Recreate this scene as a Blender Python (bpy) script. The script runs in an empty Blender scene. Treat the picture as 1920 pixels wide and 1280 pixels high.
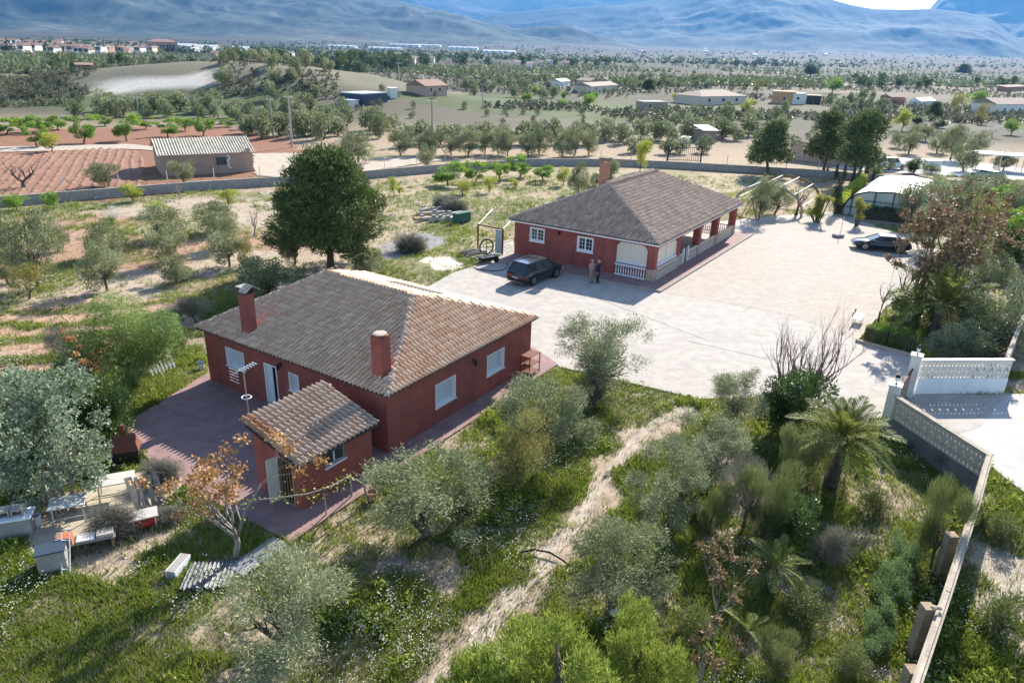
import bpy, bmesh, math, random
import numpy as np
from mathutils import Vector, Matrix, Euler
random.seed(7); rng = np.random.default_rng(11)
S = bpy.context.scene
COL = S.collection
PI = math.pi
# ------------------------------------------------------------------ camera (surveyed from the photograph)
F, PITCH, ROLL, CH = 1349.3, .3866, -.0304, 16.0
def cam_axes():
    f = np.array([0, math.cos(PITCH), -math.sin(PITCH)]); r = np.array([1., 0, 0]); d = np.array([0, -math.sin(PITCH), -math.cos(PITCH)])
    c, s = math.cos(ROLL), math.sin(ROLL)
    return np.array([c*r+s*d, -s*r+c*d, f])
CM = cam_axes()
cd = bpy.data.cameras.new('camera'); cam = bpy.data.objects.new('camera', cd); COL.objects.link(cam)
cd.sensor_width = 36; cd.lens = 36*F/1920; cd.clip_start = .5; cd.clip_end = 60000
mw = Matrix.Identity(4)
for i in range(3):
    mw[i][0] = CM[0][i]; mw[i][1] = -CM[1][i]; mw[i][2] = -CM[2][i]
mw[2][3] = CH
cam.matrix_world = mw
S.camera = cam
# ------------------------------------------------------------------ world, sun, exposure
SUN_EL, SUN_AZ = math.radians(31), math.radians(26.5)
wd = bpy.data.worlds.new('World'); S.world = wd; wd.use_nodes = True
nt = wd.node_tree; nt.nodes.clear()
sk = nt.nodes.new('ShaderNodeTexSky'); sk.sky_type = 'NISHITA'; sk.sun_disc = False
sk.sun_elevation = SUN_EL; sk.sun_rotation = SUN_AZ; sk.air_density = 1.0; sk.dust_density = 0.6; sk.ozone_density = 1.2; sk.altitude = 500
bg = nt.nodes.new('ShaderNodeBackground'); bg.inputs[1].default_value = 0.115
wo = nt.nodes.new('ShaderNodeOutputWorld')
nt.links.new(sk.outputs[0], bg.inputs[0]); nt.links.new(bg.outputs[0], wo.inputs[0])
sl = bpy.data.lights.new('sun', 'SUN'); sl.energy = 5.0; sl.angle = math.radians(.53); sl.color = (1, .935, .83)
so = bpy.data.objects.new('sun', sl); COL.objects.link(so)
sdir = Vector((-math.sin(SUN_AZ)*math.cos(SUN_EL), -math.cos(SUN_AZ)*math.cos(SUN_EL), -math.sin(SUN_EL)))
so.rotation_euler = sdir.to_track_quat('-Z', 'Y').to_euler(); so.location = (60, 120, 90)
S.view_settings.view_transform = 'Standard'; S.view_settings.look = 'None'
S.view_settings.exposure = 1.34; S.view_settings.gamma = 1
S.render.engine = 'CYCLES'
S.cycles.use_denoising = True
S.cycles.max_bounces = 6; S.cycles.diffuse_bounces = 3; S.cycles.transparent_max_bounces = 6; S.cycles.transmission_bounces = 3
S.cycles.caustics_reflective = False; S.cycles.caustics_refractive = False
# ------------------------------------------------------------------ survey helpers: photo pixel -> point on the ground (or at height z)
def g(x, y, z=0.):
    d = np.array([(x-960)/F, (y-640)/F, 1.]) @ CM
    t = (z-CH)/d[2]
    return np.array([0, 0, CH]) + t*d
def pix(q):
    q = (np.asarray(q, float)-[0, 0, CH]) @ CM.T
    return 960+F*q[..., 0]/q[..., 2], 640+F*q[..., 1]/q[..., 2]
def depth(q):
    return float((np.asarray(q, float)-[0, 0, CH]) @ CM[2])
def height_of(b, yt):
    lo, hi = 0., 80.
    for _ in range(40):
        m = (lo+hi)/2
        if pix(np.array(b)+[0, 0, m])[1] > yt: lo = m
        else: hi = m
    return lo
# ------------------------------------------------------------------ noise
def vnoise(x, y, seed=0):
    xi = np.floor(x).astype(np.int64); yi = np.floor(y).astype(np.int64); fx = x-xi; fy = y-yi
    def h(a, b):
        n = (a*374761393 + b*668265263 + seed*982451653) & 0xffffffff
        n = ((n ^ (n >> 13))*1274126177) & 0xffffffff
        return ((n ^ (n >> 16)) & 0xffff)/65535.
    fx = fx*fx*(3-2*fx); fy = fy*fy*(3-2*fy)
    return (h(xi, yi)*(1-fx)+h(xi+1, yi)*fx)*(1-fy)+(h(xi, yi+1)*(1-fx)+h(xi+1, yi+1)*fx)*fy
def fbm(x, y, s=1., o=4, seed=0, ridged=False):
    x = np.asarray(x, float)/s; y = np.asarray(y, float)/s; a = .5; t = 0; w = 0
    for i in range(o):
        n = vnoise(x, y, seed+i)
        if ridged: n = 1-abs(2*n-1)
        t = t+a*n; w += a; a *= .5; x = x*2.03+3.1; y = y*2.03+1.7
    return t/w
def sstep(a, b, x):
    t = np.clip((np.asarray(x, float)-a)/(b-a), 0, 1); return t*t*(3-2*t)
def inpoly(P, x, y):
    r = np.zeros(np.shape(x), bool); n = len(P)
    for i in range(n):
        x0, y0 = P[i]; x1, y1 = P[(i+1) % n]
        if y0 == y1: continue
        c = ((y0 > y) != (y1 > y)) & (x < (x1-x0)*(y-y0)/(y1-y0)+x0)
        r ^= c
    return r
def PW(pts, z=0.):
    return [tuple(g(a, b, z)[:2]) for a, b in pts]
# ------------------------------------------------------------------ objects and meshes
def thing(name, label, cat, loc=(0, 0, 0), rz=0., group=None):
    o = bpy.data.objects.new(name, None); COL.objects.link(o); o.empty_display_size = .3
    o.location = [float(v) for v in loc]; o.rotation_euler = (0, 0, rz); o['label'] = label; o['category'] = cat
    if group: o['group'] = group
    return o
def tag(o, label=None, cat=None, group=None, kind=None):
    for k, v in (('label', label), ('category', cat), ('group', group), ('kind', kind)):
        if v: o[k] = v
    return o
def obj(name, me, mat=None, parent=None, loc=None, rot=None, scale=None):
    o = bpy.data.objects.new(name, me); COL.objects.link(o)
    if mat is not None and not me.materials: me.materials.append(mat)
    if parent is not None: o.parent = parent
    if loc is not None: o.location = [float(v) for v in loc]
    if rot is not None: o.rotation_euler = rot
    if scale is not None: o.scale = [float(v) for v in scale]
    return o
def npmesh(name, V, Q, mat=None, attrs=None, smooth=False):
    """V (n,3), Q (m,3|4) ints"""
    V = np.ascontiguousarray(V, np.float32); Q = np.ascontiguousarray(Q, np.int32)
    me = bpy.data.meshes.new(name); k = Q.shape[1]
    me.vertices.add(len(V)); me.vertices.foreach_set('co', V.ravel())
    me.loops.add(Q.size); me.loops.foreach_set('vertex_index', Q.ravel())
    me.polygons.add(len(Q)); me.polygons.foreach_set('loop_start', np.arange(0, Q.size, k, dtype=np.int32))
    me.polygons.foreach_set('loop_total', np.full(len(Q), k, np.int32))
    if smooth: me.polygons.foreach_set('use_smooth', np.ones(len(Q), bool))
    for nm, a in (attrs or {}).items():
        a = np.ascontiguousarray(a, np.float32)
        if a.ndim == 2:
            at = me.attributes.new(nm, 'FLOAT_COLOR', 'POINT')
            if a.shape[1] == 3: a = np.c_[a, np.ones(len(a), np.float32)]
            at.data.foreach_set('color', np.ascontiguousarray(a, np.float32).ravel())
        else:
            at = me.attributes.new(nm, 'FLOAT', 'POINT'); at.data.foreach_set('value', a)
    me.update(calc_edges=True); me.validate()
    if mat is not None: me.materials.append(mat)
    return me
class MB:
    def __init__(s): s.v = []; s.f = []
    def quad(s, *p):
        n = len(s.v); s.v += [tuple(map(float, q)) for q in p]; s.f.append(tuple(range(n, n+len(p)))); return s
    def box(s, x0, x1, y0, y1, z0, z1):
        n = len(s.v)
        s.v += [(x, y, z) for z in (z0, z1) for x, y in ((x0, y0), (x1, y0), (x1, y1), (x0, y1))]
        s.f += [tuple(n+i for i in f) for f in ((3, 2, 1, 0), (4, 5, 6, 7), (0, 1, 5, 4), (1, 2, 6, 5), (2, 3, 7, 6), (3, 0, 4, 7))]
        return s
    def bar(s, a, b, w, h=None, up=(0, 0, 1)):
        h = h or w; a = Vector(a); b = Vector(b); d = (b-a)
        if d.length < 1e-6: return s
        d.normalize(); r = d.cross(Vector(up))
        if r.length < 1e-3: r = d.cross(Vector((1, 0, 0)))
        r.normalize(); t = r.cross(d); n = len(s.v)
        for p in (a, b):
            for i, j in ((-1, -1), (1, -1), (1, 1), (-1, 1)): s.v.append(tuple(p+r*(i*w/2)+t*(j*h/2)))
        s.f += [tuple(n+i for i in f) for f in ((3, 2, 1, 0), (4, 5, 6, 7), (0, 1, 5, 4), (1, 2, 6, 5), (2, 3, 7, 6), (3, 0, 4, 7))]
        return s
    def tube(s, pts, rad, n=6, cap=True):
        if not hasattr(rad, '__len__'): rad = [rad]*len(pts)
        P = [Vector([float(c) for c in p]) for p in pts]; base = len(s.v); up = Vector((.13, .21, 1)).normalized()
        for i, p in enumerate(P):
            d = (P[min(i+1, len(P)-1)]-P[max(i-1, 0)]).normalized()
            r = d.cross(up)
            if r.length < .05: r = d.cross(Vector((1, 0, 0)))
            r.normalize(); t = r.cross(d)
            for k in range(n):
                a = 2*PI*k/n; s.v.append(tuple(p+(r*math.cos(a)+t*math.sin(a))*rad[i]))
        for i in range(len(P)-1):
            for k in range(n):
                a = base+i*n+k; b = base+i*n+(k+1) % n
                s.f.append((a, b, b+n, a+n))
        if cap:
            s.f.append(tuple(base+k for k in range(n))[::-1]); s.f.append(tuple(base+(len(P)-1)*n+k for k in range(n)))
        return s
    def lathe(s, prof, n=12, c=(0, 0, 0)):
        base = len(s.v)
        for r, z in prof:
            for k in range(n):
                a = 2*PI*k/n; s.v.append((c[0]+r*math.cos(a), c[1]+r*math.sin(a), c[2]+z))
        for i in range(len(prof)-1):
            for k in range(n):
                a = base+i*n+k; b = base+i*n+(k+1) % n; s.f.append((a, b, b+n, a+n))
        s.f.append(tuple(base+k for k in range(n))[::-1]); s.f.append(tuple(base+(len(prof)-1)*n+k for k in range(n)))
        return s
    def prism(s, poly, z0, z1):
        n = len(s.v); k = len(poly)
        s.v += [(float(p[0]), float(p[1]), z0) for p in poly]+[(float(p[0]), float(p[1]), z1) for p in poly]
        s.f.append(tuple(n+i for i in range(k))[::-1]); s.f.append(tuple(n+k+i for i in range(k)))
        for i in range(k):
            j = (i+1) % k; s.f.append((n+i, n+j, n+k+j, n+k+i))
        return s
    def mesh(s, name, mat=None, smooth=False, bevel=0):
        me = bpy.data.meshes.new(name); me.from_pydata(s.v, [], s.f)
        if bevel:
            bm = bmesh.new(); bm.from_mesh(me); bmesh.ops.remove_doubles(bm, verts=bm.verts, dist=1e-5)
            bmesh.ops.bevel(bm, geom=list(bm.edges), offset=bevel, segments=1, affect='EDGES', clamp_overlap=True)
            bm.to_mesh(me); bm.free()
        if smooth: me.polygons.foreach_set('use_smooth', [True]*len(me.polygons))
        me.update()
        if mat is not None: me.materials.append(mat)
        return me
    def build(s, name, mat, parent=None, smooth=False, bevel=0, **k):
        return obj(name, s.mesh(name, mat, smooth, bevel), None, parent, **k)
# ------------------------------------------------------------------ materials
def mat(name, col, rough=.8, var=.15, scale=3., bump=.0, bscale=20., metal=0., col2=None, thr=(.45, .6), spec=.3, dirt=None, dscale=1., streak=None):
    m = bpy.data.materials.new(name); m.use_nodes = True; n = m.node_tree.nodes; l = m.node_tree.links
    p = n['Principled BSDF']; p.inputs['Roughness'].default_value = rough; p.inputs['Metallic'].default_value = metal
    p.inputs['Specular IOR Level'].default_value = spec
    tc = n.new('ShaderNodeTexCoord')
    nz = n.new('ShaderNodeTexNoise'); nz.inputs['Scale'].default_value = scale; nz.inputs['Detail'].default_value = 6; nz.inputs['Roughness'].default_value = .65
    l.new(tc.outputs['Object'], nz.inputs['Vector'])
    rp = n.new('ShaderNodeValToRGB'); rp.color_ramp.elements[0].position = .3; rp.color_ramp.elements[1].position = .7
    a = [max(0, c*(1-var)) for c in col]; b = [min(1, c*(1+var)) for c in col]
    rp.color_ramp.elements[0].color = (*a, 1); rp.color_ramp.elements[1].color = (*b, 1)
    l.new(nz.outputs['Fac'], rp.inputs['Fac']); out = rp.outputs['Color']
    if col2 is not None:
        n2 = n.new('ShaderNodeTexNoise'); n2.inputs['Scale'].default_value = dscale; n2.inputs['Detail'].default_value = 8; n2.inputs['Roughness'].default_value = .7
        l.new(tc.outputs['Object'], n2.inputs['Vector'])
        r2 = n.new('ShaderNodeMapRange'); r2.inputs['From Min'].default_value = thr[0]; r2.inputs['From Max'].default_value = thr[1]
        l.new(n2.outputs['Fac'], r2.inputs['Value'])
        mx = n.new('ShaderNodeMix'); mx.data_type = 'RGBA'; l.new(r2.outputs[0], mx.inputs['Factor']); l.new(out, mx.inputs['A']); mx.inputs['B'].default_value = (*col2, 1)
        out = mx.outputs['Result']
    if streak is not None:
        mp = n.new('ShaderNodeMapping'); mp.inputs['Scale'].default_value = (2.6, 2.6, .22); l.new(tc.outputs['Object'], mp.inputs['Vector'])
        n3 = n.new('ShaderNodeTexNoise'); n3.inputs['Scale'].default_value = 1.; n3.inputs['Detail'].default_value = 7; n3.inputs['Roughness'].default_value = .75; l.new(mp.outputs[0], n3.inputs['Vector'])
        r3 = n.new('ShaderNodeMapRange'); r3.inputs['From Min'].default_value = .5; r3.inputs['From Max'].default_value = .78; r3.inputs['To Max'].default_value = .75; l.new(n3.outputs['Fac'], r3.inputs['Value'])
        m3 = n.new('ShaderNodeMix'); m3.data_type = 'RGBA'; l.new(r3.outputs[0], m3.inputs['Factor']); l.new(out, m3.inputs['A']); m3.inputs['B'].default_value = (*streak, 1); out = m3.outputs['Result']
    l.new(out, p.inputs['Base Color'])
    if bump:
        nb = n.new('ShaderNodeTexNoise'); nb.inputs['Scale'].default_value = bscale; nb.inputs['Detail'].default_value = 5
        l.new(tc.outputs['Object'], nb.inputs['Vector'])
        bp = n.new('ShaderNodeBump'); bp.inputs['Strength'].default_value = bump; bp.inputs['Distance'].default_value = .05
        l.new(nb.outputs['Fac'], bp.inputs['Height']); l.new(bp.outputs[0], p.inputs['Normal'])
    return m
def leafmat(name, cols, trans=.35, rough=.6, spec=.25):
    """cols: ramp over the per-leaf attribute 'tint'"""
    m = bpy.data.materials.new(name); m.use_nodes = True; n = m.node_tree.nodes; l = m.node_tree.links
    p = n['Principled BSDF']; p.inputs['Roughness'].default_value = rough; p.inputs['Specular IOR Level'].default_value = spec
    at = n.new('ShaderNodeAttribute'); at.attribute_name = 'tint'
    oi = n.new('ShaderNodeObjectInfo')
    ad = n.new('ShaderNodeMath'); ad.operation = 'MULTIPLY_ADD'; l.new(oi.outputs['Random'], ad.inputs[0]); ad.inputs[1].default_value = .24
    sb = n.new('ShaderNodeMath'); sb.operation = 'SUBTRACT'; l.new(at.outputs['Fac'], sb.inputs[0]); sb.inputs[1].default_value = .12
    l.new(sb.outputs[0], ad.inputs[2])
    rp = n.new('ShaderNodeValToRGB'); cr = rp.color_ramp
    while len(cr.elements) < len(cols): cr.elements.new(.5)
    for i, c in enumerate(cols): cr.elements[i].position = i/(len(cols)-1); cr.elements[i].color = (*c, 1)
    l.new(ad.outputs[0], rp.inputs['Fac']); l.new(rp.outputs[0], p.inputs['Base Color'])
    tr = n.new('ShaderNodeBsdfTranslucent'); l.new(rp.outputs[0], tr.inputs['Color'])
    mx = n.new('ShaderNodeMixShader'); mx.inputs[0].default_value = trans
    o = n['Material Output']; l.new(p.outputs[0], mx.inputs[1]); l.new(tr.outputs[0], mx.inputs[2]); l.new(mx.outputs[0], o.inputs['Surface'])
    return m
def attrmat(name, scale=1.5, var=.35, bump=.5, rough=.95, fine=14.):
    """albedo from the mesh attribute 'soil', broken up by noise"""
    m = bpy.data.materials.new(name); m.use_nodes = True; n = m.node_tree.nodes; l = m.node_tree.links
    p = n['Principled BSDF']; p.inputs['Roughness'].default_value = rough; p.inputs['Specular IOR Level'].default_value = .1
    at = n.new('ShaderNodeAttribute'); at.attribute_name = 'soil'
    tc = n.new('ShaderNodeTexCoord')
    n1 = n.new('ShaderNodeTexNoise'); n1.inputs['Scale'].default_value = scale; n1.inputs['Detail'].default_value = 9; n1.inputs['Roughness'].default_value = .72
    l.new(tc.outputs['Object'], n1.inputs['Vector'])
    mr = n.new('ShaderNodeMapRange'); mr.inputs['From Min'].default_value = .28; mr.inputs['From Max'].default_value = .72
    mr.inputs['To Min'].default_value = 1-var; mr.inputs['To Max'].default_value = 1+var; l.new(n1.outputs['Fac'], mr.inputs['Value'])
    n2 = n.new('ShaderNodeTexNoise'); n2.inputs['Scale'].default_value = fine; n2.inputs['Detail'].default_value = 4; l.new(tc.outputs['Object'], n2.inputs['Vector'])
    mr2 = n.new('ShaderNodeMapRange'); mr2.inputs['From Min'].default_value = .3; mr2.inputs['From Max'].default_value = .7
    mr2.inputs['To Min'].default_value = .78; mr2.inputs['To Max'].default_value = 1.22; l.new(n2.outputs['Fac'], mr2.inputs['Value'])
    mu = n.new('ShaderNodeMath'); mu.operation = 'MULTIPLY'; l.new(mr.outputs[0], mu.inputs[0]); l.new(mr2.outputs[0], mu.inputs[1])
    vm = n.new('ShaderNodeVectorMath'); vm.operation = 'SCALE'; l.new(at.outputs['Color'], vm.inputs[0]); l.new(mu.outputs[0], vm.inputs['Scale'])
    l.new(vm.outputs[0], p.inputs['Base Color'])
    if bump:
        bp = n.new('ShaderNodeBump'); bp.inputs['Strength'].default_value = bump; bp.inputs['Distance'].default_value = .12
        l.new(n1.outputs['Fac'], bp.inputs['Height']); l.new(bp.outputs[0], p.inputs['Normal'])
    return m
M = {}
M['ground'] = attrmat('ground_soil', 1.6, .3, .6)
M['land'] = attrmat('hill_scrub', .006, .75, .0, fine=.035)
M['stucco'] = mat('red_stucco', (.31, .096, .076), .92, .2, 1.3, .4, 30, col2=(.19, .065, .058), thr=(.45, .8), dscale=.7, spec=.08, streak=(.34, .13, .11))
M['stucco2'] = mat('shed_red_stucco', (.33, .105, .085), .92, .2, 1.4, .4, 30, col2=(.24, .085, .07), thr=(.45, .8), dscale=1.2, spec=.08, streak=(.22, .085, .07))
M['tile'] = mat('weathered_clay_tile', (.36, .25, .19), .85, .3, 9, .2, 40, col2=(.13, .11, .10), thr=(.44, .66), dscale=2.2)
M['tile_pale'] = mat('lichen_pale_clay_tile', (.45, .35, .28), .85, .28, 9, .2, 40, col2=(.20, .17, .14), thr=(.5, .7), dscale=2.5)
M['tile_orange'] = mat('orange_clay_tile', (.40, .21, .13), .85, .25, 8, .2, 40, col2=(.2, .14, .1), thr=(.5, .7), dscale=2.5)
M['tile_dark'] = mat('blackened_clay_tile', (.075, .07, .065), .85, .35, 8, .2, 40)
M['deck'] = mat('roof_mortar', (.12, .09, .08), .95, .2, 5)
M['white'] = mat('white_paint', (.78, .78, .77), .5, .05, 4)
M['offwhite'] = mat('grubby_white_paint', (.62, .61, .58), .7, .1, 3, .1, 30, col2=(.40, .39, .36), thr=(.58, .8), dscale=1.5)
M['shutter'] = mat('pale_roller_shutter', (.66, .70, .74), .5, .04, 3)
M['blind'] = mat('cream_blind', (.72, .64, .52), .7, .05, 2)
M['glass'] = mat('dark_glass', (.03, .04, .045), .08, .1, 2, spec=.6)
M['glass_green'] = mat('greenish_glazing', (.36, .45, .42), .15, .15, 1.2, spec=.6)
M['black'] = mat('black_metal', (.02, .02, .022), .5, .2, 5)
M['steel'] = mat('galvanised_steel', (.5, .5, .5), .4, .12, 6, metal=.7)
M['rust'] = mat('rusty_red_steel', (.15, .05, .033), .8, .3, 8, .1, 40)
M['concrete'] = mat('pale_concrete', (.372, .333, .293), .9, .2, 1.6, .2, 25, col2=(.30, .275, .25), thr=(.48, .75), dscale=.45, streak=(.36, .335, .31))
M['yard'] = mat('beige_poured_surface', (.36, .312, .265), .92, .2, 1.6, .2, 25, col2=(.32, .275, .23), thr=(.46, .75), dscale=.4, streak=(.36, .31, .265))
M['slab'] = mat('stained_yellowish_slab', (.42, .36, .27), .92, .2, 1.5, .2, 25, col2=(.28, .25, .2), thr=(.5, .7), dscale=.8)
M['paving'] = mat('faded_red_paving', (.26, .165, .155), .9, .2, 1.8, .2, 30, col2=(.18, .125, .12), thr=(.5, .75), dscale=.6)
M['road'] = mat('worn_grey_concrete_road', (.42, .40, .375), .92, .14, 1., .15, 25, col2=(.3, .29, .27), thr=(.5, .75), dscale=.5)
M['block'] = mat('grey_block_wall', (.30, .28, .26), .95, .2, 2, .3, 20)
M['oldconcrete'] = mat('weathered_wall_concrete', (.36, .31, .25), .95, .22, 2, .3, 18, col2=(.22, .19, .15), thr=(.5, .7), dscale=1.4)
M['stone'] = mat('stone_cladding', (.42, .33, .25), .9, .25, 5, .4, 12)
M['brick'] = mat('old_brick', (.36, .19, .13), .9, .25, 6, .3, 20)
M['wood'] = mat('grey_old_wood', (.24, .20, .165), .85, .25, 6, .2, 30)
M['woodbrown'] = mat('brown_wood', (.2, .12, .07), .8, .25, 6, .2, 30)
M['bark'] = mat('tree_bark', (.10, .08, .065), .95, .35, 6, .6, 25)
M['barkpale'] = mat('pale_grey_bark', (.26, .23, .2), .95, .25, 6, .4, 25)
M['barkred'] = mat('reddish_twigs', (.22, .145, .12), .95, .25, 6, .3, 25)
M['corr'] = mat('old_fibre_cement', (.52, .46, .36), .95, .18, 1.2, .1, 30, col2=(.36, .32, .25), thr=(.5, .7), dscale=.9)
M['barnwall'] = mat('pinkish_render', (.36, .26, .20), .95, .14, .8, .2, 25, col2=(.28, .22, .18), thr=(.5, .7), dscale=.5)
M['rubber'] = mat('tyre_rubber', (.018, .018, .018), .8, .2, 8)
M['bluegreen'] = mat('navy_sheet_cladding', (.035, .055, .085), .6, .1, 2)
M['redsoil'] = mat('red_tilled_soil', (.215, .105, .066), .98, .3, 1.6, .9, 5., col2=(.26, .15, .10), thr=(.4, .7), dscale=.25)
M['track'] = mat('pale_dirt_track', (.41, .345, .275), .98, .2, 1.6, .5, 9, col2=(.31, .255, .195), thr=(.45, .7), dscale=.6)
M['pale'] = mat('pale_marl', (.52, .47, .40), .98, .15, .3, .4, 4)
M['green_plastic'] = mat('green_sheet', (.04, .13, .09), .6, .15, 3)
M['yellow'] = mat('yellow_paint', (.55, .40, .08), .6, .15, 5)
M['pool'] = mat('pool_water', (.10, .42, .45), .05, .1, 1, spec=.6)
# ================================================================== terrain
KN = g(285, 196)                     # knoll with pines
def T(x, y):
    x = np.asarray(x, float); y = np.asarray(y, float); r = np.hypot(x, y)
    kx, ky = x-KN[0]-8, y-KN[1]-42
    a = .18; kx, ky = kx*math.cos(a)-ky*math.sin(a), kx*math.sin(a)+ky*math.cos(a)
    k = np.exp(-((kx/58)**2)**1.5-((ky/34)**2)**1.3)*(9.5+3*(fbm(x, y, 22, 3, 5)-.5))
    und = (fbm(x, y, 120, 3, 3)-.5)*2.2*sstep(130, 400, r)*sstep(-20, 60, y)
    far = 46*sstep(1600, 5200, r)
    near = -.03-.05*fbm(x, y, 2.2, 3, 9)*(r < 160)
    return k+und+far+near
def axis(a, b, step, lim_lo, lim_hi, q=1.035):
    c = list(np.arange(a, b, step)); s = step; v = c[-1]
    while v < lim_hi: s *= q; v += s; c.append(v)
    s = step; v = c[0]; lo = []
    while v > lim_lo: s *= q*1.02; v -= s; lo.append(v)
    return np.array(lo[::-1]+c)
gx = axis(-42, 52, .3, -9000, 9000); gy = axis(10, 74, .3, -400, 11000)
GX, GY = np.meshgrid(gx, gy)
Z_ORCH = PW([(-300, 395), (250, 385), (530, 355), (700, 360), (720, 430), (640, 505), (360, 590), (300, 640), (120, 700), (-300, 760)])
Z_STRIP = PW([(-300, 392), (180, 374), (360, 359), (560, 347), (560, 372), (350, 385), (200, 398), (-300, 425)])
Z_MID = PW([(700, 345), (820, 330), (1010, 318), (1290, 322), (1500, 338), (1420, 400), (1130, 372), (960, 405), (940, 480), (845, 512), (790, 545), (680, 500), (700, 430)])
Z_GREENMID = PW([(860, 378), (1010, 368), (1010, 398), (960, 410), (900, 470), (925, 490), (830, 520), (790, 515), (760, 440)])
Z_ASH = PW([(712, 462), (745, 440), (800, 436), (835, 446), (820, 462), (770, 476), (720, 484)])
Z_BARE = PW([(785, 487), (815, 476), (858, 492), (850, 508), (815, 507)])
Z_ROWS = PW([(-60, 590), (120, 560), (320, 560), (380, 600), (300, 640), (120, 720), (-60, 760)])
Z_RIGHT = PW([(1640, 440), (1960, 350), (1960, 700), (1720, 680), (1610, 640), (1660, 540)])
Z_OUT = PW([(1860, 880), (1990, 900), (1990, 1400), (1720, 1400), (1800, 1050)])
Z_RED1 = PW([(-150, 245), (420, 236), (540, 262), (600, 300), (470, 345), (250, 372), (-150, 392)])
PATHPX = [(800, 1340, 2.3), (872, 1240, 2.0), (945, 1130, 1.9), (1020, 1050, 1.7), (1085, 970, 1.5), (1135, 895, 1.2), (1190, 825, 1.1), (1235, 788, 1.2), (1290, 765, 1.6)]
BAREPX = [(760, 975, 2.2), (650, 965, 1.5), (560, 1000, 1.), (640, 1245, 1.6), (480, 1260, 1.3), (1130, 1120, 1.4), (1215, 1115, 1.3), (1640, 930, 1.8), (1600, 1000, 1.6), (1560, 1120, 1.2), (1400, 1180, 1.1),
          (300, 1010, .8), (200, 1110, 1.), (80, 1120, 1.), (930, 1190, 1.5), (1000, 1010, .9), (1370, 850, 1.), (1440, 1230, 1.2), (860, 800, 1.2)]
bare_w = [(*g(a, b)[:2], r) for a, b, r in BAREPX]
path_w = [(*g(a, b)[:2], w) for a, b, w in PATHPX]
def dist_path(x, y):
    d = np.full(np.shape(x), 1e3)
    for (x0, y0, w0), (x1, y1, w1) in zip(path_w[:-1], path_w[1:]):
        dx, dy = x1-x0, y1-y0; t = np.clip(((x-x0)*dx+(y-y0)*dy)/(dx*dx+dy*dy), 0, 1)
        d = np.minimum(d, np.hypot(x-x0-t*dx, y-y0-t*dy)-(w0+(w1-w0)*t)*.36)
    return d
def cover(x, y):
    """how much of the ground is green (0..1), how much dry straw, and the bare soil colour"""
    x = np.asarray(x, float); y = np.asarray(y, float)
    jx = x+(fbm(x, y, 2.5, 3, 21)-.5)*2.4; jy = y+(fbm(x, y, 2.5, 3, 22)-.5)*2.4
    n = fbm(x, y, 3.2, 4, 1); n2 = fbm(x, y, .9, 3, 2)
    G = sstep(.27, .46, n*.75+n2*.25)*.97; St = .25+.35*sstep(.45, .7, fbm(x, y, 2., 3, 6))
    C = np.stack([np.full(x.shape, c) for c in (.35, .275, .20)], -1)
    for bx, by, r in bare_w:
        G = G*(1-.8*np.exp(-(((jx-bx)**2+(jy-by)**2)/(r*r))**1.3))
    dp = dist_path(jx, jy)
    G = G*sstep(-.1, .6, dp+(n2-.5)*1.2)
    def put(mask, g_, s_, c=None):
        nonlocal G, St, C
        G = np.where(mask, g_, G); St = np.where(mask, s_, St)
        if c is not None: C = np.where(mask[..., None], np.array(c), C)
    far = y > 110
    put(y > 62, .45*sstep(.4, .6, n), .55, (.33, .25, .175))
    m = inpoly(Z_RIGHT, jx, jy); put(m, .75*sstep(.35, .5, n), .2)
    m = inpoly(Z_OUT, jx, jy); put(m, .9*sstep(.3, .5, n), .2, (.36, .31, .24))
    m = inpoly(Z_MID, jx, jy); put(m, .3+.5*sstep(.42, .58, n), .8, (.42, .32, .23))
    m = inpoly(Z_GREENMID, jx, jy); put(m, .55+.4*sstep(.35, .55, n), .3)
    m = inpoly(Z_ORCH, jx, jy); put(m, .5*sstep(.42, .62, n), .5, (.37, .30, .225))
    tw = sstep(.45, .62, fbm(x*.6, y, 6, 3, 31))[..., None]
    C = np.where(m[..., None], C*(1-tw)+np.array((.33, .205, .14))*tw, C)
    m = inpoly(Z_ROWS, jx, jy); rows = .5+.5*np.sin((jx*.30-jy*.95)*2*PI/2.6)
    put(m, .75*sstep(.35, .8, rows), .5, (.40, .26, .18))
    m = inpoly(Z_STRIP, jx, jy); put(m, .75*sstep(.3, .5, n), .5)
    m = inpoly(Z_ASH, jx, jy); put(m, G*0+.02, .05, (.25, .235, .225))
    m = inpoly(Z_BARE, jx, jy); put(m, G*0, 0*St, (.56, .49, .41))
    m = inpoly(Z_RED1, jx, jy); put(m, G*0+.04, 0*St, (.235, .12, .077))
    # open country beyond: patchwork of groves, scrub and fields
    a = .42; rx, ry = x*math.cos(a)-y*math.sin(a), x*math.sin(a)+y*math.cos(a)
    ci, cj = np.floor(rx/95+.6*fbm(x, y, 200, 2, 41)), np.floor(ry/70+.6*fbm(x, y, 200, 2, 42))
    h = vnoise(ci*7.13+.5, cj*3.77+.5, 77)
    pal = np.array([(.125, .115, .08), (.165, .14, .10), (.22, .16, .115), (.105, .10, .066), (.14, .125, .09), (.10, .12, .055), (.14, .125, .09), (.19, .15, .11)])
    fc = pal[np.clip((h*8.).astype(int), 0, 7)]
    k = sstep(120, 175, y+.0*x)[..., None]
    k = np.where(inpoly(Z_RED1, jx, jy)[..., None], 0, k)
    C = C*(1-k)+fc*k*(1-.2*sstep(.4, .6, fbm(x, y, 14, 3, 51)))[..., None]
    G = np.where(y > 118, G*.1, G); C = C*(1-.55*sstep(300, 900, y))[..., None]
    return np.clip(G, 0, 1), np.clip(St, 0, 1), C
Gm, Sm, Cm = cover(GX, GY)
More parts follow.
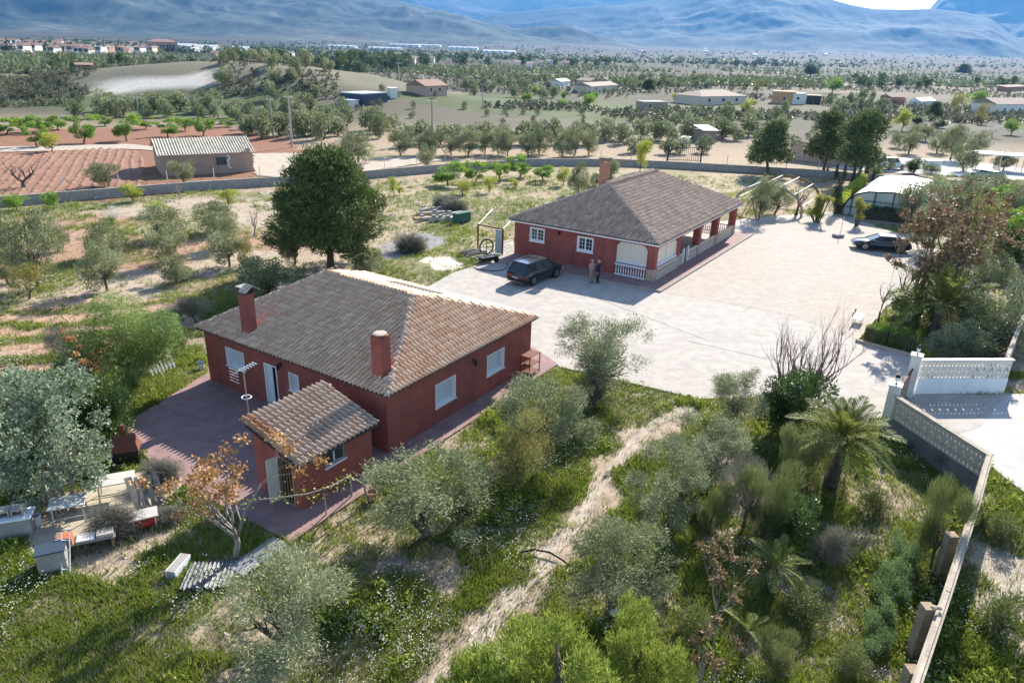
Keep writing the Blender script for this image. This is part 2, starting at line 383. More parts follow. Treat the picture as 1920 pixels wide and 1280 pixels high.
kz = ((GX-KN[0]-8)/58)**2+((GY-KN[1]-42)/34)**2
kn = sstep(1.3, .8, kz)[..., None]
Cm = Cm*(1-kn)+np.array((.17, .155, .11))*kn
cut = (sstep(.35, .2, np.hypot((GX-KN[0]+2)/60, (GY-KN[1]-13)/26)+.35*(fbm(GX, GY, 9, 3, 8)-.5)))[..., None]
Cm = Cm*(1-cut)+np.array((.50, .46, .40))*cut
soil = Cm*(1-.75*Gm[..., None])+np.array((.115, .135, .045))*.75*Gm[..., None]
ny, nx = GX.shape
V = np.stack([GX, GY, T(GX, GY)], -1).reshape(-1, 3)
idx = np.arange(ny*nx).reshape(ny, nx)
Q = np.stack([idx[:-1, :-1], idx[:-1, 1:], idx[1:, 1:], idx[1:, :-1]], -1).reshape(-1, 4)
gr = obj('ground', npmesh('ground', V, Q, M['ground'], {'soil': soil.reshape(-1, 3)}, True)); tag(gr, kind='structure')
# ------------------------------------------------------------------ mountains
def range_mesh(name, az0, az1, crest, d0, dc, d1, seed, rough, col, na=420, nd=130):
    """crest: list of (photo x, height above horizon in photo px)"""
    cx = np.array([c[0] for c in crest], float); ch = np.array([c[1] for c in crest], float)
    X = np.linspace(az0, az1, na); az = np.arctan((X-960)/(F/math.cos(PITCH)*.985))
    t = np.linspace(0, 1, nd)**1.1; D = d0+(d1-d0)*t
    A, DD = np.meshgrid(az, D); E = np.interp(X, cx, ch)[None, :]
    x = DD*np.sin(A); y = DD*np.cos(A)
    s = np.clip((DD-d0)/(dc-d0), 0, 1); back = np.clip((DD-dc)/(d1-dc), 0, 1)
    Hc = E/F*dc*.86*np.cos(A)-30
    rid = fbm(x, y, 1500, 6, seed, True); rid2 = fbm(x, y, 420, 4, seed+9, True)
    base = Hc*(s**1.35)*(1-.75*back**1.5)
    edge = np.sin(PI*np.clip(s, 0, 1)*.98)
    z = base+(rid-.62)*Hc.mean()*rough*edge*.95+(rid2-.6)*Hc.mean()*.22*rough*(.25+edge)*np.minimum(1, s*3)
    fade = np.minimum(1, np.minimum((X-az0), (az1-X))/150)[None, :]; fade = np.clip(fade, 0, 1)
    z = 46*sstep(1600, 5200, DD)+np.maximum(z*fade, -30)-60*(t[:, None] <= 0)-3
    c = np.array(col)[None, None, :]*np.ones(x.shape+(1,))
    rock = sstep(.62, .75, rid2+.25*(fbm(x, y, 160, 4, seed+3)-.5))[..., None]*.7
    fields = (sstep(.5, .6, fbm(x, y, 300, 4, seed+4))*sstep(.22, .02, s))[..., None]
    c = c*(1-rock*.6)+np.array((.085, .085, .07))*rock*.6; c = c*(1-fields*.8)+np.array((.12, .11, .08))*fields*.8
    n_, m_ = x.shape; id_ = np.arange(n_*m_).reshape(n_, m_)
    Q = np.stack([id_[:-1, :-1], id_[:-1, 1:], id_[1:, 1:], id_[1:, :-1]], -1).reshape(-1, 4)
    o = obj('mountain', npmesh(name, np.stack([x, y, z], -1).reshape(-1, 3), Q, M['land'], {'soil': c.reshape(-1, 3)}, True)); tag(o, kind='structure')
    return o
FOR = (.036, .052, .040)
range_mesh('range_left', -900, 1200, [(-900, 260), (0, 175), (250, 190), (520, 150), (640, 105), (720, 85), (800, 66), (860, 52), (960, 30), (1100, 12), (1200, 3)], 3300, 5200, 6800, 12, .8, FOR)
range_mesh('range_back', 500, 1500, [(500, 130), (760, 110), (900, 88), (1010, 92), (1150, 100), (1500, 90)], 7200, 8600, 9600, 31, .4, FOR)
range_mesh('range_centre', 760, 1960, [(760, 30), (880, 62), (1000, 74), (1150, 88), (1260, 105), (1370, 140), (1455, 130), (1508, 109), (1550, 99), (1592, 93), (1640, 94), (1690, 96), (1760, 92), (1850, 74), (1960, 55)], 5000, 6700, 8300, 47, .62, FOR)
range_mesh('range_right', 1560, 2900, [(1560, 20), (1640, 60), (1675, 88), (1700, 112), (1740, 150), (1880, 190), (2300, 230), (2900, 200)], 6200, 8300, 9500, 63, .5, FOR)
# ------------------------------------------------------------------ haze
hz = MB().box(-12500, 12500, -700, 12500, -60, 1000).build('haze', None); tag(hz, 'pale blue air haze filling the valley', 'haze', kind='stuff')
hm = bpy.data.materials.new('haze_air'); hm.use_nodes = True; n_ = hm.node_tree.nodes; n_.clear()
pv = n_.new('ShaderNodeVolumePrincipled'); pv.inputs['Color'].default_value = (.15, .46, 1., 1); pv.inputs['Density'].default_value = 5.6e-5; pv.inputs['Anisotropy'].default_value = .25
mo = n_.new('ShaderNodeOutputMaterial'); hm.node_tree.links.new(pv.outputs[0], mo.inputs['Volume'])
hz.data.materials.append(hm)
# ------------------------------------------------------------------ sheets laid on the ground
def sheet(name, pts, z, m, jitter=0., thick=0.):
    P = PW(pts)
    if jitter:
        out = []
        for i, (x0, y0) in enumerate(P):
            x1, y1 = P[(i+1) % len(P)]; k = max(1, int(math.hypot(x1-x0, y1-y0)/.35))
            for j in range(k):
                x = x0+(x1-x0)*j/k; y = y0+(y1-y0)*j/k
                a = float(fbm(np.array([x]), np.array([y]), .9, 3, 61)[0])-.5; b = float(fbm(np.array([x]), np.array([y]), .9, 3, 62)[0])-.5
                out.append((x+a*jitter*2, y+b*jitter*2))
        P = out
    mb = MB()
    if thick: mb.prism(P, z-thick, z)
    else: mb.quad(*[(x, y, z) for x, y in P])
    o = mb.build(name, m); tag(o, kind='structure'); return o
yard = sheet('concrete_yard', [(790, 545), (850, 511), (925, 488), (1000, 478), (1240, 430), (1380, 412), (1450, 405), (1560, 397), (1660, 430), (1790, 480), (1720, 540), (1660, 575), (1640, 605), (1606, 641), (1722, 672), (1714, 700), (1708, 740), (1672, 792), (1640, 800), (1560, 772), (1420, 745), (1310, 748), (1180, 717), (1050, 688), (1010, 660), (900, 600)], .02, M['concrete'], .04, .1)
sheet('beige_yard', [(1236, 549), (1411, 444), (1402, 420), (1450, 412), (1560, 402), (1655, 432), (1770, 480), (1710, 535), (1652, 572), (1632, 605), (1602, 636), (1480, 592), (1330, 562)], .026, M['yard'], .12)
sheet('patio_paving', [(400, 693), (1000, 652), (1046, 683), (545, 1017), (440, 962), (300, 884), (222, 802)], .035, M['paving'], 0, .1)
sheet('junk_slab', [(290, 880), (352, 893), (330, 925), (160, 1018), (55, 1040), (42, 1000), (185, 903)], .03, M['slab'], .06, .08)
sheet('gate_apron', [(1706, 738), (1893, 736), (1872, 757), (1838, 800), (1800, 812), (1690, 770)], .024, M['concrete'], 0)
sheet('lane_road', [(1700, 738), (1960, 738), (1985, 760), (1985, 960), (1935, 935), (1862, 878), (1760, 806), (1688, 768)], .016, M['road'], .05)
for k, (a, b) in enumerate([((1392, 585), (1485, 520)), ((1290, 640), (1560, 700)), ((1120, 560), (1330, 640))]):
    A, B = g(*a), g(*b); MB().bar((A[0], A[1], .028), (B[0], B[1], .028), .022, .006).build('expansion_joint', M['block'], yard)
# dirt path
L_, R_ = [], []
for i, (x, y, w) in enumerate(path_w):
    a = path_w[max(0, i-1)]; b = path_w[min(len(path_w)-1, i+1)]; dx, dy = b[0]-a[0], b[1]-a[1]; q = math.hypot(dx, dy)
    nx_, ny_ = -dy/q, dx/q; L_.append((x+nx_*w*.22, y+ny_*w*.22)); R_.append((x-nx_*w*.22, y-ny_*w*.22))
def resamp(P, k=10):
    o = []
    for i in range(len(P)-1):
        for j in range(k):
            t = j/k; x = P[i][0]*(1-t)+P[i+1][0]*t; y = P[i][1]*(1-t)+P[i+1][1]*t
            a = float(fbm(np.array([x]), np.array([y]), .7, 3, 71)[0])-.5; o.append((x+a*.7, y+a*.3))
    return o+[P[-1]]
mb = MB(); mb.quad(*[(x, y, -.036) for x, y in resamp(L_)+resamp(R_)[::-1]]); tag(mb.build('dirt_path', M['track']), kind='structure')
# far sheets: tilled red fields, tracks, pale marl bank
sheet('tilled_red_field', [(-60, 290), (60, 286), (200, 276), (262, 284), (275, 330), (250, 358), (120, 364), (-60, 378)], .01, M['redsoil'], .5)
sheet('dirt_track', [(-60, 276), (90, 274), (240, 270), (300, 276), (300, 283), (230, 279), (100, 283), (-60, 287)], .03, M['track'], .4)
sheet('dirt_forecourt', [(474, 288), (560, 287), (680, 300), (770, 292), (830, 300), (690, 322), (540, 333), (480, 330)], .03, M['track'], .6)
sheet('lane_track', [(1560, 316), (1600, 300), (1700, 296), (1800, 300), (1930, 318), (1930, 340), (1820, 332), (1700, 326)], .03, M['road'], .4)
# furrows in the tilled field, one ridge after the other
fm = MB()
P0 = PW([(-60, 290), (60, 286), (200, 276), (262, 284), (275, 330), (250, 358), (120, 364), (-60, 378)])
dirf = np.array(g(70, 362)[:2])-np.array(g(140, 285)[:2]); dirf /= np.linalg.norm(dirf); nf = np.array([-dirf[1], dirf[0]]); cc = np.mean(P0, 0)
for k in range(-46, 47):
    run = []
    for t in np.arange(-60, 60, 1.):
        wob = .12*math.sin(t*.21+k)+.5*math.sin(t*.043)+random.gauss(0, .05); q = cc+nf*(k*1.15+wob)+dirf*t
        if inpoly(P0, np.array([q[0]]), np.array([q[1]]))[0]: run.append(q)
        elif len(run) > 3: break
    if len(run) > 3:
        for a, b in zip(run[:-1], run[1:]):
            h = .05+.09*random.random()
            for s0, s1, z0, z1 in ((-.34, 0, 0, h), (0, .34, h, 0)):
                fm.quad((*(a+nf*s0), z0+.012), (*(b+nf*s0), z0+.012), (*(b+nf*s1), z1+.012), (*(a+nf*s1), z1+.012))
tag(fm.build('furrow_ridges', M['redsoil']), 'long low ridges of red earth in the ploughed field', 'soil', kind='stuff')
# ================================================================== houses
ANG = .995
UX = np.array([math.cos(ANG), math.sin(ANG), 0]); UY = np.array([-math.sin(ANG), math.cos(ANG), 0])
def tilemat(name, cols, dark=(.56, .82)):
    m = bpy.data.materials.new(name); m.use_nodes = True; n = m.node_tree.nodes; l = m.node_tree.links
    p = n['Principled BSDF']; p.inputs['Roughness'].default_value = .9; p.inputs['Specular IOR Level'].default_value = .15
    at = n.new('ShaderNodeAttribute'); at.attribute_name = 'tint'; oi = n.new('ShaderNodeObjectInfo')
    ad = n.new('ShaderNodeMath'); ad.operation = 'ADD'; l.new(at.outputs['Fac'], ad.inputs[0]); l.new(oi.outputs['Random'], ad.inputs[1])
    fr = n.new('ShaderNodeMath'); fr.operation = 'FRACT'; l.new(ad.outputs[0], fr.inputs[0])
    rp = n.new('ShaderNodeValToRGB'); cr = rp.color_ramp
    while len(cr.elements) < len(cols): cr.elements.new(.5)
    for i, c in enumerate(cols): cr.elements[i].position = i/(len(cols)-1); cr.elements[i].color = (*c, 1)
    l.new(fr.outputs[0], rp.inputs['Fac'])
    ge = n.new('ShaderNodeNewGeometry'); nz = n.new('ShaderNodeTexNoise'); nz.inputs['Scale'].default_value = 7; nz.inputs['Detail'].default_value = 6; nz.inputs['Roughness'].default_value = .7
    l.new(ge.outputs['Position'], nz.inputs['Vector'])
    mr = n.new('ShaderNodeMapRange'); mr.inputs['From Min'].default_value = dark[0]; mr.inputs['From Max'].default_value = dark[1]; l.new(nz.outputs['Fac'], mr.inputs['Value'])
    mx = n.new('ShaderNodeMix'); mx.data_type = 'RGBA'; l.new(mr.outputs[0], mx.inputs['Factor']); l.new(rp.outputs[0], mx.inputs['A']); mx.inputs['B'].default_value = (.10, .088, .078, 1)
    l.new(mx.outputs['Result'], p.inputs['Base Color'])
    return m
TM1 = tilemat('weathered_barrel_tiles', [(.60, .41, .28), (.66, .48, .34), (.54, .36, .24), (.62, .38, .25), (.70, .53, .39), (.58, .37, .25)])
TM2 = tilemat('mottled_barrel_tiles', [(.50, .35, .265), (.58, .46, .36), (.45, .31, .235), (.40, .31, .25), (.62, .51, .41), (.48, .35, .27), (.54, .40, .31)], (.55, .8))
TMS = tilemat('shed_barrel_tiles', [(.44, .33, .25), (.48, .38, .30), (.41, .28, .20), (.50, .40, .32), (.43, .30, .21)], (.58, .8))
TMO = tilemat('orange_stained_tiles', [(.42, .2, .1), (.46, .27, .16), (.38, .19, .1)], (.6, .85))
TW, TE, TL = .24, .36, .445           # tile width, exposed length, full length
def tile_template():
    xs, zs = [], []
    for k in range(4):                   # pan
        a = k/3; xs.append(-.5*TW+a*.115); zs.append(.008-.034*math.sin(PI*a))
    for k in range(6):                   # cover
        a = PI*k/5; xs.append(-.5*TW+.115+.0625*(1-math.cos(a))); zs.append(.02+.102*math.sin(a))
    V = []; Q = []
    m = len(xs)
    for y, dz in ((0, .085), (TL, 0.)):
        for x, z in zip(xs, zs): V.append((x, y, z+dz))
    for x, z in zip(xs, zs): V.append((x, .0, z+.085-.02))
    for x, z in zip(xs, zs): V.append((x, .07, z+.085-.026))
    for i in range(m-1):
        Q.append((i, i+1, m+i+1, m+i)); Q.append((2*m+i, 2*m+i+1, i+1, i)); Q.append((3*m+i, 3*m+i+1, 2*m+i+1, 2*m+i))
    return np.array(V), np.array(Q)
TV, TQ = tile_template()
TILE_ME = {}
def tile_mesh(m):
    if m.name not in TILE_ME: TILE_ME[m.name] = npmesh('tile', TV, TQ, m)
    return TILE_ME[m.name]
def face_tiles(E0, e, poly3, tw=TW, te=TE):
    """cells of a roof face: E0 eave start, e eave direction, poly3 the face corners (3-D, local)"""
    E0 = np.array(E0, float); e = np.array(e, float); P = [np.array(p, float) for p in poly3]
    n = np.zeros(3)
    for i in range(len(P)): n += np.cross(P[i]-P[0], P[(i+1) % len(P)]-P[0])
    n /= np.linalg.norm(n)
    if n[2] < 0: n = -n
    s = np.cross(n, e)
    P2 = [((p-E0)@e, (p-E0)@s) for p in P]
    mxe = max(p[0] for p in P2); mxs = max(p[1] for p in P2)
    out = []
    for j in range(int(mxs/te)+1):
        for i in range(int(mxe/tw)+1):
            ce, cs = (i+.5)*tw, (j+.5)*te
            if inpoly(P2, np.array([ce]), np.array([min(cs, mxs-.01)]))[0]:
                out.append((E0+e*ce+s*(j*te)+n*.03, i, j))
    return out, np.stack([e, s, n], 1)
def rot_euler(R): return Matrix([list(r) for r in R]).to_euler()
def tiles_joined(name, cells, m, parent, sd=1):
    r = np.random.default_rng(sd); Vs = []; Qs = []; ts = []; k = 0
    for loc, R in cells:
        a = r.normal(0, .018); c, s_ = math.cos(a), math.sin(a); W = TV.copy()
        W[:, 0], W[:, 1] = W[:, 0]*c-W[:, 1]*s_, W[:, 0]*s_+W[:, 1]*c
        Vs.append(W@R.T+loc+R[:, 2]*r.normal(0, .005)); Qs.append(TQ+k); k += len(TV); ts.append(np.full(len(TV), r.random()))
    o = obj(name, npmesh(name, np.concatenate(Vs), np.concatenate(Qs), m, {'tint': np.concatenate(ts)}), None, parent); o['kind'] = 'stuff'
    return o
def tile_objects(cells, mfun, parent):
    for loc, R in cells:
        a = random.gauss(0, .018); R2 = R@np.array([[math.cos(a), -math.sin(a), 0], [math.sin(a), math.cos(a), 0], [0, 0, 1]])
        obj('tile', tile_mesh(mfun(loc)), None, parent, loc=loc+R[:, 2]*random.gauss(0, .005), rot=rot_euler(R2))
def cap_mesh(m, r=.115, L=.43):
    mb = MB(); k = 8
    for y, q, dz in ((0, 1.06, .03), (L, .92, 0)):
        for i in range(k+1):
            a = PI*i/k; mb.v.append((r*q*math.cos(a), y, r*q*math.sin(a)*.85+dz))
    for y, q, dz in ((0, .85, .01),):
        for i in range(k+1):
            a = PI*i/k; mb.v.append((r*q*math.cos(a), y, r*q*math.sin(a)*.85+dz))
    for i in range(k):
        mb.f.append((i+1, i, k+1+i, k+2+i)); mb.f.append((i, i+1, 2*k+3+i, 2*k+2+i))
    return mb.mesh('ridge_tile', m, True)
def caps(parent, a, b, me, step=.37, lift=.04):
    a = np.array(a, float); b = np.array(b, float); d = b-a; L = np.linalg.norm(d); d /= L
    r = np.cross(d, [0, 0, 1]); r /= np.linalg.norm(r); n = np.cross(r, d)
    R = np.stack([r, d, n], 1)
    for k in range(int(L/step)+1):
        obj('ridge_tile', me, None, parent, loc=a+d*k*step+n*lift, rot=rot_euler(R))
def bx(side, s0, s1, t0, t1, z0, z1, mb=None):
    mb = mb or MB()
    return mb.box(t0, t1, s0, s1, z0, z1) if side == 'L' else mb.box(s0, s1, t0, t1, z0, z1)
def wall(parent, side, L0, L1, H, ops, m, th=.25, z0=0., name='wall'):
    S_ = sorted({L0, L1, *[o[0] for o in ops], *[o[1] for o in ops]}); Z_ = sorted({z0, H, *[o[2] for o in ops], *[o[3] for o in ops]})
    mb = MB()
    for i in range(len(S_)-1):
        # merge vertical runs
        run = None
        for j in range(len(Z_)-1):
            c = ((S_[i]+S_[i+1])/2, (Z_[j]+Z_[j+1])/2)
            hole = any(o[0] < c[0] < o[1] and o[2] < c[1] < o[3] for o in ops)
            if hole:
                if run: bx(side, S_[i], S_[i+1], 0, th, run[0], run[1], mb); run = None
            else: run = (run[0], Z_[j+1]) if run else (Z_[j], Z_[j+1])
        if run: bx(side, S_[i], S_[i+1], 0, th, run[0], run[1], mb)
    return mb.build(name, m, parent)
def frame(mb, side, s0, s1, z0, z1, w, t0, t1):
    bx(side, s0, s1, t0, t1, z0, z0+w, mb); bx(side, s0, s1, t0, t1, z1-w, z1, mb)
    bx(side, s0, s0+w, t0, t1, z0+w, z1-w, mb); bx(side, s1-w, s1, t0, t1, z0+w, z1-w, mb); return mb
def shutter_window(parent, side, s0, s1, z0, z1, lab=None):
    w = frame(MB(), side, s0, s1, z0, z1, .05, -.015, .22).build('window', M['white'], parent)
    if lab: w['label'] = lab
    n = max(6, int((z1-z0-.1)/.075)); h = (z1-z0-.1)/n
    mb = MB()
    for k in range(n): bx(side, s0+.05, s1-.05, .190+.004*(k % 2), .21, z0+.05+k*h, z0+.05+(k+1)*h-.022, mb)
    bx(side, s0+.05, s1-.05, .215, .235, z0+.05, z1-.05).build('shutter_back', M['block'], w); mb.build('shutter', M['shutter'], w); bx(side, s0-.06, s1+.06, -.07, .1, z0-.05, z0-.003).build('sill', M['offwhite'], w)
    return w
def grid_window(parent, side, s0, s1, z0, z1):
    w = frame(MB(), side, s0, s1, z0, z1, .11, -.03, .1).build('window', M['white'], parent)
    bx(side, s0+.11, s1-.11, .12, .13, z0+.11, z1-.11).build('pane', M['glass'], w)
    mb = MB(); c = (s0+s1)/2
    frame(mb, side, s0+.11, c+.02, z0+.11, z1-.11, .05, .05, .115); frame(mb, side, c+.022, s1-.11, z0+.11, z1-.11, .05, .052, .113)
    for a, b in ((s0+.16, c-.03), (c+.07, s1-.16)):
        m_ = (a+b)/2; bx(side, m_-.012, m_+.012, .09, .118, z0+.16, z1-.16, mb)
        for q in (1/3, 2/3): z = z0+.16+(z1-z0-.32)*q; bx(side, a, b, .092, .116, z-.012, z+.012, mb)
    mb.build('sash', M['white'], w); bx(side, s0-.05, s1+.05, -.08, .09, z0-.06, z0-.003).build('sill', M['white'], w)
    return w
def wall_lamp(parent, side, s, z):
    mb = MB(); bx(side, s-.03, s+.03, -.03, 0, z-.1, z+.1, mb); bx(side, s-.02, s+.02, -.2, -.03, z+.06, z+.09, mb)
    l_ = mb.build('wall_lamp', M['black'], parent)
    c = (-.2, s) if side == 'L' else (s, -.2)
    MB().lathe([(.05, -.22), (.09, -.02), (.1, 0), (.02, .07)], 6, (c[0], c[1], z)).build('lantern', M['black'], l_)
# ------------------------------------------------------------------ front house
N1 = np.array([-5.063, 26.319, 0]); A1, B1, E1 = 12.13, 11.15, 2.85
h1 = thing('house', 'red stucco house with weathered hipped tile roof and two chimneys, nearest the viewer', 'house', N1, ANG)
ow = [(9.15, 10.52, 1.28, 2.25), (6.82, 7.70, .05, 2.12), (5.34, 6.0, 1.25, 2.14), (2.6, 4.0, .95, 2.05)]
wall(h1, 'L', 0, A1, E1, ow, M['stucco'])
rw = [(3.12, 4.6, .84, 2.0), (7.1, 8.6, .95, 2.05)]
wall(h1, 'R', .25, B1, E1, rw, M['stucco'])
MB().box(B1-.25, B1, .25, A1, 0, E1).build('wall', M['stucco'], h1); MB().box(.25, B1-.25, A1-.25, A1, 0, E1).build('wall', M['stucco'], h1)
MB().box(.26, B1-.26, .26, A1-.26, .05, .1).build('floor', M['paving'], h1)
for o in ow[:1]+ow[2:]: shutter_window(h1, 'L', *o)
for o in rw: shutter_window(h1, 'R', *o)
dr = frame(MB(), 'L', 6.82, 7.70, -.04, 2.12, .06, -.02, .24).build('door', M['white'], h1, loc=(0, 0, .045))
bx('L', 7.27, 7.64, .10, .14, 0, 2.06).build('door_leaf', M['shutter'], dr); bx('L', 6.88, 7.26, .19, .23, 0, 2.06).build('painted_doorway_shade', M['black'], dr)  # black panel paints in the shade inside the half-open doorway
MB().box(-.9, -.02, 6.6, 7.9, .036, .12).build('door_step', M['paving'], h1)
wall_lamp(h1, 'L', 6.45, 2.4); wall_lamp(h1, 'R', 5.9, 2.25)
ov = .28; zE = E1-.04
c_ = {'N': (-ov, -ov, zE), 'R': (B1+ov, -ov, zE), 'K': (B1+ov, A1+ov, zE), 'L': (-ov, A1+ov, zE), 'P': (5.72, 3.45, 4.78), 'Q': (5.85, 9.55, 4.78)}
def deck(parent, faces, low):
    mb = MB()
    for f in faces: mb.quad(*f)
    mb.quad(*low); return mb.build('roof', M['deck'], parent)
roof1 = deck(h1, [[c_[k] for k in f] for f in ('NRP', 'RKQP', 'KLQ', 'LNPQ')], [c_[k] for k in 'NLKR'])
cells = []
for f, e0, e in (('LNPQ', 'L', (0, -1, 0)), ('NRP', 'N', (1, 0, 0)), ('RKQP', 'R', (0, 1, 0)), ('KLQ', 'K', (-1, 0, 0))):
    cs, R = face_tiles(c_[e0], e, [c_[k] for k in f]); cells += [(p, R, f) for p, i, j in cs]
def wpt(h, p): return np.array([h.location.x, h.location.y, h.location.z])+UX*p[0]+UY*p[1]+np.array([0, 0, p[2]])
vis = sorted([c for c in cells if c[2] in ('LNPQ', 'NRP')], key=lambda c: depth(wpt(h1, c[0])))
near = vis[:300]; ids = {id(c) for c in near}
tile_objects([(c[0], c[1]) for c in near], lambda p: TM1, roof1)
tiles_joined('tile_courses', [(c[0], c[1]) for c in cells if id(c) not in ids], TM1, roof1)
cap1 = cap_mesh(TM1); cap1b = cap_mesh(TMS)
caps(roof1, c_['N'], c_['P'], cap1b); caps(roof1, c_['P'], c_['Q'], cap1); caps(roof1, c_['L'], c_['Q'], cap1); caps(roof1, c_['R'], c_['P'], cap1); caps(roof1, c_['K'], c_['Q'], cap1)
# chimneys
ch = MB().box(.35, .85, 9.05, 9.55, 2.9, 5.05).build('chimney', M['stucco'], h1)
mb = MB()
for x in (.3, .82): mb.box(x, x+.1, 9.0, 9.6, 5.05, 5.3)
mb.build('chimney_cap', M['tile_dark'], ch)
for s_ in (-1, 1): MB().bar((.6+s_*.02, 9.3-.32, 5.3+.2), (.6+s_*.42, 9.3-.32, 5.24), .5, .05, up=(0, 0, 1)).build('cowl_tile', M['tile_pale'], ch, rot=(0, 0, 0))
MB().bar((.6, 8.95, 5.36), (.6, 9.65, 5.36), .55, .06).build('cowl_tile', M['block'], ch)
ch = MB().box(.42, .98, .60, 1.16, 2.9, 4.95).build('chimney', M['stucco'], h1)
MB().lathe([(.22, 0), (.29, .05), (.29, .1), (.17, .13)], 14, (.70, .88, 4.95)).build('chimney_cap', M['tile_pale'], ch)
# loose dark panel lying on the far slope
pn = thing('solar_panel', 'dark flat panel lying on the far sunlit slope of the front house roof', 'panel', wpt(h1, (8.2, 5.6, 4.05)), ANG)
pm = MB(); pm.bar((0, -1.6, .12), (0, 1.6, .12), 1.0, .05); pm.build('sheet', M['tile_dark'], pn, rot=(0, math.radians(17), 0))
for y in (-1.5, 1.5): MB().bar((-.5, y, .1), (.5, y, .1), .05, .08).build('rail', M['steel'], pn, rot=(0, math.radians(17), 0))
# ------------------------------------------------------------------ outbuilding
sh = thing('outbuilding', 'small red shed with lean-to tile roof in front of the nearest house', 'shed', wpt(h1, (-4.85, -.2, 0)), ANG)
sl_, sd_, zl, zh = 3.5, 2.45, 2.02, 2.72
wall(sh, 'R', .2, sl_, zl, [(1.25, 2.25, 1.2, 1.85)], M['stucco2'], .2)
def slopewall(x0, x1, ops):
    mb = MB()
    def seg(y0, y1, z0, ztop=True):
        a = zl+(zh-zl)*y0/sd_; b = zl+(zh-zl)*y1/sd_
        for x in (x0, x1): mb.v.append((x, y0, z0)); mb.v.append((x, y1, z0)); mb.v.append((x, y1, b)); mb.v.append((x, y0, a))
        k = len(mb.v)-8; mb.f.extend([(k, k+1, k+2, k+3), (k+7, k+6, k+5, k+4), (k, k+4, k+5, k+1), (k+1, k+5, k+6, k+2), (k+2, k+6, k+7, k+3), (k+3, k+7, k+4, k)])
    if ops: seg(0, ops[0], 0); seg(ops[0], ops[1], ops[2]); seg(ops[1], sd_, 0)
    else: seg(0, sd_, 0)
    return mb
slopewall(0, .2, (.3, 1.15, 1.9)).build('wall', M['stucco2'], sh); slopewall(sl_-.2+.2, sl_+.2, None).build('wall', M['stucco2'], sh)
MB().box(.2, sl_, sd_-.2, sd_, 0, zh-.06).build('wall', M['stucco2'], sh)
d2 = frame(MB(), 'L', .3, 1.15, 0, 1.9, .05, -.02, .15).build('door', M['wood'], sh, loc=(0, 0, .04))
for k in range(4): bx('L', .42+.16*k, .47+.16*k, .05, .09, .05, 1.8).build('slat', M['yellow'] if k == 0 else M['woodbrown'], d2)
bx('L', .36, 1.1, .12, .14, .05, 1.85).build('door_panel', M['black'], d2)
MB().bar((-.02, 1.15, .95), (-.45, 1.22, .95), 1.85, .04, up=(0, 1, 0)).build('door_leaf', M['offwhite'], d2)
w2 = frame(MB(), 'R', 1.25, 2.25, 1.2, 1.85, .05, .02, .16).build('window', M['steel'], sh)
bx('R', 1.3, 2.2, .1, .11, 1.25, 1.8).build('pane', M['glass'], w2); bx('R', 1.72, 1.78, .06, .09, 1.25, 1.8).build('mullion', M['shutter'], w2); bx('R', 1.2, 2.3, -.06, .05, 1.14, 1.195).build('sill', M['white'], w2)
Pz = lambda y: zl+.06+(zh-zl)*y/sd_
E0 = (-.2, -.28, Pz(-.28)); pl4 = [(-.2, -.28, Pz(-.28)), (sl_+.32, -.28, Pz(-.28)), (sl_+.32, sd_+.12, Pz(sd_+.12)), (-.2, sd_+.12, Pz(sd_+.12))]
rs = MB().quad(*pl4).quad(*[(a, b, c-.05) for a, b, c in pl4[::-1]]).build('roof', M['deck'], sh)
cs, R = face_tiles(E0, (1, 0, 0), pl4)
tile_objects([(p, R) for p, i, j in cs], lambda p: TMO if p[0] < .3 and p[1] > 1.2 else TMS, rs)
caps(rs, (-.2, sd_+.1, Pz(sd_+.1)), (sl_+.3, sd_+.1, Pz(sd_+.1)), cap_mesh(TMS, .1), .38, .03)
# ------------------------------------------------------------------ second house
N2 = np.array([10.35, 51.70, 0]); A2, B2, E2 = 12.4, 19.5, 2.92
h2 = thing('house', 'red house with arcaded porch, cream blinds and hipped roof beyond the concrete yard', 'house', N2, ANG)
PL = .15
pl = MB().prism([(-1.7, -1.35), (20.6, -1.45), (20.6, A2), (-.3, A2), (-2.6, 12.4)], -.05, PL).build('terrace', M['paving'], h2)
MB().prism([(-1.78, -1.43), (20.6, -1.53), (20.6, -1.455), (-1.705, -1.355), (-2.6, 12.35), (-2.7, 12.35)], -.05, PL+.006).build('kerb', M['concrete'], pl)
w2o = [(9.52, 10.92, 1.5, 2.65), (5.1, 6.53, 1.42, 2.6), (.6, 3.15, PL, 2.72)]
wall(h2, 'L', 0, A2, E2, w2o, M['stucco'], .3, PL)
for o in w2o[:2]: grid_window(h2, 'L', *o)
wall_lamp(h2, 'L', 8.1, 2.62)
cols_ = [(0, .6), (4.6, 5.2), (9.4, 10.0), (13.9, 14.5), (18.9, 19.5)]
def fillet(side, s, z, sgn, r, t0, t1):
    mb = MB(); arc = [(s+sgn*r*(1-math.cos(a)), z-r*(1-math.sin(a))) for a in np.linspace(0, PI/2, 7)]
    # arc from the column face up to the lintel
    poly = [(s, z)]+arc
    k = len(poly)
    for t in (t0, t1): mb.v += [(t, a, b) if side == 'L' else (a, t, b) for a, b in poly]
    mb.f += [tuple(range(k)), tuple(range(k, 2*k))[::-1]]+[(i, (i+1) % k, k+(i+1) % k, k+i) for i in range(k)]
    return mb
for k, (a, b) in enumerate(cols_):
    if k: c = MB().box(a, b, 0, .55, PL, E2-.34).build('column', M['stucco'], h2)
    else: c = MB().box(.302, .6, .002, .6, PL, E2-.34).build('column', M['stucco'], h2)
    MB().box(a-.025, b+.025, -.025, .575, PL+.003, PL+.85).build('stone_base', M['stone'], c)
MB().box(.302, B2, 0, .4, E2-.34, E2).build('lintel', M['stucco'], h2)
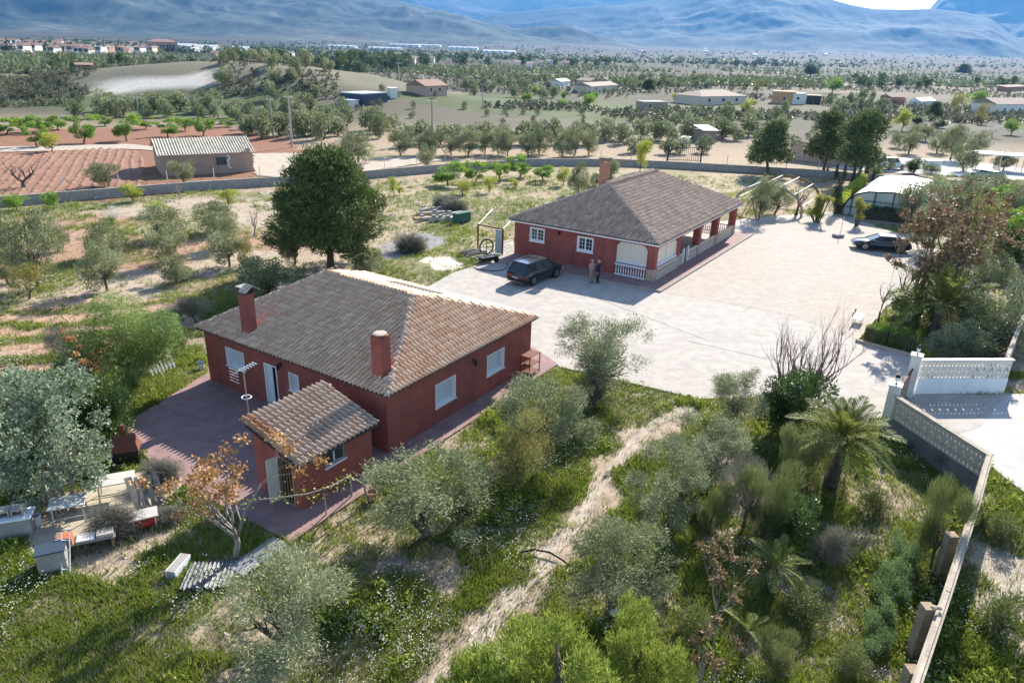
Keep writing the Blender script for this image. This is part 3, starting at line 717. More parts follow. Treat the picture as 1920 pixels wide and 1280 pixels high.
for (a0, a1), (b0, b1) in zip(cols_[:-1], cols_[1:]):
    fillet('R', a1, E2-.341, 1, .5, .03, .37).build('arch_spandrel', M['stucco'], h2); fillet('R', b0, E2-.341, -1, .5, .03, .37).build('arch_spandrel', M['stucco'], h2)
fillet('L', .6, 2.719, 1, .5, .03, .27).build('arch_spandrel', M['stucco'], h2); fillet('L', 3.15, 2.719, -1, .5, .03, .27).build('arch_spandrel', M['stucco'], h2)
# porch inside: back wall, open far bay
MB().box(4.9, 13.2, 3.0, 3.25, PL, E2).build('wall', M['stucco'], h2); MB().box(4.9, 5.15, .56, 3.0, PL, E2).build('wall', M['stucco'], h2)
MB().box(12.95, 13.2, 3.25, A2, PL, E2).build('wall', M['stucco'], h2); MB().box(.3, 13.2, A2-.25, A2, PL, E2).build('wall', M['stucco'], h2)
MB().box(18.95, 19.5, A2-.55, A2, PL, E2).build('column', M['stucco'], h2); MB().box(18.95, 19.5, 5.6, 6.15, PL, E2).build('column', M['stucco'], h2)
MB().box(18.98, 19.45, .41, A2, E2-.3, E2).build('lintel', M['stucco'], h2)
MB().box(.32, 19.4, .6, A2-.3, PL+.004, PL+.02).build('porch_floor', M['concrete'], h2)
# glazed bays with blinds
def blind_bay(side, s0, s1, z0, z1):
    w = frame(MB(), side, s0, s1, z0, z1, .06, .10, .16).build('window', M['white'], h2)
    m_ = (s0+s1)/2; bx(side, m_-.03, m_+.03, .10, .155, z0+.06, z1-.06).build('mullion', M['white'], w)
    bx(side, s0+.06, s1-.06, .17, .18, z0+.06, z1-.06).build('blind', M['blind'], w)
    bx(side, s0, s1, -.02, .14, z0-.08, z0-.003).build('sill', M['shutter'], w)
blind_bay('L', .62, 3.13, PL+1.05, 2.69); blind_bay('R', .62, 4.58, PL+1.05, E2-.36)
bx('L', .62, 3.13, .12, .2, PL, PL+.95).build('parapet', M['stucco'], h2); bx('R', .62, 4.58, .12, .2, PL, PL+.95).build('parapet', M['stucco'], h2)
bal_me = {}
def bal(m):
    if m.name not in bal_me: bal_me[m.name] = MB().lathe([(.055, 0), (.055, .06), (.03, .1), (.062, .28), (.035, .5), (.028, .6), (.055, .64), (.055, .7)], 7).mesh('baluster', m, True)
    return bal_me[m.name]
def balustrade(side, s0, s1, t, m, base=PL):
    n = max(2, int((s1-s0)/.2)); mb = MB(); bx(side, s0, s1, t-.08, t+.08, base+.78, base+.88, mb); r_ = mb.build('handrail', m, h2)
    bx(side, s0, s1, t-.08, t+.08, base+.004, base+.08).build('bottom_rail', m, h2)
    for k in range(n):
        s_ = s0+(k+.5)*(s1-s0)/n; p = (t, s_, base+.08) if side == 'L' else (s_, t, base+.08)
        obj('baluster', bal(m), None, h2, loc=p)
M['balpale'] = mat('cream_balustrade_paint', (.62, .55, .46), .8, .1, 3)
balustrade('L', .62, 3.13, -.02, M['white']); balustrade('R', .62, 4.58, -.02, M['balpale']); balustrade('R', 5.23, 6.2, .1, M['balpale']); balustrade('R', 7.4, 9.37, .1, M['balpale'])
balustrade('R', 10.03, 13.87, .1, M['balpale']); balustrade('R', 14.53, 18.87, .1, M['balpale']); balustrade('L', .6, 5.5, 19.2, M['balpale']); balustrade('L', 6.2, 11.8, 19.2, M['balpale'])
for s_ in (6.3, 7.3):
    g_ = MB().box(s_-.09, s_+.09, .01, .19, PL, PL+1.05).build('gate_post', M['white'], h2); MB().lathe([(.03, 0), (.09, .07), (.1, .12), (.07, .19), (.01, .22)], 10, (s_, .1, PL+1.05)).build('ball_finial', M['white'], g_, True)
# roof
ov = .42; zE = E2-.02
MB().box(-ov+.04, B2+ov-.04, -ov+.04, A2+ov-.04, E2+.004-.02, E2+.10).build('soffit', M['white'], h2)
zE = E2+.105
d_ = {'N': (-ov, -ov, zE), 'R': (B2+ov, -ov, zE), 'K': (B2+ov, A2+ov, zE), 'L': (-ov, A2+ov, zE), 'P': (4.25, 6.2, 6.0), 'Q': (13.6, 6.2, 6.0)}
roof2 = deck(h2, [[d_[k] for k in f] for f in ('NRQP', 'RKQ', 'KLPQ', 'LNP')], [d_[k] for k in 'NLKR'])
cells = []
for f, e0, e in (('LNP', 'L', (0, -1, 0)), ('NRQP', 'N', (1, 0, 0)), ('RKQ', 'R', (0, 1, 0)), ('KLPQ', 'K', (-1, 0, 0))):
    cs, R = face_tiles(d_[e0], e, [d_[k] for k in f]); cells += [(p, R, f) for p, i, j in cs]
vis = sorted([c for c in cells if c[2] in ('LNP', 'NRQP')], key=lambda c: depth(wpt(h2, c[0])))
near = vis[:300]; ids = {id(c) for c in near}
tile_objects([(c[0], c[1]) for c in near], lambda p: TM2, roof2)
tiles_joined('tile_courses', [(c[0], c[1]) for c in cells if id(c) not in ids], TM2, roof2)
cap2 = cap_mesh(TMS, .1)
for a, b in ('NP', 'PQ', 'LP', 'RQ', 'KQ'): caps(roof2, d_[a], d_[b], cap2)
ch = MB().box(5.2, 5.85, 7.0, 7.65, 5., 7.55).build('chimney', M['brick'], h2)
mb = MB()
for a, b in ((5.22, 7.02), (5.72, 7.02), (5.22, 7.53), (5.72, 7.53)): mb.box(a, a+.11, b, b+.11, 7.55, 7.85)
mb.build('chimney_pier', M['brick'], ch); MB().box(5.1, 5.95, 6.9, 7.75, 7.85, 7.93).build('chimney_cap', M['tile_dark'], ch)
# ================================================================== vegetation
def unit(v): return v/np.maximum(np.linalg.norm(v, axis=-1, keepdims=True), 1e-9)
def leaf_soup(name, C, D, L, W, tint, m, r):
    C = np.asarray(C); n = len(C); D = unit(D); rv = r.normal(size=(n, 3)); sd = unit(np.cross(D, rv))
    L = np.broadcast_to(L, (n,))[:, None]; W = np.broadcast_to(W, (n,))[:, None]
    V = np.stack([C-D*L*.5, C+sd*W*.5, C+D*L*.5, C-sd*W*.5], 1).reshape(-1, 3)
    return npmesh(name, V, np.arange(4*n).reshape(n, 4), m, {'tint': np.repeat(np.clip(tint, 0, 1), 4)})
def ball(r, n): return unit(r.normal(size=(n, 3)))
def crown(name, m, seed, n, leaf, w, lobes=14, lr=(.26, .46), shell=.55, up=.5, spread=.66, form='round', clump=0, tv=.5):
    r = np.random.default_rng(seed); c = ball(r, lobes)*(spread*r.random((lobes, 1))**.45)
    if form == 'round': c[:, 2] = c[:, 2]*.85+.02
    elif form == 'vase':
        c[:, 2] = r.uniform(-.7, .75, lobes); q = .25+.5*(c[:, 2]+1)/2; a = r.uniform(0, 2*PI, lobes); c[:, 0] = q*np.cos(a); c[:, 1] = q*np.sin(a)
    elif form == 'cone':
        c[:, 2] = np.linspace(-.85, .85, lobes); q = .38*(1-(c[:, 2]+1)/2)**.8; a = r.uniform(0, 2*PI, lobes); c[:, 0] = q*np.cos(a); c[:, 1] = q*np.sin(a)
    elif form == 'pine':
        c[:, 2] = r.uniform(-.8, .85, lobes); q = .66*np.sqrt(np.maximum(.04, 1-((c[:, 2]+.32)/1.2)**2))*(1-.5*((c[:, 2]+1)/2)**1.3)*r.random(lobes)**.4; a = np.arange(lobes)*2.4; c[:, 0] = q*np.cos(a); c[:, 1] = q*np.sin(a)
    elif form == 'dome':
        c[:, 2] = np.abs(c[:, 2])*1.1-.75
    elif form == 'fan':      # broom: upright sheaf of twigs
        c[:, 2] = r.uniform(-.6, .7, lobes); q = .15+.5*(c[:, 2]+.8)/1.5*r.random(lobes)**.4; a = r.uniform(0, 2*PI, lobes); c[:, 0] = q*np.cos(a); c[:, 1] = q*np.sin(a)
    R = r.uniform(*lr, lobes)
    if form == 'cone': R = .30+.30*(1-(c[:, 2]+1)/2)
    k = r.choice(lobes, n, p=R**2/np.sum(R**2)); d = ball(r, n)
    rad = shell+(1-shell)*r.random(n)**.6
    P = c[k]+d*(R[k]*rad)[:, None]*np.array([1, 1, .85])
    if clump:                 # bunches: leaves gather round twig ends
        nb = n//clump; b = np.arange(n)//clump; base = P[np.minimum(b*clump, n-1)]
        P = base+r.normal(size=(n, 3))*leaf*(.5 if clump == 11 else .28); d = unit(r.normal(size=(n, 3))*.8+d[np.minimum(b*clump, n-1)])
    ex = np.percentile(np.abs(P), 98.5, axis=0)+leaf*.3; P = P/ex*np.array([1, 1, 1]); zz = (np.percentile(P[:, 2], .7)+np.percentile(P[:, 2], 99.3))/2; P[:, 2] -= zz
    P[:, 2] /= np.percentile(np.abs(P[:, 2]), 99)
    out = unit(P+.001); D = d*.5+out*.45+np.array([0, 0, up])+r.normal(size=(n, 3))*.45
    lt = r.random(lobes)
    t = .5+(lt[k]-.5)*tv+(r.random(n)-.5)*.55
    return leaf_soup(name, P, D, leaf*r.uniform(.6, 1.35, n), w*r.uniform(.7, 1.3, n), t, m, r)
def grow(mb, p, d, L, rad, lv, mx, rs, spread=.7, up=.12, nch=3, tips=None, kink=.22, taper=.45):
    p = np.array(p, float); d = unit(np.array(d, float)); k = 4 if lv < 2 else 3; pts = [p]; rr = [rad]
    for i in range(k):
        d = unit(d+rs.normal(size=3)*kink+np.array([0, 0, up])); pts.append(pts[-1]+d*L/k); rr.append(rad*(1-(1-taper)*(i+1)/k))
    mb.tube(pts, rr, 7 if lv == 0 else (5 if lv == 1 else 3), lv < 2)
    if lv >= mx:
        if tips is not None: tips.append((pts[-1], d))
        return
    for i in range(nch+(1 if lv == 0 else 0)):
        j = rs.integers(max(1, k-2 if lv == 0 else 1), k+1); a = rs.uniform(0, 2*PI)
        s = unit(np.cross(d, rs.normal(size=3)))
        grow(mb, pts[j], d+s*spread*rs.uniform(.6, 1.4), L*rs.uniform(.55, .8), rr[j]*.66, lv+1, mx, rs, spread, up, nch, tips, kink, taper)
def skeleton(seed, m, name='trunk', trunk=.32, r0=.05, mx=3, spread=.75, up=.1, nch=3, lean=.1, kink=.2, tips=None, H=1., L1=.3):
    rs = np.random.default_rng(seed); mb = MB()
    d = np.array([rs.normal()*lean, rs.normal()*lean, 1.])
    pts = [np.zeros(3)-[0, 0, .04]]; rr = [r0*1.5]
    for i in range(4):
        d = unit(d+rs.normal(size=3)*.12); pts.append(pts[-1]+d*trunk/4); rr.append(r0*(1.12-.09*i))
    mb.tube(pts, rr, 8)
    for i in range(nch+1):
        a = 2*PI*i/(nch+1)+rs.uniform(-.4, .4); dd = np.array([math.cos(a)*spread, math.sin(a)*spread, .75])
        grow(mb, pts[-1]-np.array([0, 0, .02]), dd, L1, r0*.7, 1, mx, rs, spread, up, nch, tips, kink)
    return mb.mesh(name, m, True)
LM = {}
LM['olive'] = leafmat('olive_leaves', [(.10, .125, .048), (.185, .21, .09), (.30, .32, .165), (.43, .44, .28)], .22)
LM['olive_y'] = leafmat('yellowing_olive_leaves', [(.11, .12, .04), (.21, .20, .06), (.34, .30, .09), (.42, .37, .14)], .3)
LM['pine'] = leafmat('pine_needles', [(.04, .065, .02), (.075, .11, .032), (.125, .165, .048), (.19, .22, .07)], .2)
LM['pine_l'] = leafmat('young_pine_needles', [(.08, .13, .022), (.17, .23, .035), (.28, .34, .06), (.38, .40, .10)], .3)
LM['green'] = leafmat('fresh_orchard_leaves', [(.08, .16, .02), (.15, .26, .03), (.24, .37, .05), (.32, .44, .08)], .4)
LM['lime'] = leafmat('lime_spring_leaves', [(.16, .22, .03), (.28, .33, .045), (.40, .42, .07), (.48, .45, .08)], .4)
LM['dark'] = leafmat('dark_glossy_leaves', [(.03, .06, .015), (.055, .10, .022), (.10, .16, .035), (.16, .22, .06)], .3, .4, .5)
LM['silver'] = leafmat('silver_poplar_leaves', [(.11, .15, .08), (.21, .27, .16), (.36, .41, .29), (.54, .57, .46)], .25)
LM['pepper'] = leafmat('pepper_tree_leaves', [(.08, .13, .03), (.14, .21, .05), (.22, .30, .08), (.32, .37, .11)], .4)
LM['ole'] = leafmat('oleander_leaves', [(.06, .085, .035), (.12, .15, .065), (.21, .24, .12), (.38, .40, .27)], .25, .4, .5)
LM['broom'] = leafmat('broom_twigs', [(.075, .10, .03), (.12, .15, .045), (.17, .20, .07), (.24, .25, .11)], .3)
LM['greybroom'] = leafmat('grey_twigs', [(.10, .095, .07), (.15, .145, .11), (.20, .19, .15), (.26, .25, .19)], .2)
LM['cyp'] = leafmat('cypress_foliage', [(.016, .030, .012), (.03, .05, .018), (.05, .075, .026), (.08, .11, .035)], .15)
LM['hedge'] = leafmat('clipped_hedge_leaves', [(.06, .11, .015), (.12, .2, .025), (.2, .3, .04), (.28, .36, .06)], .35)
LM['hedge_y'] = leafmat('golden_hedge_leaves', [(.2, .26, .03), (.34, .40, .04), (.45, .48, .06), (.5, .5, .09)], .35)
LM['seed'] = leafmat('orange_seed_clusters', [(.22, .10, .035), (.36, .18, .06), (.46, .25, .09), (.52, .33, .15)], .2)
LM['seed_b'] = leafmat('brown_seed_clusters', [(.12, .085, .045), (.18, .125, .065), (.25, .165, .085), (.28, .19, .11)], .2)
LM['yucca'] = leafmat('yucca_blades', [(.16, .2, .03), (.3, .32, .05), (.42, .40, .08), (.38, .27, .08)], .3)
LM['palm'] = leafmat('palm_leaflets', [(.075, .105, .022), (.135, .17, .035), (.22, .25, .055), (.34, .33, .10)], .35, .6, .2)
LM['scrub'] = leafmat('far_scrub_leaves', [(.085, .09, .05), (.135, .14, .08), (.19, .19, .115), (.27, .25, .17)], .2)
LM['blossom'] = leafmat('white_blossom', [(.36, .32, .29), (.5, .46, .42), (.62, .58, .55), (.7, .67, .64)], .3)
LM['dry'] = leafmat('dead_palm_leaflets', [(.3, .22, .06), (.4, .3, .08), (.46, .34, .1), (.5, .4, .15)], .3)
CR = {}
def var(key, k, fn): CR[key] = [fn(i) for i in range(k)]
var('olive', 4, lambda i: crown('crown', LM['olive'], 100+i, 16000, .085, .016, 30, (.13, .30), .15, .5, .86, 'round', 11, .8))
var('olive_y', 2, lambda i: crown('crown', LM['olive_y'], 120+i, 9000, .09, .018, 15, (.2, .4), .3, .5, .72))
var('olive_m', 4, lambda i: crown('crown', LM['olive'], 130+i, 5600, .13, .034, 18, (.2, .38), .3, .55, .74))
var('olive_f', 4, lambda i: crown('crown', LM['olive'], 140+i, 900, .27, .11, 8, (.32, .5), .5, .3, .6))
var('olive_ym', 2, lambda i: crown('crown', LM['olive_y'], 150+i, 3000, .13, .035, 11, (.26, .44), .4, .45, .68))
var('bigpine', 1, lambda i: crown('crown', LM['pine'], 161+i, 60000, .085, .02, 78, (.15, .27), .5, .25, .6, 'pine', 8, .7))
var('pine', 3, lambda i: crown('crown', LM['pine'], 170+i, 15000, .12, .036, 34, (.24, .38), .5, .25, .6, 'pine', 6, .7))
var('pine_f', 4, lambda i: crown('crown', LM['pine'], 180+i, 700, .28, .12, 9, (.3, .5), .5, .2, .58, 'round', 0, .6))
var('pine_l', 2, lambda i: crown('crown', LM['pine_l'], 190+i, 24000, .10, .017, 30, (.13, .26), .3, 1.0, .8, 'round', 12, .6))
var('green', 4, lambda i: crown('crown', LM['green'], 200+i, 3600, .14, .06, 16, (.2, .36), .3, .5, .7, 'vase'))
var('lime', 3, lambda i: crown('crown', LM['lime'], 210+i, 2600, .14, .06, 14, (.2, .36), .3, .4, .68))
var('greenround', 2, lambda i: crown('crown', LM['green'], 220+i, 2600, .15, .07, 12, (.28, .42), .45, .3, .62))
var('dark', 3, lambda i: crown('crown', LM['dark'], 230+i, 9000, .10, .045, 18, (.24, .42), .45, .3, .66))
var('silver', 2, lambda i: crown('crown', LM['silver'], 240+i, 26000, .05, .036, 46, (.13, .27), .3, .3, .8, 'round', 5))
var('pepper', 1, lambda i: crown('crown', LM['pepper'], 250+i, 20000, .11, .014, 26, (.2, .38), .4, -.55, .68))
var('ole', 3, lambda i: crown('crown', LM['ole'], 260+i, 11000, .11, .024, 20, (.22, .38), .45, .55, .7, 'dome'))
var('broom', 3, lambda i: crown('crown', LM['broom'], 270+i, 9000, .22, .010, 14, (.2, .36), .2, 1.3, .6, 'fan'))
var('greybroom', 2, lambda i: crown('crown', LM['greybroom'], 280+i, 8000, .22, .010, 14, (.22, .4), .2, 1., .6, 'round'))
var('cyp', 2, lambda i: crown('crown', LM['cyp'], 290+i, 6000, .10, .03, 16, (.2, .4), .5, 1.2, .5, 'cone'))
var('scrub', 4, lambda i: crown('crown', LM['scrub'], 300+i, 500, .26, .10, 7, (.34, .5), .45, .4, .6, 'dome'))
var('shrub', 3, lambda i: crown('crown', LM['broom'], 310+i, 3000, .15, .04, 10, (.28, .44), .4, .5, .6, 'dome'))
var('blossom', 2, lambda i: crown('crown', LM['blossom'], 320+i, 1500, .09, .06, 16, (.2, .36), .2, .2, .7))
var('brushpile', 1, lambda i: crown('crown', LM['greybroom'], 330+i, 9000, .5, .012, 12, (.35, .5), .1, 0., .5, 'dome'))
TR = {'olive': [skeleton(400+i, M['bark'], r0=.055, trunk=.28, lean=.25) for i in range(4)],
      'mid': [skeleton(410+i, M['bark'], r0=.035, trunk=.3, mx=2) for i in range(3)],
      'pine': [skeleton(420+i, M['bark'], r0=.03, trunk=.75, mx=2, lean=.04, L1=.16) for i in range(2)],
      'far': [skeleton(430+i, M['bark'], r0=.035, trunk=.3, mx=1, nch=2) for i in range(2)]}
CFG = {  # crown key, trunk key, crown bottom as fraction of height
    'olive': ('olive', 'olive', .2), 'olive_y': ('olive_y', 'mid', .15), 'olive_m': ('olive_m', 'mid', .1), 'olive_f': ('olive_f', 'far', .06), 'olive_ym': ('olive_ym', 'mid', .15),
    'bigpine': ('bigpine', 'pine', .14), 'pine': ('pine', 'pine', .16), 'pine_f': ('pine_f', 'far', .08), 'pine_l': ('pine_l', 'pine', .1), 'green': ('green', 'mid', .2),
    'lime': ('lime', 'mid', .2), 'greenround': ('greenround', 'mid', .2), 'dark': ('dark', 'mid', .05), 'silver': ('silver', 'mid', .05), 'pepper': ('pepper', 'mid', .18),
    'ole': ('ole', 'mid', -.05), 'broom': ('broom', 'mid', .0), 'greybroom': ('greybroom', 'mid', .1), 'cyp': ('cyp', 'pine', .0), 'scrub': ('scrub', None, -.1), 'shrub': ('shrub', 'far', -.1), 'blossom': ('blossom', 'mid', .25)}
NM = {'olive': 'olive_tree', 'olive_y': 'olive_tree', 'olive_m': 'olive_tree', 'olive_f': 'olive_tree', 'olive_ym': 'olive_tree', 'bigpine': 'pine_tree', 'pine': 'pine_tree', 'pine_f': 'pine_tree', 'pine_l': 'pine_tree', 'green': 'orchard_tree', 'lime': 'fruit_tree',
      'greenround': 'broadleaf_tree', 'dark': 'evergreen_tree', 'silver': 'poplar_tree', 'pepper': 'pepper_tree', 'ole': 'oleander', 'broom': 'broom_shrub', 'greybroom': 'grey_shrub', 'cyp': 'cypress', 'scrub': 'shrub', 'shrub': 'shrub', 'blossom': 'almond_tree'}
cnt = [0]
def plant_at(kind, x, y, h, W, label, cat, group=None, name=None, z=None, cb=None, trunk=True):
    cnt[0] += 1; k = cnt[0]; ck, tk, fb = CFG[kind]; fb = fb if cb is None else cb
    rr = random.Random(k)
    t = thing(name or NM[kind], label, cat, (x, y, float(T(np.array(x), np.array(y))) if z is None else z), rr.uniform(0, 6.28), group)
    zc0 = h*fb
    if kind in ('olive_m', 'olive_ym', 'olive_f'): h *= 1.12
    obj('crown', CR[ck][k % len(CR[ck])], None, t, loc=(0, 0, (h+zc0)/2), scale=(W/2, W/2*rr.uniform(.9, 1.1), (h-zc0)/2))
    if tk and trunk: obj('trunk', TR[tk][k % len(TR[tk])], None, t, scale=(W*.8 if tk != 'pine' else W*.9, W*.8 if tk != 'pine' else W*.9, h*.95))
    return t
def plant(kind, px_, py_, top, wpx, label, cat='tree', group=None, name=None, cb=None, trunk=True):
    b = g(px_, py_); h = height_of(b, top); W = wpx*depth(b+[0, 0, h/2])/F
    if kind in ('olive', 'olive_m', 'olive_f', 'lime', 'greenround', 'green', 'pine_f'): h *= .97
    return plant_at(kind, b[0], b[1], h, W, label, cat, group, name, None, cb, trunk)
# ---- trees of the garden, nearest first
plant('olive', 545, 1225, 1050, 250, 'grey olive tree in the near left corner of the garden below the corrugated sheets')
plant('olive', 805, 1000, 850, 235, 'olive tree with thick twisted trunk in front of the red house corner')
plant('olive', 1150, 1140, 968, 195, 'olive tree with stout trunk right of the dirt path, two white stones at its foot')
plant('olive', 1245, 985, 855, 165, 'grey olive tree between the dirt path and the brown brooms')
plant('olive', 1122, 742, 590, 175, 'tall airy olive tree at the edge of the concrete yard')
plant('olive', 1015, 860, 705, 170, 'silvery olive tree beside the right wall of the nearest house')
plant('olive', 1378, 798, 690, 130, 'olive tree by the yard next to the bare twiggy tree')
plant('olive', 1318, 902, 792, 150, 'low olive tree right of where the path meets the yard')
plant('olive_y', 968, 925, 775, 115, 'yellow-green olive sapling in front of the silvery olive')
plant('greybroom', 1115, 760, 690, 85, 'brown dry bush at the foot of the tall olive', 'bush')
plant('dark', 1478, 815, 690, 120, 'dark green leafy tree under the bare twiggy branches')
plant('broom', 1430, 1010, 870, 120, 'dark green broom right of the olives', 'bush')
plant('greybroom', 1395, 985, 865, 110, 'grey-brown dead broom beside the palm', 'bush')
plant('broom', 1492, 915, 800, 80, 'tall green broom left of the palm trunk', 'bush')
plant('broom', 1742, 1070, 905, 95, 'green broom standing beside the long boundary wall', 'bush')
plant('broom', 1330, 1000, 905, 60, 'small green broom near the dead broom', 'bush')
for x, y, t, w, k, l in [(1470, 1010, 925, 95, 'dark', 'dark shady bush between the brooms and the small bluish palm'), (1545, 1060, 985, 85, 'greybroom', 'dry grey bush right of the small bluish palm'), (1300, 1185, 1130, 75, 'shrub', 'green bush beside the thin orange-seeded sapling'), (1505, 1150, 1095, 90, 'shrub', 'broad green bush below the small bluish palm'),
                         (1455, 1265, 1190, 95, 'broom', 'green broom at the bottom edge right of the seedling palm'), (1585, 1255, 1205, 80, 'shrub', 'low green bush at the bottom edge left of the fennel row'), (1245, 1065, 1020, 55, 'shrub', 'small green bush right of the stout olive'), (1640, 960, 915, 60, 'shrub', 'low bush on the pale soil right of the palm'), (1880, 1010, 960, 70, 'shrub', 'green bush outside the long wall, upper one'), (1870, 1180, 1110, 90, 'shrub', 'green bush outside the long wall, lower one')]:
    plant(k, x, y, t, w, l, 'bush', name='bush')
plant('pine_l', 1020, 1400, 1175, 300, 'young bright pine cut by the bottom edge of the frame, left one')
plant('pine_l', 1185, 1330, 1150, 190, 'young bright pine at the bottom edge right of the path olive')
plant('pine_l', 900, 1420, 1225, 150, 'small bright pine top at the bottom edge by the path')
plant('silver', 88, 935, 695, 245, 'big silvery white-leaved poplar bush by the stacked planks')
plant('silver', -20, 880, 640, 190, 'silvery poplar cut by the left edge of the frame')
plant('dark', 150, 800, 685, 165, 'dense dark green bush between silver poplar and pepper tree', 'bush', name='evergreen_bush')
plant('dark', 205, 815, 720, 90, 'small dark green bush at the patio corner', 'bush', name='evergreen_bush')
plant('pepper', 255, 725, 560, 185, 'weeping light green pepper tree left of the red house')
plant('greybroom', 150, 700, 610, 95, 'grey shrub left of the pepper tree', 'bush')
plant('shrub', 325, 648, 600, 60, 'round green shrub right of the pepper tree', 'bush')
plant('greybroom', 368, 602, 550, 62, 'grey-green shrub at the left end of the red house', 'bush')
bp_ = plant('bigpine', 620, 503, 280, 200, 'large dense pine tree behind the front red house'); bp_.rotation_euler[2] = 4.4
plant('olive_m', 505, 562, 485, 115, 'dark spreading olive directly behind the left end of the roof')
plant('olive_m', 690, 512, 470, 70, 'small grey olive right of the big pine')
plant('olive_m', 552, 497, 428, 66, 'slim olive tree left of the big pine trunk')
# left orchard
OL = ['largest grey olive of the left orchard, near the left edge', 'small yellowish olive just below the largest orchard olive', 'olive in the left orchard directly behind another, below the blossoming almond', 'nearest olive of the left orchard standing on pale sand with a clear trunk',
      'olive in the back row of the orchard below the yellow fruit tree', 'olive in the middle row of the orchard, centre column', 'nearest olive of the centre column in the orchard, slim trunk', 'back row orchard olive below the barn window', 'small olive behind the right column of the orchard',
      'rounded olive at the right of the orchard beside a yellow one', 'yellow-leaved young olive at the right of the orchard', 'orchard olive at the left edge in the back row', 'orchard olive at the left edge in the middle row', 'olive cut by the left edge of the photo', 'thin small olive between the first two orchard columns', 'low olive cut by the left edge beside the flowered rows']
for i, (x, y, t, w, k) in enumerate([(72, 537, 408, 105, 'olive_m'), (55, 560, 500, 58, 'olive_ym'), (200, 480, 417, 72, 'olive_m'), (200, 545, 463, 84, 'olive_m'), (310, 446, 390, 84, 'olive_m'), (320, 492, 428, 76, 'olive_m'), (330, 528, 482, 68, 'olive_m'),
                                     (400, 437, 385, 80, 'olive_m'), (420, 465, 410, 60, 'olive_m'), (430, 498, 436, 72, 'olive_m'), (455, 500, 455, 45, 'olive_ym'), (5, 470, 425, 60, 'olive_m'), (15, 530, 470, 60, 'olive_m'), (-40, 520, 430, 100, 'olive_m'), (110, 470, 420, 50, 'olive_m'), (-30, 620, 560, 60, 'olive_m')]):
    plant(k, x, y, t, w, OL[i], 'tree', 'olives in the left orchard')
plant('lime', 294, 402, 375, 48, 'yellow fruit tree at the back of the left orchard')
plant('lime', 202, 420, 405, 34, 'low yellow shrub in the left orchard', 'bush', name='yellow_shrub')
plant('lime', 428, 384, 352, 42, 'yellow-green tree near the wall right of the barn window')
plant('blossom', 212, 418, 386, 46, 'whitish blossoming almond tree in the left orchard')
plant('lime', 250, 376, 342, 44, 'round lemon-yellow tree against the boundary wall below the barn')
plant('greenround', 100, 392, 358, 38, 'small green tree by the wall, second from left edge')
plant('greenround', 33, 394, 360, 44, 'small green tree by the wall at the left edge')
plant('olive_m', 202, 350, 308, 64, 'olive tree standing alone in the tilled red field')
plant('olive_m', 345, 342, 303, 48, 'round olive in front of the barn wall')
for x, y, t, w, yl in [(157, 268, 214, 50, 0), (238, 264, 213, 50, 0), (315, 256, 222, 46, 0), (382, 254, 218, 44, 0), (273, 242, 217, 34, 0), (197, 236, 214, 34, 0), (13, 252, 218, 42, 0), (45, 248, 216, 40, 0), (85, 248, 215, 44, 0), (108, 243, 216, 36, 0), (70, 275, 228, 44, 0), (348, 245, 218, 36, 0), (427, 238, 222, 34, 0), (460, 242, 226, 30, 0), (-30, 252, 215, 50, 0), (-25, 240, 212, 40, 0)]:
    plant('green', x, y, t, w, 'bright green vase-shaped orchard tree in the red field beyond the track', 'tree', 'bright orchard trees in the red field')
plant('lime', 97, 285, 248, 38, 'yellow orchard tree beside the dirt track')
# peach row and others in the middle field
for x, y, t, w in [(840, 347, 304, 62), (892, 341, 298, 46), (938, 336, 300, 42), (975, 333, 290, 52), (1018, 338, 306, 44)]:
    plant('green', x, y, t, w, 'fresh green fruit tree in the row behind the second house', 'tree', 'fruit tree row behind the second house')
for x, y, t, w in [(867, 364, 337, 36), (917, 360, 330, 30), (965, 352, 334, 24), (1056, 348, 312, 28), (738, 366, 330, 20), (750, 364, 348, 16)]:
    plant('lime', x, y, t, w, 'small young fruit tree in the dry grass before the fruit tree row', 'tree', 'young fruit trees in the dry grass')
plant('greenround', 697, 382, 350, 30, 'green fruit tree right behind the big pine')
plant('olive_m', 1083, 364, 308, 42, 'grey olive left of the brick chimney')
plant('olive_m', 1118, 348, 326, 26, 'small olive behind the second house roof')
plant('olive_m', 1140, 350, 302, 40, 'olive behind the brick chimney')
plant('lime', 1200, 320, 260, 32, 'tall narrow yellow-green tree at the boundary wall', cb=.12)
plant('olive_m', 800, 314, 272, 34, 'young olive beside the utility pole guy wire')
plant('olive_m', 672, 304, 250, 78, 'large old olive at the dirt forecourt behind the pine')
plant('olive_m', 1422, 412, 336, 46, 'olive with clean trunk at the far end of the red porch')
plant('olive_m', 1452, 402, 344, 56, 'spreading olive next to the old arched frame')
for x, y, t, w, l in [(1440, 327, 226, 84, 'round dark pine nearest the second house, left of three'), (1543, 324, 210, 80, 'dark pine behind the old arched frame, middle of three'), (1600, 344, 208, 86, 'dark pine with leaning trunk beside the pool cover, right of three')]:
    plant('pine', x, y, t, w, l, cb=.24)
plant('cyp', 1563, 402, 332, 24, 'tall clipped cypress at the corner of the glazed pool cover', cb=0)
for x, y, t in [(1549, 332, 312), (1566, 336, 306), (1581, 339, 302), (1596, 352, 318), (1609, 341, 300), (1622, 336, 292), (1635, 340, 316)]:
    plant('cyp', x, y, t, 9, 'thin dark cypress in the row under the pines', 'tree', 'thin cypresses under the pines', cb=0)
plant('ole', 1800, 675, 608, 112, 'rounded oleander bush directly behind the white lattice wall', 'bush')
plant('ole', 1862, 650, 530, 135, 'large oleander bush at the right edge above the white wall', 'bush')
plant('dark', 1760, 612, 520, 110, 'dark leafy bush round the foot of the far palm', 'bush', name='evergreen_bush')
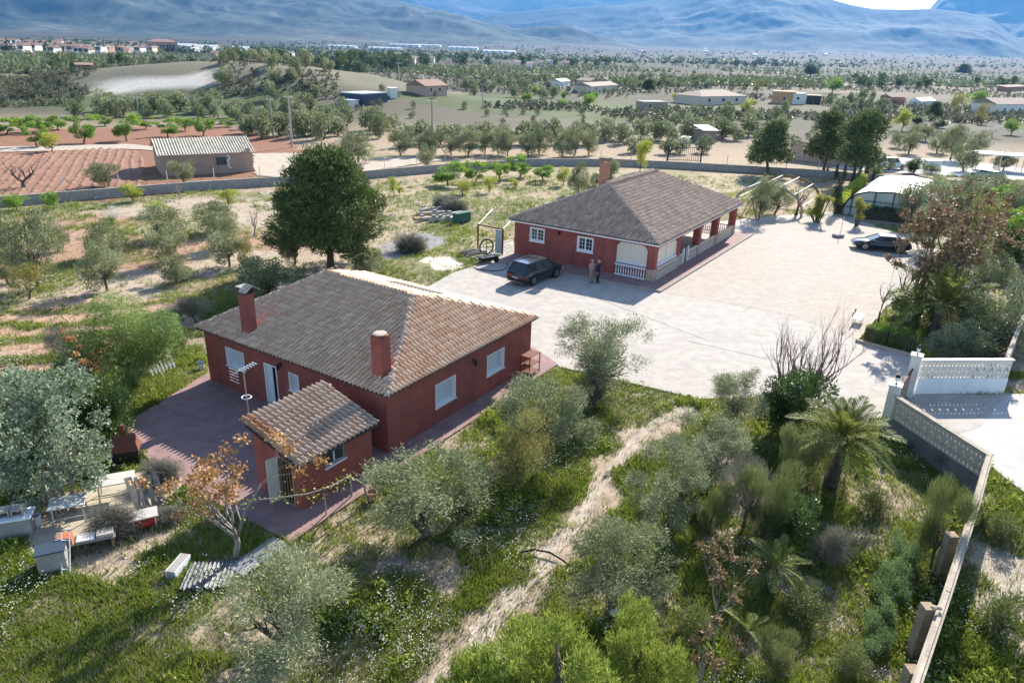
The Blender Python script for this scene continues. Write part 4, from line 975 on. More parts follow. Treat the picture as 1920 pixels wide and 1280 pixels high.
plant('dark', 1890, 505, 420, 80, 'dark green bush at the right edge beyond the oleanders', 'bush', name='evergreen_bush')
plant('olive_m', 1905, 430, 352, 80, 'grey olive at the right edge of the frame')
plant('olive_m', 1790, 420, 335, 120, 'large olive right of the pool cover')
plant('greenround', 1850, 420, 345, 80, 'green tree between the olives at the right edge')
plant('olive_ym', 1830, 470, 380, 70, 'yellowish bush behind the orange-seeded tree', 'bush', name='yellow_shrub')
for x, y, t, w, k, l in [(1745, 470, 380, 90, 'olive_m', 'olive-brown bush behind the brown-seeded tree, left one'), (1790, 500, 400, 90, 'shrub', 'broad green bush behind the brown-seeded tree, right one'), (1840, 560, 480, 90, 'olive_m', 'grey-green bush above the large oleander'), (1900, 470, 380, 90, 'greenround', 'fresh green bush at the right edge above the dark bush'),
                         (1760, 400, 335, 80, 'olive_m', 'tall olive directly right of the white pool cover'), (1870, 385, 330, 90, 'olive_m', 'grey olive below the parked car at the carport'), (1690, 590, 540, 60, 'dark', 'dark green bush at the foot of the bare trees by the yard'), (1815, 610, 560, 70, 'dark', 'dark leafy bush left of the large oleander')]:
    plant(k, x, y, t, w, l, 'bush', name='bush')
plant('olive_m', 1700, 420, 340, 60, 'olive at the right corner of the pool cover')
plant('olive_m', 1905, 590, 510, 60, 'olive sapling at the right edge beside the oleander')
plant('shrub', 1640, 335, 296, 40, 'pale shrub in front of the white van', 'bush')
plant('dark', 1712, 325, 296, 36, 'dark shrub right of the white van', 'bush', name='evergreen_bush')
plant('shrub', 1745, 325, 305, 36, 'low shrub below the white box on the lane', 'bush')
plant('olive_m', 1806, 322, 268, 52, 'olive left of the parked car at the carport')
plant('olive_m', 1880, 320, 290, 44, 'olive right of the parked car at the carport')
for x, y, t, w in [(1703, 288, 248, 44), (1683, 277, 248, 34), (1757, 287, 248, 42), (1782, 300, 240, 56), (1715, 262, 236, 34), (1735, 265, 236, 32), (1830, 285, 248, 46)]:
    plant('olive_m', x, y, t, w, 'olive in the stony plot beyond the lane', 'tree', 'olives in the stony plot beyond the lane')
for x, y, t, w, k, l in [(1690, 245, 202, 34, 'lime', 'yellow spring tree in the bare plot right of the pines'), (1895, 253, 222, 30, 'greenround', 'round bright green tree in the bare plot at the right edge'), (1790, 225, 178, 34, 'olive_ym', 'tall yellowish tree beyond the bare plot'),
                         (1840, 232, 196, 34, 'olive_ym', 'yellow-leaved tree left of the right-hand house'), (1830, 200, 168, 36, 'greenround', 'lime green tree behind the bare plot'), (1560, 178, 146, 34, 'greenround', 'bright green round tree right of the orange house'),
                         (1400, 214, 184, 30, 'lime', 'yellow-green tree in front of the large pale house'), (1265, 190, 172, 22, 'lime', 'yellow tree left of the large pale house'), (1580, 208, 192, 30, 'greenround', 'low green tree below the orange house'), (1760, 240, 224, 30, 'dark', 'dark bush in the bare plot'),
                         (1720, 232, 216, 30, 'dark', 'dark low tree in the bare plot left of centre'), (1750, 222, 190, 28, 'pine', 'dark round tree beyond the bare plot'), (1860, 258, 226, 26, 'blossom', 'leafless reddish tree in the bare plot'), (1420, 176, 152, 22, 'olive_ym', 'loose yellow tree beside the large pale house'),
                         (1215, 174, 150, 28, 'pine', 'dark dense tree behind the stone ruin'), (1520, 142, 120, 32, 'pine', 'dark lone pine on the scrub above the orange house'), (1805, 140, 120, 30, 'pine', 'dark lone pine near the right hillside')]:
    plant(k, x, y, t, w, l, name='flowering_tree' if k == 'blossom' else None)
# grove beyond the boundary wall
GA = 'grey-green olive of the grove beyond the boundary wall'
for r_, (y0, y1, t0, n, x0, x1) in enumerate([(290, 292, 44, 13, 740, 1120), (272, 268, 40, 14, 745, 1180), (262, 262, 34, 9, 1120, 1400), (284, 290, 30, 5, 1170, 1330)]):
    for i in range(n):
        x = x0+(x1-x0)*(i+.5)/n+random.uniform(-8, 8); y = y0+(y1-y0)*i/n+random.uniform(-3, 3)
        plant('olive_m' if r_ == 0 else 'olive_f', x, y, y-t0*random.uniform(.85, 1.15), 40*random.uniform(.85, 1.2), GA, 'tree', 'olive grove beyond the boundary wall')
# open country: groves and scrub up to the valley, counted one by one
def scatter(poly, n, kind, h, label, group, cat='tree', seed=1, row=None, hv=.25, asp=(.9, 1.25)):
    r = random.Random(seed); P = poly; xs = [p[0] for p in P]; ys = [p[1] for p in P]; k = 0; pts = []
    for _ in range(n*40):
        if k >= n: break
        x = r.uniform(min(xs), max(xs)); y = r.uniform(min(ys), max(ys))
        if not inpoly(P, np.array([x]), np.array([y]))[0]: continue
        b = g(x, y); hh = h*r.uniform(1-hv, 1+hv)
        mind = hh*.7
        if any((b[0]-q[0])**2+(b[1]-q[1])**2 < mind*mind for q in pts): continue
        pts.append(b); k += 1
        plant_at(kind, b[0], b[1], hh, hh*r.uniform(*asp), label, cat, group)
scatter([(420, 175), (640, 165), (660, 235), (560, 262), (480, 262), (400, 225)], 46, 'olive_f', 3.6, 'small olive in the grove left of the dark blue shed', 'grove left of the dark blue shed', seed=2)
scatter([(130, 208), (400, 205), (420, 222), (130, 222)], 22, 'olive_f', 3.4, 'small olive on the strip behind the bright orchard', 'olives behind the bright orchard', seed=3)
scatter([(90, 150), (385, 150), (385, 118), (110, 128)], 26, 'pine_f', 6., 'dark pine on the small knoll at the left', 'pines on the knoll', seed=4)
scatter([(420, 122), (760, 122), (760, 142), (420, 138)], 34, 'pine_f', 10., 'dark pine in the wood across the middle distance', 'pines in the middle distance wood', seed=5)
scatter([(660, 120), (900, 112), (1180, 122), (1180, 130), (900, 126), (680, 138)], 30, 'pine_f', 9., 'far dark pine along the valley belt', 'far pines along the valley belt', seed=6)
scatter([(1330, 118), (1490, 120), (1490, 128), (1340, 126)], 14, 'pine_f', 9., 'far dark pine of the row on the plain at the right', 'pine row on the plain', seed=7)
scatter([(1600, 148), (1740, 144), (1745, 172), (1610, 170)], 16, 'pine_f', 6., 'dark pine in the copse above the bare plot', 'pines in the copse above the bare plot', seed=8)
scatter([(1830, 150), (1930, 146), (1930, 168), (1830, 165)], 7, 'pine_f', 6., 'dark tree on the slope at the right edge', 'dark trees at the right edge', seed=9)
scatter([(850, 160), (1080, 150), (1080, 186), (860, 190)], 24, 'olive_f', 3.8, 'olive in the scrub left of the white farmhouse', 'olives left of the white farmhouse', seed=10)
scatter([(1170, 150), (1330, 150), (1330, 170), (1180, 172)], 22, 'olive_f', 3.8, 'olive in the rows behind the stone ruin', 'olives behind the stone ruin', seed=11)
scatter([(1540, 190), (1680, 186), (1690, 215), (1560, 215)], 16, 'olive_f', 3.4, 'olive between the copse and the pines', 'olives between the copse and the pines', seed=12)
scatter([(640, 200), (860, 195), (880, 215), (700, 232), (640, 228)], 14, 'scrub', 2., 'dark scrub bush on the slope below the dark blue shed', 'scrub bushes below the dark blue shed', 'bush', seed=13)
scatter([(900, 215), (1300, 205), (1300, 245), (900, 250)], 26, 'scrub', 1.5, 'low grey bush on the dry field beyond the grove', 'low bushes on the dry field', 'bush', seed=14)
scatter([(1240, 215), (1480, 215), (1470, 262), (1240, 255)], 16, 'olive_f', 3.4, 'olive in the field below the large pale house', 'olives below the large pale house', seed=15)
scatter([(560, 235), (740, 235), (740, 262), (560, 265)], 14, 'olive_f', 3.6, 'olive behind the dirt forecourt', 'olives behind the dirt forecourt', seed=16)
scatter([(0, 175), (100, 160), (110, 190), (0, 195)], 10, 'scrub', 3., 'grey bush on the slope at the left edge', 'grey bushes at the left edge', 'bush', seed=17)
scatter([(940, 168), (1180, 195), (1150, 205), (950, 200)], 9, 'greenround', 3., 'small green fruit tree on the pale field left of the stone ruin', 'green fruit trees left of the stone ruin', seed=18)
# mass of scrub and far groves nobody could count
def mass(name, label, cat, kind_me, poly, n, hs, seed, asp=1.3):
    r = np.random.default_rng(seed); xs = [p[0] for p in poly]; ys = [p[1] for p in poly]
    x = r.uniform(min(xs), max(xs), n*4); y = r.uniform(min(ys), max(ys), n*4); k = inpoly(poly, x, y); x, y = x[k][:n], y[k][:n]
    d = np.stack([(x-960)/F, (y-640)/F, np.ones_like(x)], 1)@CM; t = -CH/d[:, 2]; X, Y = d[:, 0]*t, d[:, 1]*t
    keep = fbm(X, Y, 14 if name == 'knoll_scrub' else 85, 3, seed) > (.5 if name == 'distant_groves' else (.40 if name == 'knoll_scrub' else .42)); X, Y = X[keep], Y[keep]
    Z = T(X, Y); me = kind_me; nv = len(me.vertices); V0 = np.empty(nv*3, np.float32); me.vertices.foreach_get('co', V0); V0 = V0.reshape(-1, 3)
    t0 = np.empty(nv, np.float32); me.attributes['tint'].data.foreach_get('value', t0)
    m = len(X); h = hs*r.uniform(.6, 1.4, m); a = r.uniform(0, 6.28, m)
    Vx = (V0[None, :, 0]*np.cos(a)[:, None]-V0[None, :, 1]*np.sin(a)[:, None])*(h*asp/2)[:, None]+X[:, None]
    Vy = (V0[None, :, 0]*np.sin(a)[:, None]+V0[None, :, 1]*np.cos(a)[:, None])*(h*asp/2)[:, None]+Y[:, None]
    Vz = (V0[None, :, 2]+.8)*(h/2)[:, None]+Z[:, None]
    V = np.stack([Vx, Vy, Vz], -1).reshape(-1, 3); tt = np.clip(t0[None]+r.normal(0, .12, (m, 1)), 0, 1).ravel()
    o = obj(name, npmesh(name, V, np.arange(len(V)).reshape(-1, 4), me.materials[0], {'tint': tt})); tag(o, label, cat, kind='stuff')
lowo = crown('lowcrown', LM['olive'], 501, 18, 1.0, .6, 5, (.4, .55), .5, .3, .5); lows = crown('lowscrub', LM['scrub'], 502, 22, .9, .5, 4, (.45, .6), .45, .3, .5, 'dome'); lowp = crown('lowpine', LM['pine'], 503, 26, .9, .55, 5, (.4, .55), .5, .2, .5)
mass('scrubland', 'grey-green scrub covering the slopes behind the fields', 'scrub', lows, [(-100, 135), (700, 130), (1300, 140), (2000, 140), (2000, 235), (1500, 225), (900, 240), (500, 235), (-100, 215)], 12000, 1.4, 21)
mass('knoll_scrub', 'dark grey-green scrub on the small knoll', 'scrub', lows, [(-60, 205), (150, 200), (200, 172), (400, 170), (430, 200), (640, 205), (640, 150), (300, 140), (-60, 150)], 1900, 1.3, 24)
mass('distant_groves', 'endless far olive groves on the plain', 'groves', lowo, [(-150, 95), (700, 100), (1300, 116), (2050, 128), (2050, 165), (1300, 165), (700, 155), (-150, 135)], 15000, 2.6, 22)
mass('distant_woods', 'far dark woods on the valley floor below the mountains', 'woods', lowp, [(-200, 72), (700, 90), (1300, 108), (2100, 128), (2100, 136), (1300, 122), (700, 106), (-200, 92)], 3000, 7., 23)
# ---- bare and seeded trees
def twig_tree(name, label, px_, py_, top, wpx, seed, m, mx=3, cluster=None, trunk=.18, nseed=0, cl=.05, r0=.028, spread=.55, up=.18, nch=3):
    b = g(px_, py_); h = height_of(b, top); W = wpx*depth(b+[0, 0, h/2])/F
    t = thing(name, label, 'tree', (b[0], b[1], 0), random.uniform(0, 6)); tips = []
    me = skeleton(seed, m, 'branches', trunk, r0, mx, spread, up, nch, .06, .16, tips, L1=.34)
    co = np.array([v.co[:] for v in me.vertices]); ext = np.abs(co[:, :2]).max(); zt = co[:, 2].max()
    sx = W/2/ext; sz = h/zt
    obj('branches', me, None, t, scale=(sx, sx, sz))
    if cluster:
        r = np.random.default_rng(seed); tp = np.array([p for p, d in tips]); tp = tp[r.permutation(len(tp))[:nseed]]*np.array([sx, sx, sz])
        n = 46; C = np.repeat(tp, n, 0)+r.normal(size=(len(tp)*n, 3))*cl*h*np.array([1, 1, .8])
        obj('seed_clusters', leaf_soup('seed_clusters', C, r.normal(size=C.shape), .035*h*.7, .02*h, r.random(len(C))*.6+np.repeat(r.random(len(tp)), n)*.4, cluster, r), None, t)
    return t
twig_tree('seed_tree', 'leafless tree hung with orange seed clusters in front of the patio', 445, 1045, 812, 265, 601, M['barkpale'], 3, LM['seed'], .22, 230, .03, r0=.013)
twig_tree('seed_tree', 'slender orange-seeded tree above the dark bush left of the patio', 178, 770, 625, 150, 602, M['barkpale'], 3, LM['seed'], .3, 34, .022, r0=.013)
twig_tree('seed_tree', 'large brown-seeded tree right of the parked sedan', 1715, 600, 385, 260, 603, M['bark'], 4, LM['seed_b'], .15, 170, .018, r0=.017)
twig_tree('seed_tree', 'brown-seeded tree behind the sedan near the pool cover', 1800, 520, 345, 170, 604, M['bark'], 4, LM['seed_b'], .15, 130, .02, r0=.017)
twig_tree('seed_tree', 'thin orange-seeded sapling right of the stout olive', 1335, 1215, 1020, 120, 605, M['barkpale'], 3, LM['seed_b'], .3, 20, .02, r0=.012)
twig_tree('seed_tree', 'orange-seeded sapling at the bottom edge beside the small palm', 1310, 1330, 1140, 110, 606, M['barkpale'], 3, LM['seed_b'], .25, 14, .02, r0=.012)
twig_tree('bare_tree', 'bare reddish twiggy tree at the edge of the concrete yard', 1490, 780, 530, 200, 607, M['barkred'], 4, None, .12, spread=.42, up=.25, r0=.022, nch=4)
twig_tree('bare_tree', 'pollarded bare tree at the garden edge beside the white bench', 1648, 602, 520, 60, 608, M['bark'], 3, None, .5, r0=.02, nch=3)
twig_tree('bare_tree', 'leafless grey tree in the tilled red field', 47, 352, 290, 90, 609, M['bark'], 3, None, .2)
twig_tree('bare_tree', 'pale bare almond in the left orchard', 477, 442, 388, 48, 610, M['barkpale'], 3, None, .25)
twig_tree('bare_tree', 'whitish bare sapling before the boundary wall', 339, 372, 330, 36, 611, M['barkpale'], 3, None, .25)
twig_tree('bare_tree', 'dark leafless vine between the old frame and the yucca', 1492, 404, 340, 46, 612, M['bark'], 3, None, .35, r0=.04)
twig_tree('bare_tree', 'bare thin sapling in front of the yellow-green sapling', 955, 880, 800, 60, 613, M['barkpale'], 3, None, .3, r0=.015)
twig_tree('bare_tree', 'tangled dead shrub below the palm', 1510, 1010, 880, 90, 614, M['barkpale'], 3, None, .1, r0=.014)
twig_tree('bare_tree', 'dark bare tree between sedan and far palm', 1690, 580, 470, 110, 615, M['bark'], 4, None, .25, r0=.03)
# ---- palms
def frond_mesh(seed, droop, m, n=30):
    r = np.random.default_rng(seed); pts = []; C = []; D = []; L = []
    for i in range(n+1):
        t = i/n; pts.append(np.array([0, t*(1-.12*droop*t), .22*t-droop*t*t]))
    Vs = []; tint = []
    for i in range(n):
        a, b = pts[i], pts[i+1]; t = i/n; w = .012*(1-t)+.003
        Vs += [a+[-w, 0, 0], a+[w, 0, 0], b+[w, 0, 0], b+[-w, 0, 0]]; tint += [.75]*4
        if t < .12: continue
        d = unit((b-a)[None])[0]; l = .26*math.sin(PI*min(1, .12+.88*t))**.6
        for s in (-1, 1):
            for q in (0, .5):
                o = a+(b-a)*q; ld = unit(np.array([s*.8, 0, .28+r.normal()*.12])+d*.85+r.normal(size=3)*.06); tip = o+ld*l+np.array([0, 0, -.12*l*r.random()])
                mid = (o+tip)/2+np.array([0, 0, .02*l]); hw = .011
                Vs += [o, mid+d*hw, tip, mid-d*hw]; tint += [r.random()]*4
    V = np.array(Vs); return npmesh('frond', V, np.arange(len(V)).reshape(-1, 4), m, {'tint': np.array(tint)})
FR = [frond_mesh(1, .25, LM['palm']), frond_mesh(2, .55, LM['palm']), frond_mesh(3, .85, LM['palm'])]; FRD = frond_mesh(4, .9, LM['dry'])
def palm(label, px_, py_, crown_px, nf, fl, trunk_r, seed, lo=-25):
    b = g(px_, py_); h = height_of(b, crown_px); r = random.Random(seed)
    t = thing('palm_tree', label, 'palm', (b[0], b[1], 0), 0)
    mb = MB(); k = max(6, int(h/.14)); P = []; R_ = []
    for i in range(k+1):
        q = i/k; P.append((.1*math.sin(q*2), .06*q, h*q-.05*(1-q))); R_.append(trunk_r*(1.15-.15*q)*(1.0+.13*(i % 2)))
    mb.tube(P, R_, 10); mb.build('trunk', M['bark'], t)
    for i in range(nf):
        q = i/nf; el = math.radians(82-(82-lo)*q**.85+r.uniform(-7, 7)); az = i*2.39996
        me = FR[0] if q < .5 else (FR[1] if q < .85 else (FR[2] if r.random() > .3 else FRD))
        s = fl*(.75+.3*min(1, q*2.2))*r.uniform(.9, 1.1)
        obj('frond', me, None, t, loc=(P[-1][0], P[-1][1], h), rot=(el-.2, 0, az), scale=(s, s, s))
    return t
palm('bushy palm tree inside the lattice wall corner', 1555, 910, 822, 40, 2.05, .24, 1, 8)
palm('tall palm with upright fronds behind the clipped hedge', 1752, 628, 570, 34, 3.3, .3, 2, 5)
palm('small bluish palm in the shade left of the boundary wall', 1442, 1105, 1065, 16, 1.2, .12, 3, 0)
palm('young palm seedling with yellowing fronds at the bottom edge', 1392, 1210, 1185, 6, .8, .05, 4, 25)
def yucca(label, px_, py_, heads, seed):
    b = g(px_, py_); r = np.random.default_rng(seed); t = thing('yucca', label, 'plant', (b[0], b[1], 0))
    tb = MB(); C = []; D = []
    for i in range(heads):
        a = r.uniform(0, 6.28); q = r.uniform(0, .9); z = r.uniform(.5, 2.6); top = np.array([q*math.cos(a), q*math.sin(a), z]); tb.tube([(top[0]*.3, top[1]*.3, 0), tuple(top)], .07, 5)
        d = ball(r, 60); d[:, 2] = d[:, 2]*.7+.25; D.append(d); C.append(top+unit(d)*.3)
    tb.build('stem', M['bark'], t); C = np.concatenate(C); D = np.concatenate(D)
    obj('blades', leaf_soup('blades', C, D, .62, .07, r.random(len(C)), LM['yucca'], r), None, t)
yucca('big golden yucca clump beside the clipped cypress', 1531, 416, 20, 1); yucca('slim golden yucca in front of the glazed pool cover', 1604, 424, 9, 2)
LM['fern'] = leafmat('fennel_leaves', [(.08, .14, .05), (.14, .22, .08), (.2, .28, .12), (.28, .36, .16)], .4)
CR['fern'] = [crown('crown', LM['fern'], 340+i, 2600, .22, .035, 10, (.25, .4), .2, .4, .6, 'dome') for i in range(3)]; CFG['fern'] = ('fern', None, -.1); NM['fern'] = 'fennel_plant'
for i, (x, y) in enumerate([(1695, 1045), (1688, 1075), (1680, 1105), (1668, 1130), (1655, 1160), (1648, 1190), (1640, 1222), (1672, 1090), (1660, 1110)]):
    plant('fern', x, y, y-42, 62, 'feathery blue-green fennel plant in the row left of the long wall', 'plant', 'fennel row left of the long wall')
# ---- hedges
def hedge(label, pts, h, w, m, seed, dens=900, leaf=.12):
    r = np.random.default_rng(seed); P = [g(*p)[:2] for p in pts]; t = thing('hedge', label, 'hedge', (P[0][0], P[0][1], 0)); C = []; D = []; core = MB()
    for a, b in zip(P[:-1], P[1:]):
        d = (b-a); L = np.linalg.norm(d); d = d/L; nn = np.array([-d[1], d[0]]); n = int(dens*L*(h*2+w)/3)
        s = r.uniform(0, L, n); q = r.uniform(-1, 1, n); f = r.random(n); hh = h*(1+.06*np.sin(s*2.1)+.04*np.sin(s*5))
        side = f < .66; x = np.where(side, np.sign(q)*w/2*(1-.1*r.random(n)), q*w/2); z = np.where(side, hh*r.random(n)**.9, hh*(.95+.1*r.random(n)))
        p = a+d*s[:, None]+nn*x[:, None]-P[0]; C.append(np.c_[p, z]); o = np.c_[nn*np.where(side, np.sign(q), 0)[:, None], np.where(side, .2, 1.)]; D.append(o+r.normal(size=o.shape)*.6)
        core.bar((*(a-P[0]), h*.45), (*(b-P[0]), h*.45), w*.8, h*.86)
    core.build('inner_twigs', M['bark'], t); C = np.concatenate(C); D = np.concatenate(D)
    obj('leaves', leaf_soup('leaves', C, D, leaf, leaf*.55, r.random(len(C)), m, r), None, t)
hedge('clipped green hedge round the planter by the gate', [(1625, 632), (1665, 645), (1712, 656)], .85, 1.0, LM['hedge'], 1, 1500, .1)
hedge('golden clipped hedge along the white pool cover', [(1572, 402), (1588, 372), (1618, 344)], 1.2, .9, LM['hedge_y'], 2, 500, .16)
hedge('dark trimmed hedge in front of the pool cover glazing', [(1613, 410), (1650, 414), (1690, 418)], 1.35, .9, LM['dark'], 3, 500, .16)
# ---- ground plants
NOGROW = [PW(p) for p in ([(790, 545), (850, 511), (925, 488), (1000, 478), (1240, 430), (1380, 412), (1450, 405), (1560, 397), (1660, 430), (1790, 480), (1720, 540), (1660, 575), (1640, 605), (1606, 641), (1722, 672), (1708, 740), (1672, 792), (1560, 772), (1420, 745), (1310, 748), (1180, 717), (1050, 688), (1010, 660), (900, 600)],
                          [(400, 693), (1000, 652), (1046, 683), (545, 1017), (440, 962), (300, 884), (222, 802)], [(290, 880), (352, 893), (330, 925), (160, 1018), (55, 1040), (42, 1000), (185, 903)],
                          [(1700, 738), (1960, 738), (1985, 760), (1985, 960), (1935, 935), (1862, 878), (1760, 806), (1688, 768)])]
for Nn, a, b in ((N1, A1, B1), (N2, A2, B2)):
    NOGROW.append([tuple((Nn+UX*x+UY*y)[:2]) for x, y in ((-.3, -.3), (b+.3, -.3), (b+.3, a+.3), (-.3, a+.3))])
def sample_ground(n, seed, y0=330, y1=1380):
    r = np.random.default_rng(seed); x = r.uniform(-150, 2070, n); y = r.uniform(y0, y1, n)
    d = np.stack([(x-960)/F, (y-640)/F, np.ones_like(x)], 1)@CM; t = -CH/d[:, 2]; X, Y = d[:, 0]*t, d[:, 1]*t
    k = np.ones(n, bool)
    for P in NOGROW: k &= ~inpoly(P, X, Y)
    X, Y = X[k], Y[k]; return X, Y, np.hypot(X, Y), r
def tuft(seed, nb, spread, bw, lean):
    r = np.random.default_rng(seed); V = []
    for i in range(nb):
        a = r.uniform(0, 6.28); q = spread*r.random()**.5; x, y = q*math.cos(a), q*math.sin(a); b = r.uniform(0, 6.28); l = r.uniform(.6, 1.1); c = r.uniform(0, 6.28)
        V += [(x-bw*math.cos(b), y-bw*math.sin(b), 0), (x+bw*math.cos(b), y+bw*math.sin(b), 0), (x+lean*l*math.cos(c), y+lean*l*math.sin(c), l)]
    return np.array(V)
def tufts(name, label, cat, X, Y, hgt, wid, tint, m, tmpl, r):
    n = len(X); ti = r.integers(0, len(tmpl), n); Vs = []; Ts = []
    for k, tp in enumerate(tmpl):
        s = ti == k; a = r.uniform(0, 6.28, s.sum()); c, q = np.cos(a)[:, None], np.sin(a)[:, None]; w = wid[s][:, None]
        Vs.append(np.stack([(tp[None, :, 0]*c-tp[None, :, 1]*q)*w+X[s][:, None], (tp[None, :, 0]*q+tp[None, :, 1]*c)*w+Y[s][:, None], tp[None, :, 2]*hgt[s][:, None]+T(X[s], Y[s])[:, None]-.01], -1).reshape(-1, 3))
        Ts.append(np.clip(tint[s][:, None]+r.normal(0, .1, (s.sum(), len(tp))), 0, 1).ravel())
    V = np.concatenate(Vs); o = obj(name, npmesh(name, V, np.arange(len(V)).reshape(-1, 3), m, {'tint': np.concatenate(Ts)})); tag(o, label, cat, kind='stuff'); return o
LM['grass'] = leafmat('meadow_grass', [(.085, .12, .018), (.165, .215, .03), (.25, .30, .048), (.36, .38, .09)], .4)
LM['straw'] = leafmat('dry_grass', [(.22, .17, .09), (.34, .28, .17), (.46, .40, .28), (.56, .52, .42)], .3)
LM['flower'] = leafmat('white_wildflowers', [(.5, .5, .44), (.62, .62, .56), (.7, .7, .66), (.62, .5, .12)], .3)
X, Y, D_, r = sample_ground(230000, 71); Gc, Sc, _ = cover(X, Y)
k = r.random(len(X)) < Gc*.95+.015; X, Y, D_ = X[k], Y[k], D_[k]
big = fbm(X, Y, 2.4, 3, 81); tint = .1+.95*fbm(X, Y, 5., 3, 82)*.8+r.normal(0, .12, len(X))
sz = (.10+.22*big**2)*(1+D_*.010)
tufts('meadow_grass', 'green weeds and grass covering the garden', 'grass', X, Y, sz*r.uniform(.6, 1.4, len(X)), sz*1.1, tint, LM['grass'], [tuft(i, 6, .7, .11, .6) for i in range(5)], r)
X, Y, D_, r = sample_ground(120000, 72); Gc, Sc, _ = cover(X, Y)
k = r.random(len(X)) < Sc*.62+.02; X, Y, D_ = X[k], Y[k], D_[k]; sz = (.10+.16*r.random(len(X)))*(1+D_*.008)
tufts('dry_grass', 'pale dry grass tufts between the weeds', 'grass', X, Y, sz, sz*.9, r.random(len(X)), LM['straw'], [tuft(20+i, 5, .6, .06, .5) for i in range(4)], r)
# broad-leaved weed clumps, knee high, along the path and walls
X, Y, D_, r = sample_ground(26000, 73, 500); Gc, Sc, _ = cover(X, Y); k = (r.random(len(X)) < .75*sstep(.55, .95, Gc)*sstep(.5, .62, fbm(X, Y, 4.5, 3, 83))); X, Y, D_ = X[k], Y[k], D_[k]
def weed(seed):
    r = np.random.default_rng(seed); V = []
    for i in range(26):
        d = ball(r, 1)[0]; d[2] = abs(d[2]); c = d*r.uniform(.4, 1)*np.array([.8, .8, 1]); s = ball(r, 1)[0]*.2; u_ = ball(r, 1)[0]*.2
        V += [c-s, c+s, c+u_*1.3]
    return np.array(V)
sz = .22+.25*r.random(len(X)); tufts('weed_clumps', 'knee-high leafy weeds beside the path', 'weeds', X, Y, sz*1.1, sz, .25+.6*r.random(len(X)), LM['grass'], [weed(i) for i in range(5)], r)
X, Y, D_, r = sample_ground(150000, 74, 340); fz = fbm(X, Y, 3., 3, 84)
inm = inpoly(Z_MID, X, Y) | inpoly(Z_STRIP, X, Y) | inpoly(Z_ROWS, X, Y)
Gc, Sc, _ = cover(X, Y); k = (r.random(len(X)) < np.where(inm, .5*sstep(.45, .6, fz), .17*Gc*sstep(.48, .62, fz))); X, Y, D_ = X[k], Y[k], D_[k]
fl = [np.concatenate([np.array([(-.5, 0, 1), (.5, 0, 1), (0, .8, 1.05)])+np.array([a, b, c]) for a, b, c in rr_]) for rr_ in ([(0, 0, 0), (1.8, 1, .3), (-1.5, 1.2, -.2)], [(0, 0, 0), (1, -2, .2), (-2, -.6, .1)])]
sz = .035*(1+D_*.02); tufts('wildflowers', 'small white wildflowers dotted through the grass', 'flowers', X, Y, .22+.25*r.random(len(X)), sz, r.random(len(X))*.85, LM['flower'], fl, r)

# stones scattered over the bare soil
X, Y, D_, r = sample_ground(60000, 75, 420); Gc, Sc, _ = cover(X, Y); k = r.random(len(X)) < .28*(1-Gc)**2; X, Y, D_ = X[k], Y[k], D_[k]
st_ = []
for q in range(4):
    rr_ = np.random.default_rng(900+q); b4 = np.array([(-1, -.8, 0), (1, -.7, 0), (.1, 1, 0), (.1, .1, .9)])+rr_.normal(size=(4, 3))*.2; st_.append(b4[[0, 1, 3, 1, 2, 3, 2, 0, 3]])
sz = .018*(1+D_*.02)*r.lognormal(0, .6, len(X)); stone_m = mat('field_stones', (.42, .36, .29), .95, .25, 6)
o = tufts('field_stones', 'small pale stones and clods scattered on the bare soil', 'stones', X, Y, sz, sz, r.random(len(X)), stone_m, st_, r)
# ================================================================== walls and gate
def seg(a, b):
    a = np.array(a[:2], float); b = np.array(b[:2], float); d = b-a; L = float(np.linalg.norm(d)); return a, L, math.atan2(d[1], d[0])
def lattice_block(w=.42, h=1., t=.12):
    mb = MB()
    def pr(poly):
        n = len(mb.v); k = len(poly)
        for y in (-t/2, t/2): mb.v += [(a, y, b) for a, b in poly]
        mb.f += [tuple(n+i for i in range(k)), tuple(n+k+i for i in range(k))[::-1]]+[(n+i, n+k+i, n+k+(i+1) % k, n+(i+1) % k) for i in range(k)]
    for z in (0, .31, .65, .95): pr([(0, z), (0, z+.05), (w, z+.05), (w, z)])
    for z0, z1 in ((.05, .31), (.70, .95)):
        for k in range(2):
            a = k*w/2; b = a+w/2; c = (a+b)/2
            pr([(a, z0), (a, z1), (c, z1), (a+.03, z0)]); pr([(b-.03, z0), (c, z1), (b, z1), (b, z0)])
    z0, z1 = .36, .65
    pr([(0, z0), (0, z1), (w/2, z1), (.05, z0)]); pr([(w-.05, z0), (w/2, z1), (w, z1), (w, z0)]); pr([(w/2-.07, z0), (w/2, z0+.15), (w/2+.07, z0)])
    return mb
LB = lattice_block()
lat_white = LB.mesh('lattice_block', mat('white_lattice_block', (.66, .62, .57), .9, .1, 3)); lat_grey = LB.mesh('lattice_block', mat('grey_lattice_block', (.42, .38, .33), .95, .18, 4, .2, 25))
def lattice_wall(label, a, b, zs, me, msolid, mcap, zt=None):
    a, L, rz = seg(a, b); t = thing('lattice_wall', label, 'wall', (a[0], a[1], 0), rz); n = max(1, round(L/.42)); s = L/n/.42
    MB().box(0, L, -.11, .11, -.05, zs).build('base_wall', msolid, t)
    for k in range(n): obj('lattice_block', me, None, t, loc=(k*L/n, 0, zs), scale=(s, 1, 1))
    MB().box(-.05, L+.05, -.13, .13, zs+1.003, zs+1.07).build('coping', mcap, t)
    return t
hA = .86
pA, pB = g(1712, 737), g(1879, 736); lattice_wall('white wall topped with lattice blocks facing the lane', pA, pB, hA, lat_white, mat('whitewashed_base', (.70, .72, .74), .8, .06, 2, col2=(.5, .5, .5), thr=(.62, .8), dscale=1.2), M['offwhite'])
